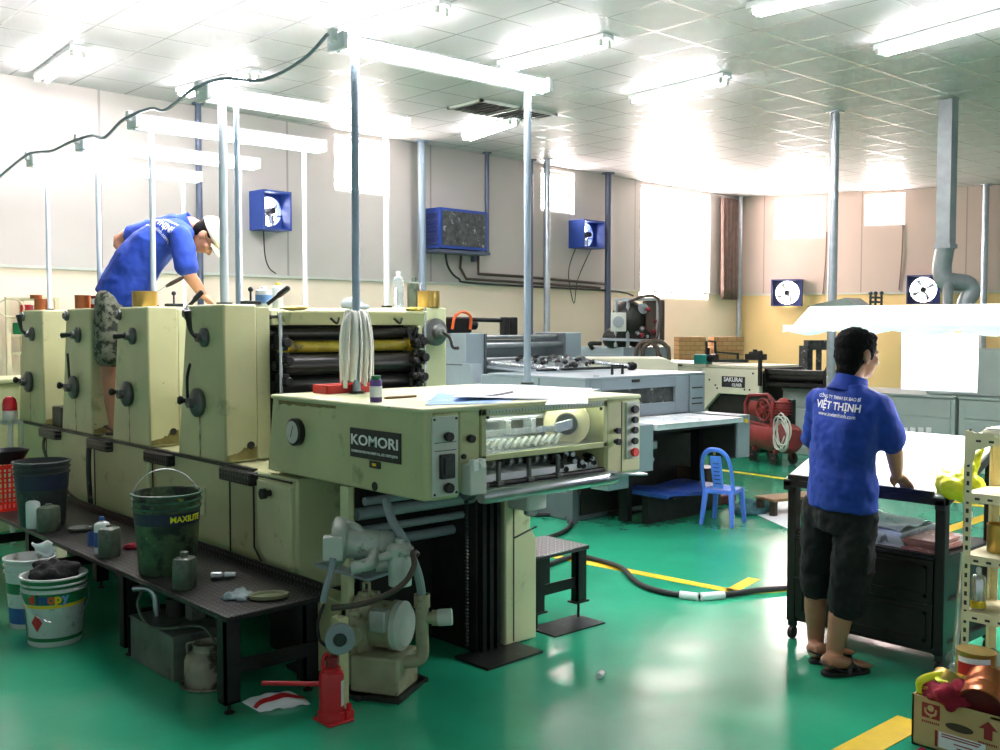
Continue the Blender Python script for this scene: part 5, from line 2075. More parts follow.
f1 = off_wall(lambda x, y: bu2(x, y, .34), 263, 189, 292, 231)
fan(bp_, f1[0], f1[1], f1[2], f1[3], .34, 'fan_blue', 'large blue box fan on the grey back wall beyond the bent worker', cord=[(f1[1] - .25, f1[2], .1), (f1[1] - .22, f1[2] - .3, .08), (f1[1] - .15, DADO + .1, .06), (f1[1] - .05, DADO + .03, .06)])
f2 = off_wall(lambda x, y: bu2(x, y, .36), 584, 219, 605, 249)
fan(bp_, f2[0], f2[1], f2[2], f2[3], .36, 'fan_blue', 'blue box fan on the back wall beside the dark slate pole', cord=[(f2[0] + .1, f2[2], .1), (f2[0] - .05, f2[2] - .4, .08), (f2[0] + .1, f2[2] - .9, .07), (f2[0] + .2, f2[2] - .5, .07), (f2[1] - .05, f2[2], .1)])
f3 = off_wall(ru, 773, 280, 803, 306)
fan(rp_, *f3, .26, 'fan_navy', 'navy box fan on the ochre wall beyond the lone lamp hood end, glowing white', cord=None)
f4 = off_wall(ru, 907, 276, 940, 304)
fan(rp_, *f4, .26, 'fan_navy', 'navy box fan on the ochre wall partly behind the galvanised air duct', cord=None)

c0 = off_wall(lambda x, y: bu2(x, y, .42), 440, 207, 487, 251)
ck = thing('evaporative_cooler', 'wide blue framed cooler with a dark speckled mesh front on a wall bracket', 'cooler', bp_((c0[0] + c0[1]) / 2, c0[2], .05))


def hxp(P, mb, a, b_, c_, d_, e, f):
    mb.hexa([P(a, c_, e), P(b_, c_, e), P(b_, c_, f), P(a, c_, f), P(a, d_, e), P(b_, d_, e), P(b_, d_, f), P(a, d_, f)])


u = MB()
hxp(bp_, u, c0[0], c0[1], c0[2], c0[3], .06, .42)
u.build('casing', 'fan_blue', ck, smooth=0)
u = MB()
hxp(bp_, u, c0[0] + .04, c0[1] - .04, c0[2] + .04, c0[3] - .04, .41, .43)
u.build('mesh_front', 'mesh_dark', ck, smooth=0)
for i in range(9):
    zz = c0[2] + .05 + i * (c0[3] - c0[2] - .1) / 9
    u = MB()
    u.hexa([bp_(c0[0] - .018, zz, .12), bp_(c0[0] + .01, zz, .12), bp_(c0[0] + .01, zz, .38), bp_(c0[0] - .018, zz, .38), bp_(c0[0] - .002, zz + .03, .12), bp_(c0[0] + .01, zz + .03, .12), bp_(c0[0] + .01, zz + .03, .38), bp_(c0[0] - .002, zz + .03, .38)])
    u.build('slat', 'fan_navy', ck, smooth=0)
u = MB()
hxp(bp_, u, c0[0] - .05, c0[1] + .05, c0[2] - .06, c0[2] - .02, .05, .44)
u.build('bracket', 'pole_dark', ck, smooth=0)
for uu in (c0[0] - .03, c0[1] + .06):
    u = MB()
    hxp(bp_, u, uu - .03, uu + .03, c0[2] - .14, c0[3] - .1 if uu > c0[0] + .5 else c0[2], .05, .12)
    u.build('bracket_post', 'pole_dark', ck, smooth=0)


def wall_pipe(pts, r, label, m='dark_steel', name='conduit'):
    u = MB()
    u.tube([bp_(*bu(x, y), .07 + r) for x, y in pts], r, 8, smooth=False)
    return tag(u.build(name, m), label, 'pipe')


wall_pipe([(474, 254), (474, 274), (520, 277), (601, 284), (604, 290), (604, 336), (640, 342)], .022, 'brown conduit dropping from the cooler middle and along the top of the cream wall', 'hose_brown')
wall_pipe([(457, 254), (456, 268), (462, 279), (540, 284), (596, 288)], .02, 'lower brown conduit running just under the first along the cream wall', 'hose_brown')
u = MB()
u.tube([bp_(*bu(436, 254), .2), bp_(*bu(439, 268), .2), bp_(*bu(449, 279), .2), bp_(*bu(470, 284), .2), bp_(*bu(600, 291), .2), bp_(*bu(624, 296), .2)], .016, 8)
tag(u.build('cooler_cable', 'rubber'), 'black cable curving down from the end of the blue framed cooler', 'cable')

# folded brown curtain by the corner
cu0, cu1 = bu2(721, 240, .14)[0], bu2(737, 240, .14)[0]
u = MB()
cols = 40
u.sheet(lambda a, b_: bp_(cu0 + (cu1 - cu0) * a, 2.2 + (CEIL - .08 - 2.2) * b_, .14 + .05 * math.sin(a * 2 * PI * 4.5) + .01 * math.sin(b_ * 5 + a * 20)), cols, 8)
o = u.build('curtain', 'curtain_brown', smooth=60)
sd = o.modifiers.new('thick', 'SOLIDIFY')
sd.thickness = .008
tag(o, 'narrow brown folded curtain hanging at the far corner of the room', 'curtain')

# cords on the side wall below the windows
for (x, y0, y1), lab in (((827, 232, 294), 'thin dark cord hanging below the first side window'), ((903, 225, 290), 'thin dark cord hanging below the second side window')):
    u = MB()
    a, b_ = ru(x, y0), ru(x - 4, y1)
    u.tube([rp_(a[0], a[1], .05), rp_((a[0] + b_[0]) / 2 + .015, (a[1] + b_[1]) / 2, .06), rp_(b_[0], b_[1], .05)], .012, 6)
    tag(u.build('cord', 'curtain_brown'), lab, 'cord')

# ------------------------------------------------------------------ galvanised duct
dk = thing('air_duct', 'square galvanised air duct dropping from the ceiling to a curved round elbow', 'duct', (11.7, 5.34, 1.9))
u = MB()
dx, dy = 11.70, 5.36
u.hexa([(dx - .08, dy - .08, 2.62), (dx + .08, dy - .08, 2.62), (dx + .08, dy + .08, 2.62), (dx - .08, dy + .08, 2.62), (dx - .08, dy - .08, CEIL - .002), (dx + .08, dy - .08, CEIL - .002), (dx + .08, dy + .08, CEIL - .002), (dx - .08, dy + .08, CEIL - .002)])
u.build('duct_shaft', 'duct_zinc', dk, smooth=0)
u = MB()
u.box(dx - .095, dx + .095, dy - .095, dy + .095, 2.57, 2.62)
u.build('duct_collar', 'duct_zinc', dk, smooth=0)
d_ = 11.85
u = MB()
u.tube([(dx, dy, 2.60), pd(942, 268, d_), pd(945, 280, d_), pd(955, 282, d_), pd(967, 284, d_), pd(971, 292, d_), pd(966, 302, d_), pd(962, 318, d_)], [.10, .105, .105, .10, .10, .10, .095, .09], 20)
u.build('elbow', 'duct_zinc', dk, smooth=60)
u = MB()
u.tube([pd(947, 282, d_ - .05), pd(948, 292, d_ - .05), pd(947, 330, d_)], [.06, .055, .05], 16)
u.build('branch_pipe', 'duct_zinc', dk)

# ------------------------------------------------------------------ second press, blue grey
p2 = thing('offset_printing_press', 'second printing press painted blue-grey, behind the pale green press', 'printing press', (7.2, 6.9, 0))


def part2(mb, name, m, parent=None, **k):
    return mb.build(name, m, parent if parent is not None else p2, **k)


A0, A1 = 6.40, 8.07
u = MB()
u.prism([(A0, 6.0, .86), (A0, 7.35, .86), (A0, 7.35, 1.235), (A0, 6.0, 1.235)], (.05, 0, 0))
part2(u, 'side_panel', 'press_blue', bev=.008)
u = MB()
u.box(A0 - .006, A0 + .004, 6.56, 6.566, .87, 1.23)
part2(u, 'panel_joint', 'seam_dark', smooth=0)
u = MB()
u.box(A0 - .004, A1 + .004, 6.0, 7.25, 1.225, 1.25)
tp2 = part2(u, 'top_plate', 'press_blue', bev=.006)
u = MB()
u.tube([(7.02, 6.25, 1.25), (7.02, 6.25, 1.33), (7.16, 6.25, 1.33), (7.16, 6.25, 1.25)], .014, 10, smooth=False)
part2(u, 'top_handle', 'knob_black', tp2)
for x in (6.7, 7.3):
    u = MB()
    u.lathe((x, 6.15, 1.25), [(.03, 0), (.03, .004)], 14)
    part2(u, 'plug', 'press_blue_dark', tp2)
# end guard with a dark window, recessed frame
u = MB()
for a in ((A0 + .05, 6.60, .88, 1.225), (7.62, 7.82, .88, 1.225), (6.60, 7.62, 1.13, 1.225), (6.60, 7.62, .88, .99)):
    u.box(a[0], a[1], 6.0, 6.03, a[2], a[3])
part2(u, 'end_guard', 'press_blue', bev=.004)
u = MB()
u.box(6.58, 7.64, 6.035, 6.045, .97, 1.15)
part2(u, 'guard_window', 'mesh_dark', smooth=0)
u = MB()
u.box(7.84, A1, 6.0, 6.35, .86, 1.225)
ep = part2(u, 'end_post', 'press_blue', bev=.006)
for z in (1.10, 1.0, .95):
    u = MB()
    u.box(7.87, 8.03, 5.994, 6.002, z, z + .012)
    part2(u, 'vent_slot', 'seam_dark', ep, smooth=0)
u = MB()
u.box(7.0, 7.1, 5.99, 6.0, 1.19, 1.215)
part2(u, 'finger_grip', 'seam_dark', smooth=0)
# pile frame in front
for x0, x1, nm in ((6.18, 6.60, 'pile_post'), (7.76, 7.97, 'pile_post')):
    u = MB()
    u.box(x0 if x0 < 7 else x0 + .02, x1, 5.42, 5.95, .50, .885)
    q = part2(u, nm, 'press_blue', bev=.006)
    u = MB()
    u.box((x1 + .001) if x0 < 7 else x0, (x1 + .02) if x0 < 7 else x0 + .021, 5.44, 5.93, .50, .88)
    part2(u, 'post_edge', 'seam_dark', q, smooth=0)
u = MB()
u.cyl((7.90, 5.42, .83), (7.90, 5.40, .83), .018, n=14)
part2(u, 'warning_stud', 'yellow_paint')
u = MB()
u.box(6.62, 7.76, 5.45, 5.97, .80, .83)
part2(u, 'pile_table', 'black_iron', smooth=0)
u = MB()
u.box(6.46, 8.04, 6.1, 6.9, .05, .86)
part2(u, 'dark_core', 'grime', smooth=0)  # dark backing block added so the open space under the table looks shaded
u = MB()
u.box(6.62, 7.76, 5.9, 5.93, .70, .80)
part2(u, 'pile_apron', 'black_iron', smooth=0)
for x in (6.66, 7.66):
    u = MB()
    u.box(x, x + .06, 5.75, 5.85, .02, .8)
    part2(u, 'frame_post', 'black_iron', smooth=0)
u = MB()
u.box(6.7, 7.0, 5.7, 5.85, .62, .70)
part2(u, 'pile_motor', 'steel', bev=.01)
u = MB()
u.lathe_ax((6.72, 5.6, .56), (6.80, 5.6, .56), [(.02, 0), (.04, .2), (.04, .8), (.02, 1)], 14)
part2(u, 'roller_end', 'steel')
u = MB()
u.box(A0, 7.0, 6.12, 6.6, .0, .24)
part2(u, 'base_block', 'press_blue_dark', bev=.01)
u = MB()
u.box(7.78, 8.0, 5.75, 6.25, .0, .37)
part2(u, 'base_block', 'brown_dark', bev=.006)
u = MB()
u.box(6.3, 6.36, 6.05, 6.12, 0, .86)
part2(u, 'frame_post', 'press_blue_dark', smooth=0)
u = MB()
u.box(6.36, 6.62, 5.7, 5.9, .32, .50)
part2(u, 'junction_box', 'press_blue', bev=.006)
# printing unit behind
for x0, x1 in ((A0, 6.64), (7.76, 8.02)):
    u = MB()
    u.box(x0, x1, 7.58, 8.05, .0, 1.62)
    q = part2(u, 'unit_frame', 'press_blue', bev=.01)
    u = MB()
    u.box(x1 if x0 < 7 else x0 - .018, x1 + .018 if x0 < 7 else x0, 7.56, 8.0, .86, 1.615)
    part2(u, 'frame_edge', 'press_blue_dark', q, smooth=0)
    if x0 < 7:
        u = MB()
        u.box(A0 - .004, A0 + .002, 7.575, 8.05, 1.31, 1.318)
        part2(u, 'panel_joint', 'seam_dark', q, smooth=0)
u = MB()
u.box(6.66, 7.74, 7.8, 7.9, .9, 1.55)
part2(u, 'unit_core', 'press_blue_dark', smooth=0)
for z, y, r, m in ((1.58, 7.68, .022, 'steel'), (1.50, 7.62, .028, 'steel'), (1.36, 7.6, .02, 'steel'), (1.33, 7.5, .02, 'bright_steel')):
    u = MB()
    u.cyl((6.64, y, z), (7.76, y, z), r, n=14)
    part2(u, 'cross_rod', m)
for a, b_ in (((6.72, 7.5, 1.33), (6.95, 6.85, 1.28)), ((7.62, 7.55, 1.36), (7.85, 6.75, 1.29))):
    u = MB()
    u.cyl(a, b_, .022, n=12)
    part2(u, 'feed_arm', 'bright_steel')
u = MB()
u.lathe_ax((7.83, 6.75, 1.29), (7.9, 6.72, 1.29), [(.04, 0), (.045, .5), (.03, 1)], 14)
part2(u, 'arm_clamp', 'black_iron')
u = MB()
u.cyl((6.7, 6.9, 1.28), (7.85, 6.78, 1.28), .014, n=10)
part2(u, 'stop_rod', 'dark_steel')
rnd = random.Random(21)
for k_ in range(66):
    x = 6.78 + rnd.random() * .95
    y = 6.95 + rnd.random() * .5
    z = 1.28 + (y - 6.95) * .15 + rnd.random() * .03
    u = MB()
    if k_ % 2:
        u.lathe_ax((x, y, z), (x + .05, y + rnd.uniform(-.03, .03), z + .02), [(.018, 0), (.024, .3), (.024, .7), (.012, 1)], 10)
        part2(u, 'gripper_roller', 'black_iron')
    else:
        u.obox((x, y, z), (.07, .016, .04), (rnd.uniform(-1, 1), rnd.uniform(-1, 1), .2))
        part2(u, 'gripper', 'steel', smooth=0)
u = MB()
u.hexa([(6.66, 6.85, 1.24), (7.76, 6.85, 1.24), (7.76, 7.6, 1.28), (6.66, 7.6, 1.28), (6.66, 6.85, 1.252), (7.76, 6.85, 1.252), (7.76, 7.6, 1.30), (6.66, 7.6, 1.30)])
part2(u, 'feed_board', 'press_blue', smooth=0)
u = MB()
u.prism([(A0 - .01, 7.36, .86), (A0 - .01, 7.62, .86), (A0 - .01, 7.62, 1.33), (A0 - .01, 7.50, 1.33)], (.14, 0, 0))
part2(u, 'wedge_cover', 'press_blue', bev=.006)
# black arm with red hose on top of the far unit
u = MB()
u.cyl((6.45, 7.85, 1.76), (7.1, 7.75, 1.745), .022, n=12)
arm = part2(u, 'sucker_arm', 'black_iron')
for x in (7.02, 7.13):
    u = MB()
    u.box(x, x + .075, 7.7, 7.78, 1.60, 1.78)
    part2(u, 'sucker_head', 'black_iron', arm, bev=.01)
u = MB()
u.box(6.32, 6.68, 7.8, 8.0, 1.62, 1.78)
u.cyl((6.6, 7.85, 1.7), (6.75, 7.82, 1.7), .05, n=14)
part2(u, 'sucker_motor', 'black_iron', arm, bev=.02)
u = MB()
u.tube([(6.40, 7.78, 1.66), (6.42, 7.76, 1.78), (6.52, 7.76, 1.83), (6.62, 7.76, 1.78), (6.63, 7.78, 1.66)], .014, 8)
part2(u, 'red_hose', 'orange', arm)
# sheets on the pile table, blue sheets below
u = MB()
u.hexa([(6.62, 5.40, .831), (7.78, 5.36, .831), (7.76, 5.96, .831), (6.62, 5.96, .831), (6.62, 5.40, .878), (7.78, 5.36, .872), (7.76, 5.96, .878), (6.62, 5.96, .878)])
o = u.build('paper_stack', 'paper_print', smooth=0)
tag(o, 'wide stack of pale printed sheets on the delivery of the blue-grey press', 'paper stack')
u = MB()
u.sheet(lambda a, b_: V((6.62 + 1.15 * a, 5.39 - .035 * a + .57 * b_, .8785 - .005 * a + .003 * math.sin(a * 7 + b_ * 4))), 12, 8)
u.build('top_sheet', 'paper_blue' if False else 'paper', o, smooth=60)
u = MB()
u.sheet(lambda a, b_: V((6.78 + .85 * a - .08 * b_, 5.42 + .44 * b_ - .03 * a + (.02 * math.sin(a * 18) if b_ == 0 else 0), .27 + .012 * math.sin(a * 9) + .02 * b_)), 20, 8, .03)
tag(u.build('blue_sheets', 'fan_blue', smooth=60), 'low stack of blue sheets under the blue-grey press by the chair', 'paper stack')
u = MB()
u.box(6.78, 7.5, 5.62, 5.69, .0, .235)
u.box(6.9, 7.4, 5.45, 5.72, .215, .236)
tag(u.build('pallet', 'grime', smooth=0), 'dark low pallet carrying the blue sheets', 'pallet')
u = MB()
u.cyl(pz(621, 511, .03), pz(648, 507, .03), .025, n=14)
tag(u.build('white_tube', 'label_white'), 'short white tube on the floor in front of the blue-grey press', 'tube')
hose('floor_cable', [pz(610, 514, .02), pz(640, 509, .02), pz(680, 505, .02), pz(700, 508, .02)], .02, 'rubber', 'dark hose on the floor along the base of the blue-grey press', 'cable')

# ------------------------------------------------------------------ engine cabinet, boxes, cream machine
gc = thing('control_cabinet', 'low light blue cabinet at the back wall under the engine frame', 'cabinet', (10.75, 9.55, 0))
u = MB()
q0 = pd(593, 350, 14.2)
u.box(q0.x, q0.x + .95, q0.y - .55, q0.y + .3, 0, 1.40)
u.build('cabinet_body', 'press_blue', gc, bev=.01)
u = MB()
u.box(q0.x - .006, q0.x + .004, q0.y - .5, q0.y + .25, .1, 1.3)
u.build('door', 'press_blue', gc, bev=.004)
u = MB()
u.tube([q0 + V((-.01, -.0, 0.02)), q0 + V((-.05, .0, .06)), q0 + V((-.05, 0, .09)), q0 + V((.08, -.08, .09))], .03, 12)
u.build('pipe_elbow', 'dark_steel', gc)
en = thing('engine_unit', 'dark engine-like blower unit on an open steel frame at the back', 'engine', pd(636, 350, 14))
e0 = pd(640, 322, 14.0)
u = MB()
u.ball(e0 + V((-.12, .10, .02)), (.24, .24, .28), 20, 12)
u.ball(e0 + V((-.25, .2, -.22)), (.2, .2, .16), 16, 10)
u.ball(e0 + V((.0, .0, -.2)), (.22, .2, .16), 16, 10)
u.build('engine_block', 'grime', en, voxel=.03)
u = MB()
u.obox(e0 + V((.14, -.12, .02)), (.26, .3, .55), (.74, -.67, 0))
u.build('engine_cover', 'brown_dark', en, bev=.02)
u = MB()
u.lathe_ax(e0 + V((-.02, -.02, .18)), e0 + V((-.1, -.14, .18)), [(.05, 0), (.07, .4), (.07, 1), (.045, 1)], 20)
u.build('port', 'steel', en)
rnd = random.Random(4)
for k_ in range(12):
    a = e0 + V((rnd.uniform(-.3, .12), rnd.uniform(-.12, .1) - .12, rnd.uniform(-.28, .2)))
    u = MB()
    u.lathe_ax(a, a + V((-.05, -.06, 0)), [(.03, 0), (.035, .5), (.02, 1)], 10)
    u.build('fitting', 'steel' if k_ % 2 else 'red_dark', en)
fr = MB()
for x in (616, 628, 658):
    a = pd(x, 300, 13.8)
    b_ = pd(x, 362, 13.8)
    fr.bar(a, (a.x, a.y, 1.405), .035, .035)
fr.bar(pd(614, 300, 13.8), pd(660, 299, 13.8), .035, .035)
fr.bar(pd(600, 339, 13.8), pd(662, 341, 13.8), .035, .035)
fr.build('frame', 'galvanised', en, smooth=0)
u = MB()
u.obox(pd(618.5, 322, 13.6), (.20, .05, .25), (.74, -.67, 0))
q = u.build('gauge_box', 'panel_grey', en, bev=.01)
u = MB()
u.lathe_ax(pd(618.5, 322, 13.565), pd(618.5, 322, 13.55), [(.075, 0), (.075, 1)], 24)
u.build('gauge_dial', 'hose_grey', q)
u = MB()
u.tube([pd(628, 302, 13.8), pd(645, 296, 13.7), pd(658, 299, 13.7), pd(660, 320, 13.7), pd(656, 345, 13.7), pd(662, 358, 13.7)], .02, 8)
u.build('cable_loop', 'hose_brown', en)
for dx_, lab in ((0, 'brown hose arching beside the engine frame, nearer the cabinet'), (11, 'second brown hose arch beside the engine frame, wider one')):
    hose('air_hose', [V((pd(636 + dx_ * .6, 361, 13).x, pd(636 + dx_ * .6, 361, 13).y, .02)), pd(636 + dx_ * .6, 361, 13), pd(638 + dx_ * .6, 347, 13), pd(646 + dx_ * .8, 341, 13), pd(655 + dx_, 346, 13), pd(658 + dx_, 361, 13), V((pd(659 + dx_, 361, 13).x, pd(659 + dx_, 361, 13).y, .02))], .028, 'hose_brown', lab)
gp = thing('junction_box', 'pale slanted cover box on the floor behind the delivery of the blue-grey press', 'box', (9.3, 8.5, 0))
u = MB()
q = pd(612, 362, 11.6)
u.prism([(q.x - .35, q.y + .3, 0), (q.x + .55, q.y - .5, 0), (q.x + .55, q.y - .5, 1.27), (q.x + .42, q.y - .40, 1.33), (q.x - .25, q.y + .2, 1.33)], (.4, .4, 0))
u.build('cover', 'cream_paint', gp, bev=.01)


def brick_mat():
    m = mat('brick_blocks', (200, 158, 108), 0.85, 0, 0.05)
    nt = m.node_tree
    b = nt.nodes['Principled BSDF']
    tc = nt.nodes['Texture Coordinate']
    mp = nt.nodes.new('ShaderNodeMapping')
    mp.inputs['Rotation'].default_value = (PI / 2, 0, 0)
    br = nt.nodes.new('ShaderNodeTexBrick')
    br.inputs['Scale'].default_value = 1.0
    br.inputs['Brick Width'].default_value = .22
    br.inputs['Row Height'].default_value = .075
    br.inputs['Mortar Size'].default_value = .006
    br.inputs['Color1'].default_value = rgb((206, 164, 112))
    br.inputs['Color2'].default_value = rgb((188, 142, 92))
    br.inputs['Mortar'].default_value = rgb((150, 112, 74))
    cx = nt.nodes.new('ShaderNodeSeparateXYZ')
    nt.links.new(tc.outputs['Object'], cx.inputs[0])
    cb_ = nt.nodes.new('ShaderNodeCombineXYZ')
    nt.links.new(math_node(nt, 'SUBTRACT', cx.outputs['X'], cx.outputs['Y']), cb_.inputs['X'])
    nt.links.new(cx.outputs['Z'], cb_.inputs['Y'])
    nt.links.new(cb_.outputs[0], br.inputs['Vector'])
    nt.links.new(br.outputs['Color'], b.inputs['Base Color'])


brick_mat()
BXG = 'tan stacks near the far corner'
for i, (x0, x1, yt, dd) in enumerate(((679, 706, 337, 17.4), (714, 744, 337, 17.4))):
    a, b_ = pd(x0, yt, dd), pd(x1, yt, dd)
    u = MB()
    dv = (b_ - a)
    dv.z = 0
    nv = V((-dv.y, dv.x, 0)).normalized() * .5
    lo = [V((p.x, p.y, 0)) for p in (a, b_, b_ + nv, a + nv)]
    hi = [V((p.x, p.y, a.z)) for p in (a, b_, b_ + nv, a + nv)]
    u.hexa(lo + hi)
    tag(u.build('brick_stack', 'brick_blocks', smooth=0), ('tan stack of brick-like blocks nearer the engine frame' if i == 0 else 'tan stack of brick-like blocks below the brown curtain'), 'stack', BXG)
u = MB()
a, b_ = pd(706.5, 341, 17.1), pd(713.5, 341, 17.1)
u.bar(a, (a.x, a.y, 0), .03, .03)
u.bar(pd(715, 342, 17.1), pd(716, 362, 17.1), .03, .03)
u.bar(pd(716, 352, 17.1), pd(738, 354, 17.1), .03, .03)
u.bar(pd(708, 341, 17.1), pd(716, 342, 17.1), .03, .03)
u.bar(pd(738, 353, 17.1), pd(738, 364, 17.1), .03, .03)
tag(u.build('pipe_frame', 'dark_steel', smooth=0), 'thin dark angled pipe frame before the tan brick stacks', 'pipe')

SX = 11.6
sk = thing('cream_printing_machine', 'cream coloured printing machine with a black name plate behind the red compressor', 'printing machine', (12.2, 8.5, 0))
u = MB()
u.prism([(SX, 7.75, 1.115), (SX, 9.9, 1.115), (SX, 9.9, 0), (SX, 8.62, 0), (SX, 8.62, .55), (SX, 8.40, .77), (SX, 7.75, .77)], (.08, 0, 0))
sp_ = u.build('side_plate', 'cream_paint', sk, bev=.008)
u = MB()
u.box(SX - .02, SX + .05, 8.66, 8.72, .2, 1.10)
u.build('plate_joint', 'panel_grey', sp_, smooth=0)
u = MB()
u.box(SX + .1, SX + 1.0, 7.8, 9.9, .02, 1.05)
u.build('dark_core', 'grime', sk, smooth=0)
u = MB()
u.box(SX - .01, SX + 1.0, 7.78, 8.55, 1.12, 1.155)
u.build('top_rail', 'cream_paint', sk, bev=.006)
u = MB()
u.box(SX - .02, SX + .9, 8.6, 10.2, 1.12, 1.17)
u.build('top_rail', 'cream_paint', sk, bev=.006)
u = MB()
u.box(SX - .022, SX - .015, 9.0, 10.1, 1.125, 1.145)
u.build('rail_groove', 'seam_dark', sk, smooth=0)
np0, np1 = px(722, 376, SX), px(745, 388, SX)
u = MB()
u.box(SX - .008, SX + .001, np1.y, np0.y, np1.z, np0.z)
pl2 = u.build('name_plate', 'plate_black', sk, bev=.002)
cy_, cz_ = (np0.y + np1.y) / 2, (np0.z + np1.z) / 2
lettering('SAKURAI', .082, 'letter_white', (SX - .0095, cy_ + .0, cz_ + .03), (0, -1, 0), (0, 0, 1), pl2, bold=.002, squash=.92)
lettering('OLIVER', .06, 'letter_white', (SX - .0095, cy_ - .06, cz_ - .042), (0, -1, 0), (0, 0, 1), pl2, bold=.001, squash=.8)
for y, z in ((7.85, 1.06), (8.55, .95), (8.45, .88), (8.42, .84), (7.9, .84), (7.98, .84)):
    u = MB()
    u.lathe_ax((SX, y, z), (SX - .006, y, z), [(.014, 0), (.012, 1)], 10)
    u.build('bolt', 'seam_dark', sp_)
u = MB()
q = px(702, 358, SX)
u.box(q.x - .05, q.x + .1, q.y - .11, q.y + .11, q.z - .08, q.z + .05)
u.build('teal_motor', 'teal', sk, bev=.015)
u = MB()
u.cyl((q.x, q.y - .12, q.z), (q.x, q.y - .24, q.z), .06, n=14)
u.cyl((q.x, q.y - .1, q.z + .05), (q.x, q.y - .1, q.z + .14), .025, n=10)
u.build('motor_gear', 'black_iron', sk)
q = px(755, 357, SX)
u = MB()
u.box(q.x - .04, q.x + .08, q.y - .13, q.y + .13, q.z - .04, q.z + .04)
u.cyl((q.x, q.y, q.z), (q.x, q.y, q.z + .1), .03, n=10)
u.cyl((q.x, q.y + .08, q.z + .04), (q.x, q.y - .1, q.z + .06), .03, n=10)
u.box(q.x - .02, q.x + .02, q.y - .1, q.y - .06, .9, q.z)
u.build('clamp_block', 'black_iron', sk)
u = MB()
u.bar(px(712, 361, SX - .05), px(748, 361, SX - .05), .03, .04)
u.build('guide_bar', 'dark_steel', sk, smooth=0)
# black roller table beside it
rt = thing('roller_table', 'black roller table at the end of the cream machine', 'table', (12.1, 7.2, 0))
u = MB()
u.box(SX + .1, SX + .9, 6.85, 7.72, .90, .95)
u.build('lower_beam', 'black_iron', rt, smooth=0)
u = MB()
u.box(SX + .1, SX + .16, 6.85, 7.72, 1.06, 1.12)
u.build('upper_beam', 'dark_steel', rt, smooth=0)
for k_ in range(5):
    u = MB()
    u.cyl((SX + .2 + k_ * .16, 6.86, 1.03), (SX + .2 + k_ * .16, 7.70, 1.03), .06, n=14)
    u.build('roller', 'roller_dark', rt)
for y in (6.84, 7.70):
    u = MB()
    u.box(SX + .08, SX + .95, y, y + .03, .88, 1.13)
    u.build('end_plate', 'black_iron', rt, smooth=0)
for y in (6.9, 7.66):
    for x in (SX + .15, SX + .8):
        u = MB()
        u.box(x, x + .06, y, y + .06, .871, .9)
        u.build('leg', 'black_iron', rt, smooth=0)
# long grey cabinets along the far side
SXC = 11.95
for i, (y0, y1, lab) in enumerate(((5.32, 7.62, 'grey green machine cabinet behind the compressor and the standing worker'), (2.2, 5.28, 'long grey green machine cabinet seen beneath the white hanging sheet'))):
    t = thing('machine_cabinet', lab, 'cabinet', (SXC + .5, (y0 + y1) / 2, 0), group='grey green cabinets along the far side')
    u = MB()
    u.box(SXC, SXC + 1.0, y0, y1, 0, .84)
    q = u.build('cabinet_body', 'machine_grey', t, bev=.01)
    u = MB()
    u.box(SXC - .02, SXC + 1.02, y0, y1, .842, .87)
    u.build('cabinet_top', 'machine_grey', t, bev=.005)
    n = 2 if i == 0 else 4
    for k_ in range(n):
        a = y0 + .05 + k_ * (y1 - y0 - .1) / n
        b_ = a + (y1 - y0 - .1) / n - .02
        u = MB()
        u.box(SXC - .012, SXC + .005, a, b_, .62, .82)
        u.build('drawer', 'machine_grey', t, bev=.004)
        u = MB()
        u.box(SXC - .012, SXC + .005, a, b_, .08, .60)
        d_o = u.build('door', 'machine_grey', t, bev=.004)
        u = MB()
        u.tube([(SXC - .012, b_ - .08, .50), (SXC - .035, b_ - .08, .50), (SXC - .035, b_ - .08, .42), (SXC - .012, b_ - .08, .42)], .008, 8, smooth=False)
        u.build('handle', 'dark_steel', d_o)
for i, y in enumerate((5.42, 5.32, 5.18, 5.05)):
    u = MB()
    c_ = px(905 + i * 8, 430, SXC - .016)
    u.box(SXC - .03, SXC - .012, c_.y - .03, c_.y + .03, c_.z - .03, c_.z + .03)
    u.build('switch_plate', 'white_paint', bpy.data.objects['machine_cabinet'], bev=.003)
# upper machine on the cabinet
um = thing('grey_machine', 'pale grey machine with a dark window standing on the long cabinet behind the white sheet', 'machine', (SXC + .6, 5.0, .872))
u = MB()
u.prism([(SXC + .15, 4.15, .872), (SXC + .15, 5.75, .872), (SXC + .15, 5.75, 1.25), (SXC + .15, 5.45, 1.42), (SXC + .15, 4.15, 1.42)], (.7, 0, 0))
q = u.build('machine_body', 'machine_grey', um, bev=.02)
u = MB()
u.box(SXC + .135, SXC + .152, 5.28, 5.50, .92, 1.22)
u.build('window', 'mesh_dark', q, bev=.004)
u = MB()
u.ball((SXC + .3, 5.5, 1.44), (.18, .22, .06), 14, 8)
u.ball((SXC + .3, 5.35, 1.50), (.1, .1, .06), 12, 8)
u.build('dark_cover', 'rag_black', um, voxel=.02)
dm = thing('dark_machine', 'dark machine with a pale panel seen past the edge of the white sheet', 'machine', (SXC + .6, 3.4, .872))
u = MB()
u.box(SXC + .2, SXC + .9, 2.6, 4.10, .872, 1.75)
u.build('machine_body', 'dark_steel', dm, bev=.02)
u = MB()
u.box(SXC + .17, SXC + .21, 3.3, 3.85, 1.2, 1.68)
u.build('panel', 'press_blue', dm, bev=.01)
u = MB()
u.prism([(SXC - .05, 3.0, .90), (SXC - .05, 4.15, .90), (SXC - .05, 4.05, .95), (SXC - .05, 3.0, 1.02)], (.25, 0, 0))
u.build('feed_edge', 'roller_dark', dm, bev=.005)
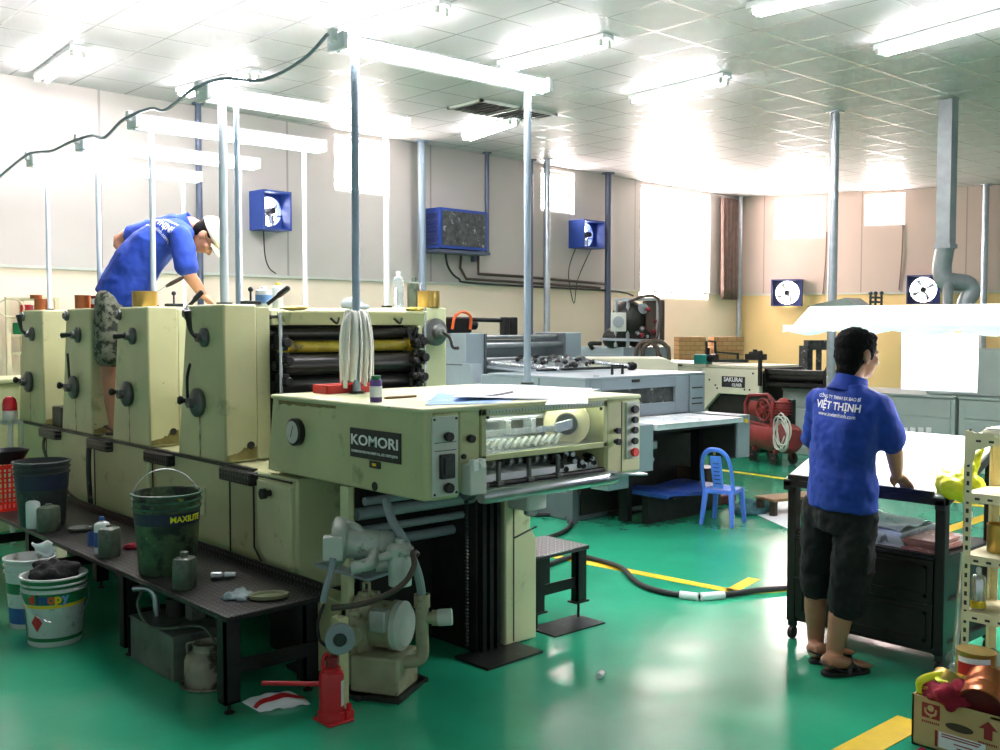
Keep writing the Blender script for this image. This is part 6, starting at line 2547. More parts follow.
# dark gantry with chain hoist
gt = thing('gantry_frame', 'dark steel gantry frame with a chain behind the standing worker', 'frame', pd(820, 360, 15) * 1)
g0 = pd(806, 345, 15.0)
g1 = pd(846, 345, 15.2)
for g_, w_ in ((g0, .07), (pd(819, 345, 15.05), .03), (g1, .07)):
    u = MB()
    u.box(g_.x - w_, g_.x + w_, g_.y - w_, g_.y + w_, 0, 1.40)
    u.build('gantry_post', 'mesh_dark', gt, smooth=0)
u = MB()
u.bar(g0 + V((0, 0, .0)), g1 + V((0, 0, .0)), .12, .14)
u.build('gantry_beam', 'mesh_dark', gt, smooth=0)
u = MB()
c_ = pd(829, 350, 14.9)
u.cyl((c_.x, c_.y, 1.1), (c_.x, c_.y, 1.7), .018, n=8)
u.lathe((c_.x, c_.y, .85), [(.0, 0), (.07, .04), (.08, .16), (.03, .26)], 14)
u.build('chain', 'black_iron', gt)

# ------------------------------------------------------------------ red compressor
cp_ = thing('air_compressor', 'dusty red air compressor with a coiled hose before the cream machine', 'compressor', (10.85, 7.2, 0))
c0_ = V((11.12, 7.52, .33))
c1_ = V((10.84, 6.74, .33))
cd = (c1_ - c0_).normalized()
cn = V((cd.y, -cd.x, 0))
if cn.x > 0:
    cn = -cn
u = MB()
u.lathe_ax(c0_, c1_, [(.0, 0), (.12, .01), (.17, .06), (.185, .12), (.185, .88), (.17, .94), (.12, .99), (0, 1)], 30)
u.build('air_tank', 'compressor_red', cp_)
gc_ = (c0_ * .56 + c1_ * .44) + V((0, 0, .33)) + cn * .12
u = MB()
pts = [gc_ - cd * .34 + V((0, 0, -.17)), gc_ + cd * .17 + V((0, 0, -.20)), gc_ + cd * .20 + V((0, 0, .12)), gc_ + cd * .10 + V((0, 0, .19)), gc_ - cd * .28 + V((0, 0, .16)), gc_ - cd * .36 + V((0, 0, .05))]
u.tube(pts + [pts[0]], .022, 8, smooth=False)
gr_ = u.build('belt_guard', 'compressor_red', cp_)
u = MB()
u.prism([p - cn * .03 for p in pts], -cn * .012)
u.build('guard_mesh', 'mesh_dark', gr_, smooth=0)
wc = gc_ + cd * .03 + cn * .012
e1, e2 = cd, V((0, 0, 1))
u = MB()
u.tube([wc + e1 * (.135 * math.cos(2 * PI * i / 24)) + e2 * (.135 * math.sin(2 * PI * i / 24)) for i in range(25)], .014, 8, smooth=False)
for k_ in range(8):
    a = k_ * PI / 4
    u.bar(wc + (e1 * math.cos(a) + e2 * math.sin(a)) * .03, wc + (e1 * math.cos(a) + e2 * math.sin(a)) * .13, .02, .01, up=cn)
u.lathe_ax(wc - cn * .02, wc + cn * .03, [(.035, 0), (.035, 1)], 16)
u.build('flywheel', 'compressor_red', cp_)
hd = c0_ * .38 + c1_ * .62 + V((0, 0, .37))
u = MB()
u.ball(hd + cd * .10, (.10, .10, .12), 16, 10)
for k_ in range(5):
    u.lathe(hd + cd * .10 + V((0, 0, -.08 + k_ * .035)), [(.115, 0), (.115, .012)], 18)
u.build('cylinder_head', 'compressor_red', cp_)
u = MB()
u.cyl(c0_ + V((0, 0, .33)) - cd * -.08, c0_ + V((0, 0, .33)) + cd * .32, .13, n=22)
u.build('motor', 'compressor_red', cp_)
u = MB()
u.box(hd.x - .04, hd.x + .04, hd.y - .22, hd.y - .12, .35, .80)
u.build('pressure_switch', 'black_iron', cp_, bev=.01)
for q in (c0_ + cd * .2, c0_ + cd * .62):
    for s in (-1, 1):
        u = MB()
        w0 = V((q.x, q.y, .075)) + cn * (.14 * s)
        u.lathe_ax(w0 - cn * .02, w0 + cn * .02, [(.05, 0), (.075, .1), (.075, .9), (.05, 1)], 18)
        u.build('wheel', 'rubber', cp_)
        u = MB()
        u.bar(w0, w0 + V((0, 0, .17)) - cn * (.05 * s), .04, .05)
        u.build('wheel_strut', 'compressor_red', cp_, smooth=0)
hc = c1_ + cd * .03 + cn * .22 + V((0, 0, .12))
u = MB()
pts = []
for i in range(100):
    a = 2 * PI * i / 20
    k_ = .8 + .25 * math.sin(i * .37)
    pts.append(hc + cd * (.15 * k_ * math.cos(a)) + V((0, 0, .22 * k_ * math.sin(a) - .02)) + cn * (.02 * math.sin(i * .53)))
u.tube(pts, .010, 6, smooth=False)
tag(u.build('coiled_hose', 'panel_grey', smooth=60), 'pale coiled hose hung on the end of the red compressor', 'hose')

# ------------------------------------------------------------------ blue plastic chair
ch = thing('plastic_chair', 'small blue plastic chair with an oval cut-out back on the green floor', 'chair', (7.31, 5.23, 0), .27, local=True)
ch.scale = (.80, .78, 1)
u = MB()
u.sheet(lambda a, b_: V((-.16 + .34 * a, (-.17 + .34 * b_) * (1 - .08 * a), .305 - .014 * math.sin(PI * a) * math.sin(PI * b_))), 12, 12, .014)
seat = u.build('seat', 'plastic_blue', ch, bev=.004)
u = MB()
for (ax_, ay_), (bx_, by_) in (((-.16, -.17), (.18, -.157)), ((.18, -.157), (.18, .157)), ((.18, .157), (-.16, .17)), ((-.16, .17), (-.16, -.17))):
    u.bar((ax_, ay_, .285), (bx_, by_, .285), .012, .035)
u.build('apron', 'plastic_blue', seat, bev=.004)
for sx_, sy_ in ((-1, -1), (-1, 1), (1, -1), (1, 1)):
    u = MB()
    tx, ty = (-.145 if sx_ < 0 else .16), sy_ * .145
    bx_, by_ = (-.20 if sx_ < 0 else .19), sy_ * .175
    u.hexa([(bx_ - .02, by_ - .02, 0), (bx_ + .02, by_ - .02, 0), (bx_ + .02, by_ + .02, 0), (bx_ - .02, by_ + .02, 0), (tx - .03, ty - .028, .30), (tx + .03, ty - .028, .30), (tx + .03, ty + .028, .30), (tx - .03, ty + .028, .30)])
    u.build('leg', 'plastic_blue', ch, bev=.008)


def backp(f, z):
    """point on the leaning back plane"""
    return V((-.15 - .36 * (z - .30), f, z))


u = MB()
outer = [backp(-.165, .30), backp(-.168, .42), backp(-.16, .52), backp(-.13, .60), backp(-.07, .645), backp(0, .655), backp(.07, .645), backp(.13, .60), backp(.16, .52), backp(.168, .42), backp(.165, .30)]
u.tube(outer, .022, 10, flat=.7)
bk_ = u.build('back_frame', 'plastic_blue', ch, smooth=60)
u = MB()
inner = [(-.055, .32), (-.062, .45), (-.06, .6), (.06, .6), (.062, .45), (.055, .32)]
pr = [backp(a, z) for a, z in inner]
u.prism(pr, (.012, 0, 0))
u.build('back_splat', 'plastic_blue', bk_, bev=.003)
u = MB()
for k_ in range(6):
    z = .36 + k_ * .035
    p = backp(0, z) + V((-.003, 0, 0))
    u.bar(p - V((0, .035, 0)), p + V((0, .035, 0)), .004, .010)
u.build('splat_slots', 'fan_blue', bk_, smooth=0)
u = MB()
u.lathe_ax(backp(0, .625) + V((-.012, 0, 0)), backp(0, .625) + V((-.022, 0, 0)), [(.014, 0), (.014, 1)], 14)
u.build('badge', 'gold_tin', bk_)

# ------------------------------------------------------------------ back left rack and beacon stand
rk = thing('ink_rack', 'cream open rack with coloured ink packets behind the last printing unit', 'rack', (3.0, 10.2, 0))
ra_, rb_ = pd(8, 330, 10.3), pd(44, 330, 10.3)
rv = (rb_ - ra_)
rv.z = 0
rn = V((-rv.y, rv.x, 0)).normalized() * .3
for p in (ra_, rb_, ra_ + rn, rb_ + rn):
    u = MB()
    u.box(p.x - .02, p.x + .02, p.y - .02, p.y + .02, 0, 1.98)
    u.build('post', 'cream_rack', rk, smooth=0)
for z in (1.95, 1.76, 1.58, 1.40, 1.0):
    u = MB()
    lo = [V((p.x, p.y, z)) for p in (ra_, rb_, rb_ + rn, ra_ + rn)]
    u.hexa(lo + [p + V((0, 0, .025)) for p in lo])
    u.build('shelf', 'cream_rack', rk, smooth=0)
rnd = random.Random(12)
NMS = {'red_paint': 'red', 'label_white': 'white', 'yellow_plastic': 'yellow', 'green_label': 'green'}
for i, (f, z, m, lab) in enumerate(((.42, 1.785, 'red_paint', 'red packet on the highest packet shelf of the cream rack'), (.80, 1.785, 'red_dark', 'dark red packet on the highest packet shelf of the cream rack'), (.5, 1.605, 'label_white', 'white packet on the middle shelf of the cream rack'), (.85, 1.605, 'yellow_plastic', 'yellow packet on the middle shelf of the cream rack'), (.48, 1.425, 'red_paint', 'red packet on the low shelf of the cream rack'), (.82, 1.425, 'orange', 'orange packet on the low shelf of the cream rack'), (.2, 1.605, 'green_label', 'green packet on the middle shelf of the cream rack'))):
    c_ = ra_ + rv * f + rn * .3
    u = MB()
    u.obox((c_.x, c_.y, z + .06), (.10, .09, .118), rv)
    tag(u.build('ink_packet', m, bev=.01), lab, 'packet', 'ink packets on the cream rack')
u = MB()
c_ = pd(11, 308, 10.1)
u.tube([c_ + V((0, 0, 0)) + rv.normalized() * (.13 * math.cos(2 * PI * i / 20)) + V((0, 0, .09 * math.sin(2 * PI * i / 20))) for i in range(21)], .008, 6, smooth=False)
tag(u.build('wire_hoop', 'cream_rack'), 'thin wire hoop hanging at the top of the cream rack', 'hoop')
bs = thing('feeder_cabinet', 'pale cabinet behind the red beacon at the end of the press', 'cabinet', (2.55, 9.6, 0))
u = MB()
q = pd(4, 390, 8.8)
u.box(q.x - .45, q.x + .25, 8.95, 9.5, 0, 1.22)
u.build('cabinet_body', 'press_green_clean', bs, bev=.015)
u = MB()
u.box(q.x - .47, q.x + .27, 8.93, 9.52, 1.222, 1.26)
u.build('cabinet_top', 'press_green_clean', bs, bev=.01)
be = pd(10, 420, 8.0)
bc_ = thing('beacon_light', 'red domed beacon light on a pale post at the edge of the picture', 'beacon', (be.x, be.y, 0))
u = MB()
u.lathe((be.x, be.y, be.z), [(.055, 0), (.058, .02), (.058, .07), (.05, .075)], 24)
u.build('base', 'panel_grey', bc_)
u = MB()
u.lathe((be.x, be.y, be.z + .076), [(.054, 0), (.054, .05), (.046, .085), (.028, .105), (0, .112)], 24)
u.build('dome', 'beacon_red', bc_)
u = MB()
u.cyl((be.x, be.y, 0), (be.x, be.y, be.z), .02, n=12)
u.build('post', 'panel_grey', bc_)
u = MB()
u.bar((be.x - .35, be.y + .12, be.z - .02), (be.x + .09, be.y - .02, be.z - .02), .03, .03)
u.bar((be.x + .08, be.y - .02, be.z - .02), (be.x + .08, be.y - .02, .4), .02, .02)
u.build('stand_rail', 'panel_grey', bc_, smooth=0)

# ------------------------------------------------------------------ inspection cart with lit tilted top
CX0, CX1, CY0, CY1 = 4.86, 5.46, 2.20, 3.06
ct = thing('inspection_table', 'black steel inspection cart with two rows of panel doors and a tilted paper covered top', 'table', (5.15, 2.63, 0))
for x in (CX0, CX1 - .05):
    for y in (CY0, CY1 - .05):
        u = MB()
        u.box(x, x + .05, y, y + .05, .10, .86 if x < 5 else 1.08)
        u.build('post', 'cart_black', ct, bev=.004)
        u = MB()
        u.box(x + .01, x + .04, y + .005, y + .045, .07, .10)
        fk = u.build('caster', 'dark_steel', ct)
        u = MB()
        u.lathe_ax((x + .025, y + .012, .034), (x + .025, y + .04, .034), [(.02, 0), (.034, .1), (.034, .9), (.02, 1)], 18)
        u.build('caster_wheel', 'rubber', fk)
# tilted frame and top
sl = (1.10 - .875) / (CX1 - CX0)


def tz(x, off=0.0):
    return .875 + (x - CX0) * sl + off


u = MB()
for y in (CY0 - .01, CY1 - .04):
    u = MB()
    u.hexa([(CX0 - .03, y, tz(CX0 - .03, -.05)), (CX1, y, tz(CX1, -.05)), (CX1, y + .05, tz(CX1, -.05)), (CX0 - .03, y + .05, tz(CX0 - .03, -.05)), (CX0 - .03, y, tz(CX0 - .03)), (CX1, y, tz(CX1)), (CX1, y + .05, tz(CX1)), (CX0 - .03, y + .05, tz(CX0 - .03))])
    u.build('top_frame', 'cart_black', ct, bev=.003)
u = MB()
u.box(CX0 - .03, CX0 + .02, CY0 - .01, CY1 + .01, .835, .872)
u.build('front_rail', 'cart_black', ct, bev=.004)
u = MB()
u.box(CX0 - .035, CX0 - .005, CY0 + .05, CY1 - .02, .874, .902)
u.build('paper_stop', 'cart_black', ct, bev=.003)
u = MB()
u.hexa([(CX0 - .02, CY0, tz(CX0 - .02)), (CX1, CY0, tz(CX1)), (CX1, CY1, tz(CX1)), (CX0 - .02, CY1, tz(CX0 - .02)), (CX0 - .02, CY0, tz(CX0 - .02, .012)), (CX1, CY0, tz(CX1, .012)), (CX1, CY1, tz(CX1, .012)), (CX0 - .02, CY1, tz(CX0 - .02, .012))])
u.build('tilted_top', 'panel_grey', ct, smooth=0)
u = MB()
u.hexa([(CX0 + .0, CY0 + .015, tz(CX0, .0125)), (CX1 - .01, CY0 + .015, tz(CX1 - .01, .0125)), (CX1 - .01, CY1 - .03, tz(CX1 - .01, .0125)), (CX0, CY1 - .03, tz(CX0, .0125)), (CX0 + .0, CY0 + .015, tz(CX0, .017)), (CX1 - .01, CY0 + .015, tz(CX1 - .01, .017)), (CX1 - .01, CY1 - .03, tz(CX1 - .01, .017)), (CX0, CY1 - .03, tz(CX0, .017))])
tag(u.build('white_sheet', 'paper', smooth=0), 'large white sheet brightly lit on the tilted top of the black cart', 'sheet of paper')
# shelf, doors
u = MB()
u.box(CX0 + .01, CX1, CY0 + .01, CY1 - .01, .565, .585)
u.build('shelf', 'cart_black', ct, smooth=0)
u = MB()
u.box(CX0 + .02, CX1, CY0 + .02, CY1 - .02, .10, .12)
u.build('floor_panel', 'cart_black', ct, smooth=0)
u = MB()
u.box(CX1 - .03, CX1 - .02, CY0 + .02, CY1 - .02, .12, .56)
u.build('back_panel', 'cart_black', ct, smooth=0)
for z0, z1 in ((.125, .335), (.345, .56)):
    for y0, y1 in ((CY0 + .055, 2.73), (2.74, CY1 - .055)):
        u = MB()
        u.box(CX0 - .002, CX0 + .016, y0, y1, z0, z1)
        d_o = u.build('door', 'cart_black', ct, bev=.004)
        u = MB()
        for a in ((y0 + .03, y1 - .03, z0 + .03, z0 + .045), (y0 + .03, y1 - .03, z1 - .045, z1 - .03), (y0 + .03, y0 + .045, z0 + .03, z1 - .03), (y1 - .045, y1 - .03, z0 + .03, z1 - .03)):
            u.box(CX0 - .008, CX0, a[0], a[1], a[2], a[3])
        u.build('door_moulding', 'cart_black', d_o, smooth=0)
for z in (.342, .57):
    u = MB()
    u.box(CX0 - .006, CX0 + .01, CY0 + .05, CY1 - .05, z - .006, z + .004)
    u.build('rail', 'dark_steel', ct, smooth=0)
for z in (.13, .34, .55):
    u = MB()
    u.box(CX0 + .05, CX1 - .05, CY0 + .005, CY0 + .03, z - .02, z + .02)
    u.build('side_rail', 'cart_black', ct, smooth=0)
u = MB()
u.box(CX0 + .05, CX1 - .05, CY0 + .03, CY0 + .036, .14, .54)
u.build('side_panel', 'cart_black', ct, smooth=0)

# papers in the open shelf
GS = 'papers on the cart shelf'
for i, (x0, x1, y0, y1, z0, h, m, lab) in enumerate((
        (4.91, 5.30, 2.44, 2.80, .586, .075, 'paper_print', 'folded grey newspapers on the open shelf of the black cart'),
        (4.91, 5.22, 2.255, 2.43, .586, .055, 'paper_red', 'stack of dull red magazines on the open shelf of the black cart'))):
    u = MB()
    rnd = random.Random(i)
    for k_ in range(5):
        a = rnd.uniform(-.012, .012)
        zz = z0 + k_ * h / 5
        u.box(x0 + a, x1 + a, y0 - a, y1 - a, zz, zz + h / 5)
    tag(u.build('newspaper' if i == 0 else 'magazine_stack', m, smooth=0), lab, 'papers', GS)
u = MB()
u.sheet(lambda a, b_: V((4.93 + .35 * a, 2.46 + .3 * b_, .664 + .05 * math.sin(PI * a) * (.3 + .7 * b_) + .012 * math.sin(a * 9 + b_ * 5))), 12, 10, .004)
tag(u.build('newspaper', 'paper_print', smooth=60), 'crumpled open newspaper lying over the folded ones on the cart shelf', 'papers', GS)
u = MB()
u.box(4.93, 5.08, 2.85, 2.99, .586, .622)
o = tag(u.build('white_box', 'label_white', bev=.004), 'small white box at the far end of the open cart shelf', 'box')
u = MB()
u.box(4.928, 4.935, 2.965, 2.985, .592, .616)
u.build('red_label', 'red_paint', o, smooth=0)
tin('ink_tin', (5.15, 2.93, .586), .07, .13, 'gold_tin', 'round pale tin behind the white box on the cart shelf')

# lamp hood over the cart
hd_ = thing('inspection_lamp', 'long white lamp hood wrapped in plastic over the tilted inspection table', 'lamp', (5.4, 2.5, 1.02))
mat('hood_glow', (240, 250, 248), 0.4, 0, 0, emit=(236, 252, 250), power=1.1)  # own glow stands in for tube light coming through the cover
mat('hood_plastic', (226, 240, 236), 0.25, 0, 0.08, 6, bump=.5, bscale=9, emit=(214, 240, 232), power=.32)  # faint own glow, in place of light passing through the plastic
HX, HY0, HY1 = 5.36, 1.55, 3.19
secs = []
u = MB()
n = 44
rows = []
for j in range(n + 1):
    f = j / n
    y = HY0 + (HY1 - HY0) * f
    e = 1 - max(0, (f - .93) / .07) ** 2 * .35
    wob = .006 * math.sin(j * 1.7) + .004 * math.sin(j * 3.1)
    z0 = 1.672 + wob
    prof = [(-.19, z0), (-.19 * e, 1.70 + wob), (-.16 * e, 1.765), (-.09, 1.805), (.09, 1.805), (.16 * e, 1.765), (.19 * e, 1.70), (.19, z0 - wob)]
    rows.append([u.bm.verts.new((HX + a, y + f * .11 * max(0, (1.805 - z) / .135), z)) for a, z in prof])
for r0, r1 in zip(rows, rows[1:]):
    for i in range(7):
        u.bm.faces.new((r0[i], r0[i + 1], r1[i + 1], r1[i]))
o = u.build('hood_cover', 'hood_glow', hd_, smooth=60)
sd = o.modifiers.new('thick', 'SOLIDIFY')
sd.thickness = .006
u = MB()
rnd = random.Random(6)
pts0, pts1 = [], []
for j in range(61):
    y = HY0 + (HY1 + .10 - HY0) * j / 60
    w_ = .008 * math.sin(j * .9) + .006 * math.sin(j * 2.3)
    pts0.append(u.bm.verts.new((HX - .200 + w_, y, 1.70)))
    pts1.append(u.bm.verts.new((HX - .205 - w_, y, 1.652 + .012 * math.sin(j * .55) + .006 * rnd.random())))
for j in range(60):
    u.bm.faces.new((pts0[j], pts0[j + 1], pts1[j + 1], pts1[j]))
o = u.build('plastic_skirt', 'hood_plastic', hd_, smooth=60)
sd = o.modifiers.new('thick', 'SOLIDIFY')
sd.thickness = .002
for x in (HX - .09, HX, HX + .09):
    u = MB()
    u.cyl((x, HY0 + .05, 1.715), (x, HY1 - .10, 1.715), .018, n=10)
    u.build('tube', 'tube_glow', hd_, smooth=60)
for y in (3.02, 2.06):
    u = MB()
    u.box(CX1 - .0, CX1 + .04, y - .02, y + .02, 1.0, 1.70)
    u.build('support_post', 'galvanised', hd_, smooth=0)
u = MB()
u.box(HX - .02, HX + .22, HY0 + .15, 2.0, 1.806, 1.87)
u.build('ballast_box', 'tank_grey', hd_, bev=.01)
u = MB()
a, b_, c_ = px(806, 305, HX + .05), px(858, 304, HX + .05), px(846, 295, HX + .05)
u.prism([(a.x, a.y, 1.808), (b_.x, b_.y, 1.808), (c_.x, c_.y, 1.855), ((a.x), a.y - .08, 1.825)], (.16, 0, 0))
tag(u.build('grey_card', 'tank_grey', smooth=0), 'folded grey card lying on top of the white lamp hood', 'card')
u = MB()
for y in (px(866, 300, HX).y, px(871, 300, HX).y, px(877, 300, HX).y):
    u.cyl((HX + .05, y, 1.806), (HX + .05, y, 1.872), .007, n=8)
    u.ball((HX + .05, y, 1.876), .012, 10, 6)
u.bar((HX + .05, px(865, 300, HX).y, 1.855), (HX + .05, px(878, 300, HX).y, 1.850), .01, .012)
u.bar((HX + .05, px(865, 300, HX).y, 1.83), (HX + .05, px(878, 300, HX).y, 1.826), .01, .012)
tag(u.build('pin_rack', 'knob_black'), 'row of small black headed pins standing on the white lamp hood', 'pin rack')
# the sheet hung beneath the hood
u = MB()
s0, s1 = px(902, 333, HX - .0), px(977, 393, HX - .0)
SHX = HX + .0
u.sheet(lambda a, b_: V((SHX + .004 * math.sin(b_ * 3), s0.y + (s1.y - s0.y) * a, s0.z + (s1.z - s0.z) * b_)), 10, 10)
o = u.build('hanging_sheet', 'paper', smooth=60)
sd = o.modifiers.new('thick', 'SOLIDIFY')
sd.thickness = .0015
tag(o, 'white sheet hanging straight down below the lamp hood', 'sheet of paper')
# clips holding it
for y in (s0.y - .04, s1.y + .04):
    u = MB()
    u.box(SHX - .006, SHX + .006, y - .008, y + .008, s0.z - .012, 1.715)
    tag(u.build('clip', 'steel', bev=.002), 'small steel clip holding the hanging sheet below the lamp hood', 'clip', 'clips of the hanging sheet')

# ------------------------------------------------------------------ slotted shelf rack
rx0, rx1, ry0, ry1 = 4.56, 4.86, 1.15, 1.985
sr = thing('slotted_rack', 'cream slotted angle rack with tins standing beside the black cart', 'rack', (4.7, 1.6, 0))


def angle_post(x, y, sx, sy):
    u = MB()
    u.box(min(x, x + sx * .035), max(x, x + sx * .035), min(y, y + sy * .003), max(y, y + sy * .003), 0, 1.235)
    u.box(min(x, x + sx * .003), max(x, x + sx * .003), min(y, y + sy * .035), max(y, y + sy * .035), 0, 1.235)
    po = u.build('post', 'cream_rack', sr, smooth=0)
    u = MB()
    for k_ in range(29):
        z = .05 + k_ * .041
        u.box(x - sx * .0012 if sx > 0 else x - .0012, x + .0012, min(y + sy * .012, y + sy * .024), max(y + sy * .012, y + sy * .024), z, z + .02)
        u.box(min(x + sx * .012, x + sx * .024), max(x + sx * .012, x + sx * .024), y - .0012, y + .0012, z, z + .02)
    u.build('slot', 'seam_dark', po, smooth=0)


for x, sx in ((rx0, 1), (rx1, -1)):
    for y, sy in ((ry0, 1), (ry1, -1)):
        angle_post(x, y, sx, sy)
for z in (1.21, .955, .68, .425, .16):
    u = MB()
    u.box(rx0 + .004, rx1 - .004, ry0, ry1 - .004, z, z + .006)
    u.box(rx0 - .002, rx0 + .004, ry0, ry1, z - .034, z + .006)
    u.box(rx1 - .004, rx1, ry0, ry1, z - .034, z + .006)
    u.box(rx0, rx1, ry1 - .004, ry1, z - .034, z + .006)
    sh = u.build('shelf', 'cream_rack', sr, smooth=0)
    u = MB()
    for k_ in range(14):
        y = ry1 - .05 - k_ * .055
        u.box(rx0 - .0032, rx0 - .0018, y - .022, y, z - .022, z - .012)
    u.build('slot', 'seam_dark', sh, smooth=0)
for z in (1.21,):
    u = MB()
    u.prism([(rx0 - .003, ry1, z + .02), (rx0 - .003, ry1 - .13, z + .02), (rx0 - .003, ry1 - .13, z - .03), (rx0 - .003, ry1 - .05, z - .06), (rx0 - .003, ry1 - .035, z - .12), (rx0 - .003, ry1, z - .13)], (.003, 0, 0))
    u.build('gusset', 'cream_rack', sr, smooth=0)
RG = 'goods on the slotted rack'
u = MB()
for k_ in range(4):
    u.box(4.60 + .01 * (k_ % 2), 4.82, 1.62, 1.94 - .008 * k_, 1.217 + k_ * .008, 1.224 + k_ * .008)
tag(u.build('paper_stack', 'panel_grey', smooth=0), 'few cream paper pads on the highest shelf of the slotted rack', 'papers', RG)
u = MB()
u.box(4.64, 4.82, 1.72, 1.86, .962, 1.06)
o = tag(u.build('yellow_box', 'yellow_plastic', bev=.004), 'yellow box with green marks on the second shelf of the slotted rack', 'box', RG)
u = MB()
u.box(4.638, 4.642, 1.745, 1.84, .975, 1.005)
u.build('green_mark', 'green_label', o, smooth=0)
tin('ink_tin', (4.72, 1.885, .687), .058, .125, 'gold_tin', 'copper toned tin standing on the third shelf of the slotted rack')
sc_ = thing('spray_can', 'silver spray can with yellow band on the low shelf of the slotted rack', 'can', (4.64, 1.945, .432))
u = MB()
u.lathe((4.64, 1.945, .432), [(.03, 0), (.032, .004), (.032, .135), (.024, .15), (.012, .155), (.012, .165)], 22)
u.build('body', 'bright_steel', sc_)
u = MB()
u.lathe((4.64, 1.945, .432), [(.0325, .008), (.0325, .04)], 22, caps=False)
u.build('band', 'yellow_plastic', sc_)
u = MB()
u.lathe((4.64, 1.945, .595), [(.011, 0), (.011, .02), (.006, .025)], 14)
u.build('nozzle', 'label_white', sc_)
u = MB()
u.box(4.66, 4.76, 1.68, 1.84, .432, .60)
tag(u.build('yellow_box', 'yellow_plastic', bev=.004), 'tall yellow carton beside the spray can on the low shelf of the rack', 'box', RG)
u = MB()
u.box(4.60, 4.82, 1.62, 1.80, .687, .70)
tag(u.build('dark_tray', 'seam_dark', bev=.003), 'flat dark tray on the third shelf of the slotted rack', 'tray', RG)
# rods leaning between cart and rack
u = MB()
u.cyl((4.80, 2.12, .02), (5.0, 2.14, .80), .010, n=8)
tag(u.build('leaning_rod', 'panel_grey'), 'pale thin rod leaning between the cart and the slotted rack', 'rod')
u = MB()
u.cyl((4.74, 2.10, .02), (4.70, 2.05, .66), .008, n=8)
tag(u.build('leaning_rod', 'bright_steel'), 'short shiny rod leaning against the near post of the slotted rack', 'rod')
# yellow plastic bag at the table corner
yb = V((4.90, 2.15, .93))
u = MB()
for k_ in range(9):
    a = k_ * 2 * PI / 9
    u.ball(yb + V((.05 * math.cos(a), .065 * math.sin(a), .012 * math.sin(k_ * 2.4))), (.052, .055, .06), 12, 8)
u.ball(yb + V((0, 0, .01)), (.075, .09, .07), 16, 10)
for q in ((-.02, .11, .05), (.0, .09, .085), (.0, -.03, .11), (-.03, -.08, .12), (.02, -.1, .20)):
    u.tube([yb, yb + V(q) * .6, yb + V(q)], [.045, .03, .006], 8)
o = u.build('plastic_bag', 'yellow_bag', voxel=.009, relax=2)
tx = bpy.data.textures.new('bag_folds', 'CLOUDS')
tx.noise_scale = .035
md = o.modifiers.new('folds', 'DISPLACE')
md.texture = tx
md.strength = .02
tag(o, 'yellow plastic bag bunched at the corner of the tilted table by the rack', 'bag')

# ------------------------------------------------------------------ carton of ink tins
kx, ky1, ky0 = 4.00, 1.93, 1.52
cbx = thing('carton', 'open brown carton of ink tins with a maroon arrow printed on its side', 'box', (4.15, 1.72, 0))
kz = .205
u = MB()
u.box(kx, kx + .008, ky0, ky1, 0, kz)
u.box(kx + .30, kx + .308, ky0, ky1, 0, kz)
u.box(kx, kx + .308, ky1 - .008, ky1, 0, kz + .003)
u.box(kx, kx + .308, ky0, ky0 + .008, 0, kz - .02)
u.box(kx, kx + .308, ky0, ky1, 0, .008)
u.build('carton_walls', 'carton', cbx, smooth=0)
PF = kx - .0015


def ky(f):
    return ky1 - f * (ky1 - ky0)


u = MB()
u.poly([(PF, ky(a), z) for a, z in ((.10, .125), (.28, .125), (.28, .185), (.10, .185))])
u.build('print_square', 'carton_print', cbx, smooth=0)
u = MB()
u.tube([(PF - .001, ky(.135), .165), (PF - .001, ky(.145), .145), (PF - .001, ky(.19), .138), (PF - .001, ky(.235), .145), (PF - .001, ky(.245), .165)], .005, 6)
u.lathe_ax((PF - .0005, ky(.19), .167), (PF - .002, ky(.19), .167), [(.013, 0), (.013, 1)], 16)
u.box(PF - .002, PF - .0005, ky(.20), ky(.18), .127, .14)
u.build('print_figure', 'carton', cbx, smooth=0)
u = MB()
u.poly([(PF, ky(a), z) for a, z in ((.70, .105), (.78, .105), (.78, .145), (.83, .145), (.74, .178), (.65, .145), (.70, .145))])
u.build('print_arrow', 'carton_print', cbx, smooth=0)
u = MB()
u.loft([((PF + .001, ky(.47), .118), (0, .055, 0), (0, 0, .016)), ((PF - .0008, ky(.47), .118), (0, .055, 0), (0, 0, .016))], 28)
u.build('hand_hole', 'brown_dark', cbx, smooth=0)
u = MB()
u.poly([(PF, ky(a), z) for a, z in ((.27, .02), (.72, .02), (.72, .085), (.27, .085))])
lb = u.build('address_label', 'label_white', cbx, smooth=0)
u = MB()
for z, a0, a1 in ((.078, .30, .68), (.068, .30, .66), (.05, .42, .60), (.035, .45, .58)):
    u.poly([(PF - .0008, ky(a), zz) for a, zz in ((a0, z - .003), (a1, z - .003), (a1, z + .002), (a0, z + .002))])
u.poly([(PF - .0008, ky(a), zz) for a, zz in ((.235, .02), (.262, .02), (.262, .085), (.235, .085))])
u.build('print_line', 'carton_print', lb, smooth=0)
for a, s_ in ((.19, .11), (.74, .09)):
    u = MB()
    for k_ in range(9):
        y0 = a - .09 + k_ * .02
        u.poly([(PF, ky(q), z) for q, z in ((y0, s_ - .006), (y0 + .014, s_ - .006), (y0 + .014, s_ + .003), (y0, s_ + .003))])
    u.build('print_letters', 'carton_print', cbx, smooth=0)


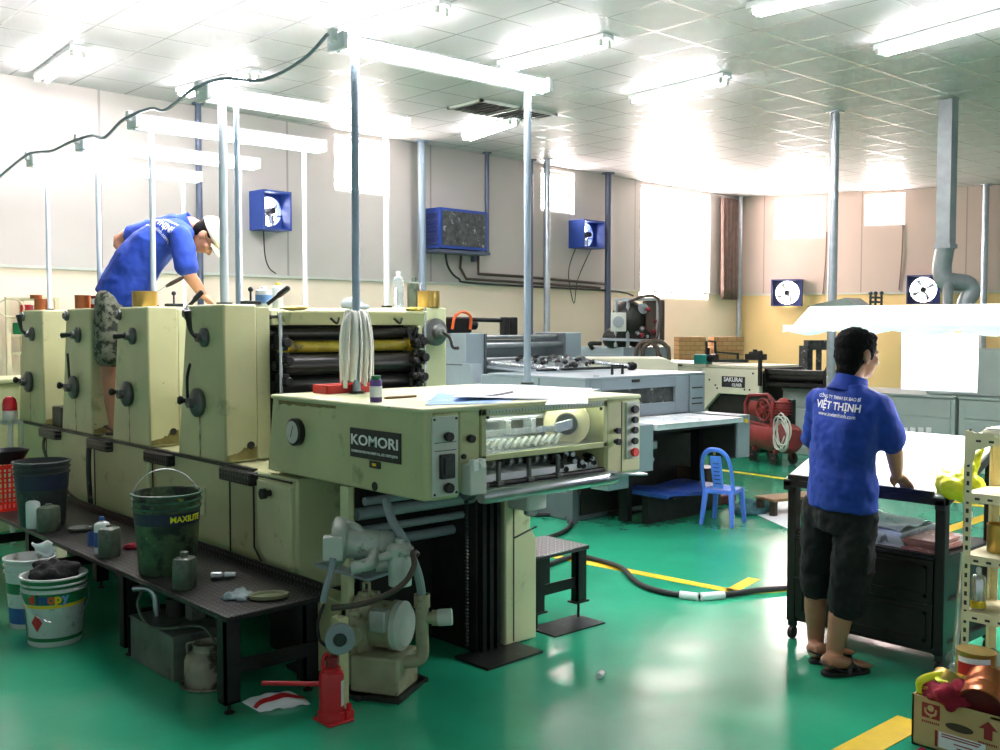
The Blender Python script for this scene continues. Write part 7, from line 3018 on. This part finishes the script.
def lying_tin(name, c, ax, r, h, m, base, label, lid=None):
    c, ax = V(c), V(ax).normalized()
    t = thing(name, label, 'tin', c, group='ink tins in the carton')
    u = MB()
    u.lathe_ax(c, c + ax * h, [(r * .9, 0), (r * 1.02, .0), (r * 1.02, .05), (r, .07), (r, .45), (r * 1.015, .47), (r, .5), (r, .93), (r * 1.02, .95), (r * 1.02, 1), (r * .94, 1)], 34)
    u.build('body', m, t)
    u = MB()
    u.lathe_ax(c + ax * .001, c - ax * .003, [(r * .93, 0), (r * .93, 1)], 34)
    u.build('lid', base, t)
    return t


lying_tin('ink_tin', (4.02, 1.665, .225), (.75, .1, .42), .083, .13, 'copper_tin', 'ink_maroon', 'copper tin lying on its side with a dark maroon base in the carton')
lying_tin('ink_tin', (4.03, 1.855, .185), (.45, -.12, .3), .075, .12, 'gold_tin', 'gold_tin', 'gold tin tipped back in the carton under the yellow strap')
t = lying_tin('ink_tin', (4.17, 1.755, .275), (0.04, -.03, 1), .075, .115, 'gold_tin', 'gold_tin', 'upright gold tin with a red and white label topping the carton')
u = MB()
q = V((4.172, 1.754, .302))
ra, rb = [], []
for i in range(11):
    a = math.radians(148 + i * 10)
    ra.append(u.bm.verts.new(q + V((.0765 * math.cos(a), .0765 * math.sin(a), 0))))
    rb.append(u.bm.verts.new(q + V((.0765 * math.cos(a), .0765 * math.sin(a), .05))))
for i in range(10):
    u.bm.faces.new((ra[i], ra[i + 1], rb[i + 1], rb[i]))
u.build('label', 'red_paint', t)
u = MB()
ra, rb = [], []
for i in range(11):
    a = math.radians(148 + i * 10)
    ra.append(u.bm.verts.new(q + V((.0765 * math.cos(a), .0765 * math.sin(a), .05))))
    rb.append(u.bm.verts.new(q + V((.0765 * math.cos(a), .0765 * math.sin(a), .072))))
for i in range(10):
    u.bm.faces.new((ra[i], ra[i + 1], rb[i + 1], rb[i]))
u.build('label', 'label_white', t)
lying_tin('ink_tin', (4.20, 1.62, .215), (.1, -.1, 1), .07, .11, 'copper_tin', 'copper_tin', 'upright copper tin behind the lying copper one in the carton')
heap('rag', (4.08, 1.79, .20), .15, .13, .10, 'maroon_cloth', 'maroon cloth spread between the tins in the carton', 'rag', 3, 12, .01)
u = MB()
u.tube([(4.02, 1.91, .21), (4.0, 1.90, .262), (4.03, 1.865, .285), (4.08, 1.825, .288), (4.09, 1.80, .27)], [.012, .016, .018, .016, .01], 8, flat=.4)
u.tube([(4.05, 1.85, .285), (4.02, 1.83, .282), (4.03, 1.80, .278)], [.012, .014, .01], 8, flat=.4)
tag(u.build('yellow_strap', 'yellow_bag', smooth=60), 'yellow plastic strap looped over the tipped gold tin', 'strap')
u = MB()
u.hexa([(4.0, 1.53, .19), (4.18, 1.53, .19), (4.18, 1.62, .19), (4.0, 1.62, .19), (4.0, 1.53, .20), (4.18, 1.53, .20), (4.18, 1.62, .20), (4.0, 1.62, .20)])
tag(u.build('blue_card', 'bucket_band', smooth=0), 'dark blue card tucked in the carton below the copper tin', 'card')
heap('rag', (3.80, 1.735, 0), .11, .11, .07, 'maroon_cloth', 'maroon cloth heaped on the floor in front of the brown carton', 'rag', 13, 10, .01)
o = heap('plastic_bag', (4.42, 1.80, .0), .17, .2, .40, 'bottle_clear', 'clear crumpled plastic bag behind the carton and below the rack', 'bag', 17, 12, .014)
heap('rag', (4.30, 1.50, .0), .10, .06, .30, 'red_paint', 'bright red plastic packet beside the carton at the picture edge', 'packet', 19, 8, .012)

# ------------------------------------------------------------------ clutter on the floor beyond the cart
ws = thing('wooden_stool', 'low rough wooden stool on the floor behind the cart', 'stool', (6.6, 4.25, 0))
w0 = pz(795, 518, 0)
u = MB()
u.hexa([(w0.x - .15, w0.y + .12, .14), (w0.x + .40, w0.y - .05, .14), (w0.x + .48, w0.y + .2, .14), (w0.x - .08, w0.y + .36, .14), (w0.x - .15, w0.y + .12, .165), (w0.x + .40, w0.y - .05, .165), (w0.x + .48, w0.y + .2, .165), (w0.x - .08, w0.y + .36, .165)])
u.build('top', 'wood', ws, bev=.004)
for dx_, dy_ in ((-.11, .14), (.35, 0), (.40, .17), (-.06, .31)):
    u = MB()
    u.box(w0.x + dx_, w0.x + dx_ + .05, w0.y + dy_, w0.y + dy_ + .05, 0, .14)
    u.build('leg', 'brown_dark', ws, smooth=0)
tl = pz(753, 512, 0)
heap('cloth', (tl.x, tl.y, 0), .30, .16, .10, 'cloth_teal', 'dark teal cloth crumpled on the floor behind the blue chair', 'cloth', 23, 12, .02)
for i, (pts, lab) in enumerate(((((757, 515), (775, 506), (792, 514), (790, 530)), 'white sheet of paper flat on the floor beside the cart corner'), (((772, 506), (786, 498), (800, 505), (790, 513)), 'second white sheet flat on the floor beneath the wooden stool'))):
    P = [pz(x, y, .003 + i * .004) for x, y in pts]
    u = MB()
    u.sheet(lambda a, b_: (P[0] * (1 - a) + P[1] * a) * (1 - b_) + (P[3] * (1 - a) + P[2] * a) * b_ + V((0, 0, .004 + .01 * a * b_)), 6, 6, .002)
    tag(u.build('floor_paper', 'paper', smooth=60), lab, 'sheet of paper', 'white sheets on the floor')
u = MB()
q = pz(730, 507, 0)
u.box(q.x - .25, q.x + .25, q.y + .1, q.y + .3, 0, .09)
tag(u.build('flat_parcel', 'ink_maroon', bev=.02), 'flat dull red parcel on the floor behind the blue chair legs', 'parcel')

# ------------------------------------------------------------------ people


def head_shape(u, c, f, up, s=1.0):
    """skull, jaw, nose, ears, brow, lips for a head of centre c facing f"""
    f, up = V(f).normalized(), V(up).normalized()
    up = (up - f * up.dot(f)).normalized()
    r = f.cross(up)

    def P(a, b, d):
        return c + (r * a + f * b + up * d) * s
    u.ball(P(0, -.012, .03), (.076 * s, .097 * s, .088 * s), 24, 16, r, f, up)
    u.ball(P(0, .022, -.03), (.062 * s, .074 * s, .085 * s), 20, 14, r, f, up)
    u.ball(P(0, .055, -.085), (.034 * s, .032 * s, .026 * s), 14, 10, r, f, up)
    u.ball(P(0, .075, .018), (.055 * s, .022 * s, .018 * s), 14, 8, r, f, up)
    u.tube([P(0, .083, .012), P(0, .100, -.018), P(0, .112, -.036), P(0, .092, -.044)], [.010 * s, .012 * s, .016 * s, .010 * s], 10)
    for q in (-1, 1):
        u.ball(P(q * .013, .096, -.040), .010 * s, 10, 8)
        u.ball(P(q * .044, .064, -.022), (.022 * s, .02 * s, .02 * s), 12, 8, r, f, up)
        u.ball(P(q * .078, -.012, -.008), (.012 * s, .022 * s, .034 * s), 12, 10, r, f, up)
        u.ball(P(q * .086, -.016, -.002), (.006 * s, .020 * s, .030 * s), 12, 8, r, f, up)
        u.ball(P(q * .074, -.004, -.032), (.010 * s, .010 * s, .012 * s), 10, 8, r, f, up)
    u.ball(P(0, .086, -.062), (.024 * s, .012 * s, .006 * s), 12, 8, r, f, up)
    u.ball(P(0, .085, -.070), (.021 * s, .012 * s, .007 * s), 12, 8, r, f, up)
    return P


def eyes(P, body, s=1.0):
    for q in (-1, 1):
        m = MB()
        m.ball(P(q * .031, .077, .002), (.012 * s, .010 * s, .007 * s), 14, 8)
        e = m.build('eye', 'label_white', body)
        m = MB()
        m.ball(P(q * .031, .0855, .002), .0052 * s, 10, 8)
        m.build('iris', 'knob_black', e)


def hand_shape(u, w, d, n, side, curl=.35, s=1.0):
    """palm, four unequal bent fingers and a thumb: wrist w, hand direction d, palm normal n, thumb side +-1"""
    d, n = V(d).normalized(), V(n).normalized()
    n = (n - d * n.dot(d)).normalized()
    b = d.cross(n) * side

    def P(x, y, z):
        return w + (d * x + b * y + n * z) * s
    u.ball(P(.045, 0, 0), (.055 * s, .041 * s, .017 * s), 16, 10, d, b, n)
    u.ball(P(.012, 0, 0), (.03 * s, .028 * s, .019 * s), 14, 8, d, b, n)
    u.ball(P(.075, 0, .0), (.024 * s, .042 * s, .014 * s), 14, 8, d, b, n)
    for k, (y, L, r) in enumerate(((.030, .068, .0086), (.010, .078, .0090), (-.011, .072, .0086), (-.031, .056, .0078))):
        a = curl * (1 + .12 * k)
        p0 = P(.078, y, 0)
        p1 = P(.085 + L * .42 * math.cos(a * .5), y * 1.12, L * .42 * math.sin(a * .5) + .0)
        p2 = p1 + (d * math.cos(a * 1.3) + n * math.sin(a * 1.3)) * (L * .34 * s)
        p3 = p2 + (d * math.cos(a * 1.9) + n * math.sin(a * 1.9)) * (L * .26 * s)
        u.tube([p0, p1, p2, p3], [r * 1.1 * s, r * s, r * .95 * s, r * .7 * s], 10, sub=4)
        u.ball(p3, r * .75 * s, 10, 6)
    t0, t1, t2, t3 = P(.018, .026, .004), P(.044, .046, .012), P(.070, .052, .018), P(.092, .050, .022)
    u.tube([t0, t1, t2, t3], [.015 * s, .0125 * s, .0105 * s, .008 * s], 10, sub=4)
    u.ball(t3, .008 * s, 10, 6)


def limb(u, pts, rs, n=18):
    pts = [V(p) for p in pts]
    u.tube(pts, rs, n, sub=5)
    u.ball(pts[0], rs[0] * .99, n, 10)
    u.ball(pts[-1], rs[-1] * .99, n, 10)


def foot_shape(u, heel, toe, s=1.0):
    d = (toe - heel)
    L = d.length
    d.normalize()
    b = V((0, 0, 1)).cross(d)
    u.loft([(heel + d * (L * .02) + V((0, 0, .035)), b * .028, V((0, 0, .030))), (heel + d * (L * .2) + V((0, 0, .042)), b * .031, V((0, 0, .036))), (heel + d * (L * .5) + V((0, 0, .034)), b * .038, V((0, 0, .030))), (heel + d * (L * .75) + V((0, 0, .022)), b * .044, V((0, 0, .018))), (heel + d * (L * .92) + V((0, 0, .018)), b * .038, V((0, 0, .014)))], 18)
    for k in range(5):
        y = -.034 + k * .017
        p = heel + d * (L * (.90 - .02 * abs(k - 1))) + b * y + V((0, 0, .016))
        u.tube([p, p + d * (.035 if k else .04)], [.010 if k in (0, 4) else .009, .008], 8, smooth=False)
        u.ball(p + d * .037, .0085, 8, 6)


def sandal(person, heel, toe):
    d = (toe - heel)
    L = d.length
    d.normalize()
    b = V((0, 0, 1)).cross(d)
    n = 28
    u = MB()
    lo, hi = [], []
    for i in range(n):
        a = 2 * PI * i / n
        x = .5 + .56 * math.cos(a)
        w = .052 * (1 + .12 * math.cos(a)) * math.copysign(abs(math.sin(a)) ** .7, math.sin(a))
        p = heel + d * (L * x) + b * w
        lo.append(V((p.x, p.y, heel.z)))
    u.prism(lo, (0, 0, .020))
    so = u.build('sandal', 'sandal', person, bev=.004)
    for x0, x1, h in ((.66, .74, .045), (.44, .66, .062), (.74, .46, .06)):
        u = MB()
        pts = [heel + d * (L * x0) - b * .05 + V((0, 0, .015)), heel + d * (L * (x0 + x1) / 2) - b * .03 + V((0, 0, h)), heel + d * (L * (x0 + x1) / 2) + b * .03 + V((0, 0, h)), heel + d * (L * x1) + b * .05 + V((0, 0, .015))]
        u.tube(pts, .014, 8, flat=.35)
        u.build('strap', 'sandal', so)
    u = MB()
    pts = [heel + d * (L * .42) - b * .048 + V((0, 0, .02)), heel + d * (L * .1) - b * .042 + V((0, 0, .05)), heel - d * (L * .06) + V((0, 0, .062)), heel + d * (L * .1) + b * .042 + V((0, 0, .05)), heel + d * (L * .42) + b * .048 + V((0, 0, .02))]
    u.tube(pts, .010, 8, flat=.5)
    u.build('strap', 'sandal', so)


def folds(o, strength, scale):
    tx = bpy.data.textures.new('cloth_folds', 'CLOUDS')
    tx.noise_scale = scale
    tx.noise_depth = 2
    md = o.modifiers.new('folds', 'DISPLACE')
    md.texture = tx
    md.strength = strength
    md.mid_level = .5


def printed(shirt, rows, centre, right, up, toward, m='letter_white'):
    """lettering laid on the cloth: every row is (text, size, height offset, options)"""
    dg = bpy.context.evaluated_depsgraph_get()
    bpy.context.view_layer.update()
    dg = bpy.context.evaluated_depsgraph_get()
    ev = shirt.evaluated_get(dg)
    me = ev.to_mesh()
    tree = BVHTree.FromPolygons([v.co.copy() for v in me.vertices], [tuple(p.vertices) for p in me.polygons])
    ev.to_mesh_clear()
    right, up, toward = V(right).normalized(), V(up).normalized(), V(toward).normalized()
    for s, size, dz, kw in rows:
        tm = text_mesh(s, size, extrude=0, **kw)
        bmt = bmesh.new()
        bmt.from_mesh(tm)
        bmesh.ops.triangulate(bmt, faces=bmt.faces)
        bmesh.ops.subdivide_edges(bmt, edges=[e for e in bmt.edges if e.calc_length() > size * .25], cuts=2)
        bmt.to_mesh(tm)
        bmt.free()
        for v in tm.vertices:
            p = V(centre) + right * v.co.x + up * (v.co.y + dz) + toward * .6
            h = tree.ray_cast(p, -toward)
            v.co = (h[0] + toward * .0035) if h[0] is not None else V(centre) + right * v.co.x + up * (v.co.y + dz)
        tm.materials.append(MATS[m])
        o = bpy.data.objects.new('lettering', tm)
        COL.objects.link(o)
        o.parent = shirt


# --- the worker at the inspection cart
hp = pz(834, 671, 0)
wb_ = thing('person', 'person in a blue lettered polo shirt and black shorts standing at the inspection cart', 'person', (4.55, 2.65, 0))
Lhip, Rhip = px(822, 508, 4.60), px(857, 511, 4.53)
Lkn, Rkn = px(817, 583, 4.66), px(846, 592, 4.60)
Lan, Ran = px(816, 645, 4.70), px(834, 656, 4.56)
Rheel, Rtoe = pz(824, 671, .022), pz(866, 667, .022)
Lheel, Ltoe = pz(812, 659, .022), pz(848, 654, .022)
pel = px(840, 502, 4.56)
bel = px(842, 470, 4.55)
chs = px(845, 428, 4.53)
shl = px(847, 398, 4.55)
nek = px(850, 380, 4.57)
hdc = px(858, 355, 4.62)
Lsh, Rsh = px(820, 400, 4.60), px(879, 405, 4.54)
Lel, Lwr = px(815, 447, 4.72), px(828, 480, 4.90)
Rel, Rwr = px(892, 444, 4.60), px(897, 474, 4.76)
hf = V((.93, -.36, -.05)).normalized()
u = MB()
lat = (Lsh - Rsh).normalized()
fwd = V((.97, .12, 0)).normalized()
u.loft([(pel - V((0, 0, .06)), lat * .14, fwd * .10), (pel, lat * .165, fwd * .115), (bel, lat * .145, fwd * .10), (chs, lat * .165, fwd * .11), (shl, lat * .155, fwd * .075), (nek - V((0, 0, .01)), lat * .07, fwd * .06)], 24)
limb(u, [nek - V((0, 0, .05)), nek + V((.01, 0, .03)), hdc - V((.01, 0, .05))], [.062, .056, .055])
limb(u, [Lhip, Lkn, Lkn * .6 + Lan * .4 - fwd * .012, Lan], [.085, .058, .056, .036])
limb(u, [Rhip, Rkn, Rkn * .6 + Ran * .4 - fwd * .012, Ran], [.085, .060, .058, .037])
limb(u, [Lan, Lan * .3 + Lheel * .7 + V((0, 0, .03))], [.036, .036])
limb(u, [Ran, Ran * .3 + Rheel * .7 + V((0, 0, .03))], [.036, .032])
foot_shape(u, Rheel, Rtoe)
foot_shape(u, Lheel, Ltoe)
limb(u, [Lsh, Lel, Lwr], [.046, .042, .028])
limb(u, [Rsh, Rel, Rel * .55 + Rwr * .45 + V((0, -.004, 0)), Rwr], [.046, .043, .040, .028])
hd_dir = (px(908, 486, 4.86) - Rwr)
hand_shape(u, Rwr, hd_dir, (.3, 0, -1), 1, .30)
hand_shape(u, Lwr, (.9, -.2, -.1), (.1, 0, -1), -1, .30)
hP = head_shape(u, hdc, hf, (0.05, 0, 1))
bodyB = u.build('body', 'skin', wb_, voxel=.0065, relax=2)
eyes(hP, bodyB)
u = MB()


def HB(a, b, d):
    return hP(a, b, d)


r_ = hf.cross(V((0, 0, 1))).normalized()
u.ball(HB(0, -.018, .045), (.086, .106, .090), 26, 16, r_, hf, (0, 0, 1))
u.ball(HB(0, -.05, -.005), (.080, .068, .085), 22, 14, r_, hf, (0, 0, 1))
u.ball(HB(0, -.060, -.068), (.064, .046, .055), 18, 10, r_, hf, (0, 0, 1))
for q in (-1, 1):
    u.ball(HB(q * .071, .012, .015), (.012, .022, .045), 12, 10, r_, hf, (0, 0, 1))
u.ball(HB(0, .055, .085), (.060, .034, .028), 16, 10, r_, hf, (0, 0, 1))
o = u.build('hair', 'hair_black', wb_, voxel=.008, relax=1)
folds(o, .014, .02)
u = MB()
u.loft([(px(842, 508, 4.56), lat * .198, fwd * .14), (px(842, 485, 4.55), lat * .198, fwd * .145), (bel + V((0, 0, .04)), lat * .190, fwd * .138), (chs, lat * .192, fwd * .135), (px(846, 408, 4.54), lat * .195, fwd * .115), (px(847, 394, 4.55), lat * .14, fwd * .09), (px(849, 384, 4.565), lat * .085, fwd * .075)], 32)
limb(u, [Lsh + V((0, 0, -.005)), Lsh * .45 + Lel * .55, Lsh * .2 + Lel * .8], [.066, .070, .072])
limb(u, [Rsh + V((0, 0, -.005)), Rsh * .45 + Rel * .55, Rsh * .12 + Rel * .88], [.066, .070, .073])
u.ball(Rsh * .6 + shl * .4, (.09, .09, .06), 16, 10)
u.ball(Lsh * .6 + shl * .4, (.09, .09, .06), 16, 10)
shB = u.build('polo_shirt', 'shirt_blue', wb_, voxel=.009, relax=3)
folds(shB, .028, .09)
u = MB()
u.lathe_ax(px(848, 393, 4.56), px(852, 377, 4.58), [(.104, 0), (.084, .5), (.076, 1), (.066, .9), (.07, .2)], 30, caps=False)
u.build('collar', 'shirt_blue', shB)
u = MB()
u.loft([(px(841, 497, 4.56), lat * .168, fwd * .126), (px(841, 515, 4.56), lat * .168, fwd * .13), (px(841, 530, 4.57), lat * .162, fwd * .125)], 28)
limb(u, [Rhip, Rhip * .5 + Rkn * .5 + V((-.01, -.015, 0)), Rkn + V((-.01, -.015, -.05))], [.097, .100, .092])
limb(u, [Lhip, Lhip * .5 + Lkn * .5, Lkn + V((0, 0, -.01))], [.098, .094, .086])
u.obox(Rhip * .45 + Rkn * .55 + V((-.02, -.115, 0)), (.11, .02, .14), fwd)
shoB = u.build('shorts', 'shorts_black', wb_, voxel=.009, relax=3)
folds(shoB, .028, .07)
sandal(wb_, V((Rheel.x, Rheel.y, .0)), V((Rtoe.x, Rtoe.y, 0)))
sandal(wb_, V((Lheel.x, Lheel.y, .0)), V((Ltoe.x, Ltoe.y, 0)))
tc_ = px(838, 405, 4.40)
vd = (CAM - tc_)
vd.z = 0
vd.normalize()
nb = (vd * .5 + V((-1, 0, 0)) * .5).normalized()
tr = V((nb.y, -nb.x, 0)) * -1
printed(shB, [('CÔNG TY TNHH SX BAO BÌ', .022, .036, dict(squash=.80, bold=.0003)), ('VIỆT THỊNH', .048, -.004, dict(squash=.88, bold=.0013)), ('www.invietthinh.com', .026, -.044, dict(squash=.88, bold=.0003))], px(836, 406, 4.42), tr + V((0, 0, -.05)), (0, 0, 1), nb)

# --- the worker bent over the press
hA = py(118, 300, 7.06)
d0 = (hA - CAM).dot(FW)
wa = thing('person', 'person in a blue polo, plaid shorts and cream cap bending over the printing press', 'person', (hA.x, hA.y, .945))


def A(x, y, dd=0.0):
    return pd(x, y, d0 + dd)


TOC = (CAM - hA)
TOC.z = 0
TOC.normalize()
side = TOC                                        # toward the viewer: his right side
pelA = A(117, 300)
RhA, LhA = A(112, 303, -.10), A(122, 302, .10)


def ground(p):
    return V((p.x, p.y, .947))


RanA = ground(A(114, 400, -.08)) + V((0, 0, .07))
LanA = ground(A(110, 400, .10)) + V((0, 0, .07))
RknA = A(109, 355, -.08)
LknA = A(111, 355, .10)
spn = [(A(119, 296), .165, .125), (A(133, 270), .165, .13), (A(150, 246), .175, .125), (A(170, 230), .175, .10)]
axs = (A(180, 224) - A(119, 296)).normalized()
dors = axs.cross(side).normalized()
if dors.z < 0:
    dors = -dors
RshA, LshA = A(181, 236, -.19), A(172, 224, .19)
RelA, RwrA = A(187, 270, -.20), A(203, 295, -.10)
LelA, LwrA = A(119, 240, .30), A(140, 262, .25)
nekA = A(190, 225)
hcA = A(207, 236)
fA = (RT * .38 - V((0, 0, 1)) * .92 + FW * .06).normalized()
uA = (RT * .92 + V((0, 0, 1)) * .38).normalized()
u = MB()
u.loft([(A(112, 308), side * .14, dors * .09)] + [(p, side * a, dors * b) for p, a, b in spn] + [(A(184, 226), side * .10, dors * .06)], 24)
limb(u, [A(176, 228), nekA, hcA + (nekA - hcA) * .25], [.065, .058, .058])
limb(u, [RhA, RknA, RknA * .6 + RanA * .4 - RT * .012, RanA], [.088, .058, .054, .036])
limb(u, [LhA, LknA, LknA * .6 + LanA * .4 - RT * .012, LanA], [.088, .058, .054, .036])
limb(u, [RshA, RelA, RelA * .5 + RwrA * .5, RwrA], [.056, .045, .042, .029])
limb(u, [LshA, LelA, LwrA], [.055, .045, .03])
hand_shape(u, RwrA, A(214, 304, -.06) - RwrA, (-.3, .2, -1), 1, .4)
hand_shape(u, LwrA, A(150, 268, .2) - LwrA, -side, -1, .3)
foot_shape(u, ground(RanA) - RT * .05, ground(RanA) + RT * .17)
foot_shape(u, ground(LanA) - RT * .05, ground(LanA) + RT * .17)
hPA = head_shape(u, hcA, fA, uA, 1.02)
bodyA = u.build('body', 'skin', wa, voxel=.0075, relax=2)
eyes(hPA, bodyA)
rA = fA.cross(uA).normalized()
u = MB()
u.ball(hPA(0, -.022, .040), (.084, .100, .086), 22, 14, rA, fA, uA)
u.ball(hPA(0, -.055, -.01), (.076, .058, .075), 20, 12, rA, fA, uA)
u.build('hair', 'hair_black', wa, voxel=.009, relax=1)
u = MB()
rows = []
for k in range(7):
    th = PI / 2 * k / 6
    rr_, hh_ = math.cos(th), math.sin(th)
    if k == 6:
        rows.append([u.bm.verts.new(hPA(0, -.005, .045 + .105))])
    else:
        rows.append([u.bm.verts.new(hPA(.095 * rr_ * math.cos(2 * PI * i / 28), -.005 + .118 * rr_ * math.sin(2 * PI * i / 28), .040 + .105 * hh_)) for i in range(28)])
for a_, b_ in zip(rows, rows[1:]):
    for i in range(28):
        j = (i + 1) % 28
        if len(b_) == 1:
            u.bm.faces.new((a_[i], a_[j], b_[0]))
        else:
            u.bm.faces.new((a_[i], a_[j], b_[j], b_[i]))
o = u.build('cap', 'cap_cloth', wa, smooth=60)
sd = o.modifiers.new('thick', 'SOLIDIFY')
sd.thickness = .004
u = MB()
u.sheet(lambda a, b_: hPA((-1 + 2 * a) * .080 * (1 - .35 * b_ ** 2), .095 + .085 * b_ * (1 - .35 * (2 * a - 1) ** 2) - .03 * (2 * a - 1) ** 2, .044 - .018 * b_ - .020 * (2 * a - 1) ** 2), 14, 8)
br_ = u.build('brim', 'cap_cloth', o, smooth=60)
sd = br_.modifiers.new('thick', 'SOLIDIFY')
sd.thickness = .004
u = MB()
for q in (-1, 1):
    u.tube([hPA(q * .032 + .020 * math.cos(2 * PI * i / 16), .098, .0 + .015 * math.sin(2 * PI * i / 16)) for i in range(17)], .0016, 6, smooth=False)
    u.tube([hPA(q * .052, .097, .002), hPA(q * .072, .06, .004), hPA(q * .082, -.01, .008)], .0016, 6, smooth=False)
u.tube([hPA(-.012, .098, .003), hPA(0, .102, .006), hPA(.012, .098, .003)], .0016, 6)
u.build('glasses', 'knob_black', wa)
u = MB()
u.loft([(A(114, 304), side * .195, dors * .155), (A(122, 291), side * .20, dors * .165), (A(135, 268), side * .20, dors * .165), (A(151, 247), side * .205, dors * .150), (A(168, 232), side * .20, dors * .120), (A(181, 226), side * .14, dors * .085), (A(187, 225), side * .09, dors * .07)], 32)
limb(u, [RshA, RshA * .45 + RelA * .55, RshA * .15 + RelA * .85], [.072, .078, .080])
limb(u, [LshA, LshA * .5 + LelA * .5, LshA * .3 + LelA * .7], [.075, .08, .08])
u.ball(RshA * .6 + A(178, 228) * .4, (.10, .10, .075), 16, 10)
shA = u.build('polo_shirt', 'shirt_blue', wa, voxel=.010, relax=3)
folds(shA, .028, .12)
u = MB()
u.lathe_ax(A(183, 226), A(192, 222), [(.086, 0), (.078, .5), (.074, 1), (.066, .9), (.07, .2)], 28, caps=False)
u.build('collar', 'shirt_blue', shA)
u = MB()
u.loft([(A(118, 296), side * .175, dors * .14), (A(115, 303), side * .185, dors * .145), (A(112, 312), side * .175, dors * .12)], 24)
limb(u, [RhA, RhA * .5 + RknA * .5, RknA], [.115, .108, .098])
limb(u, [LhA, LhA * .5 + LknA * .5, LknA], [.112, .106, .096])
sA = u.build('shorts', 'shorts_plaid', wa, voxel=.010, relax=3)
folds(sA, .02, .07)
sandal(wa, ground(RanA) - RT * .05, ground(RanA) + RT * .17)
sandal(wa, ground(LanA) - RT * .05, ground(LanA) + RT * .17)
cT = A(162, 231, -.1)
tw = (TOC * .85 + V((0, 0, .5)) - RT * .2).normalized()
rtx = (side - tw * side.dot(tw) + axs * .25).normalized()
upx = tw.cross(rtx).normalized()
printed(shA, [('CÔNG TY TNHH SX BAO BÌ', .026, .055, dict(squash=.8)), ('VIỆT THỊNH', .056, .005, dict(squash=.85, bold=.0014)), ('www.invietthinh.com', .030, -.040, dict(squash=.85))], cT, rtx, upx, tw)
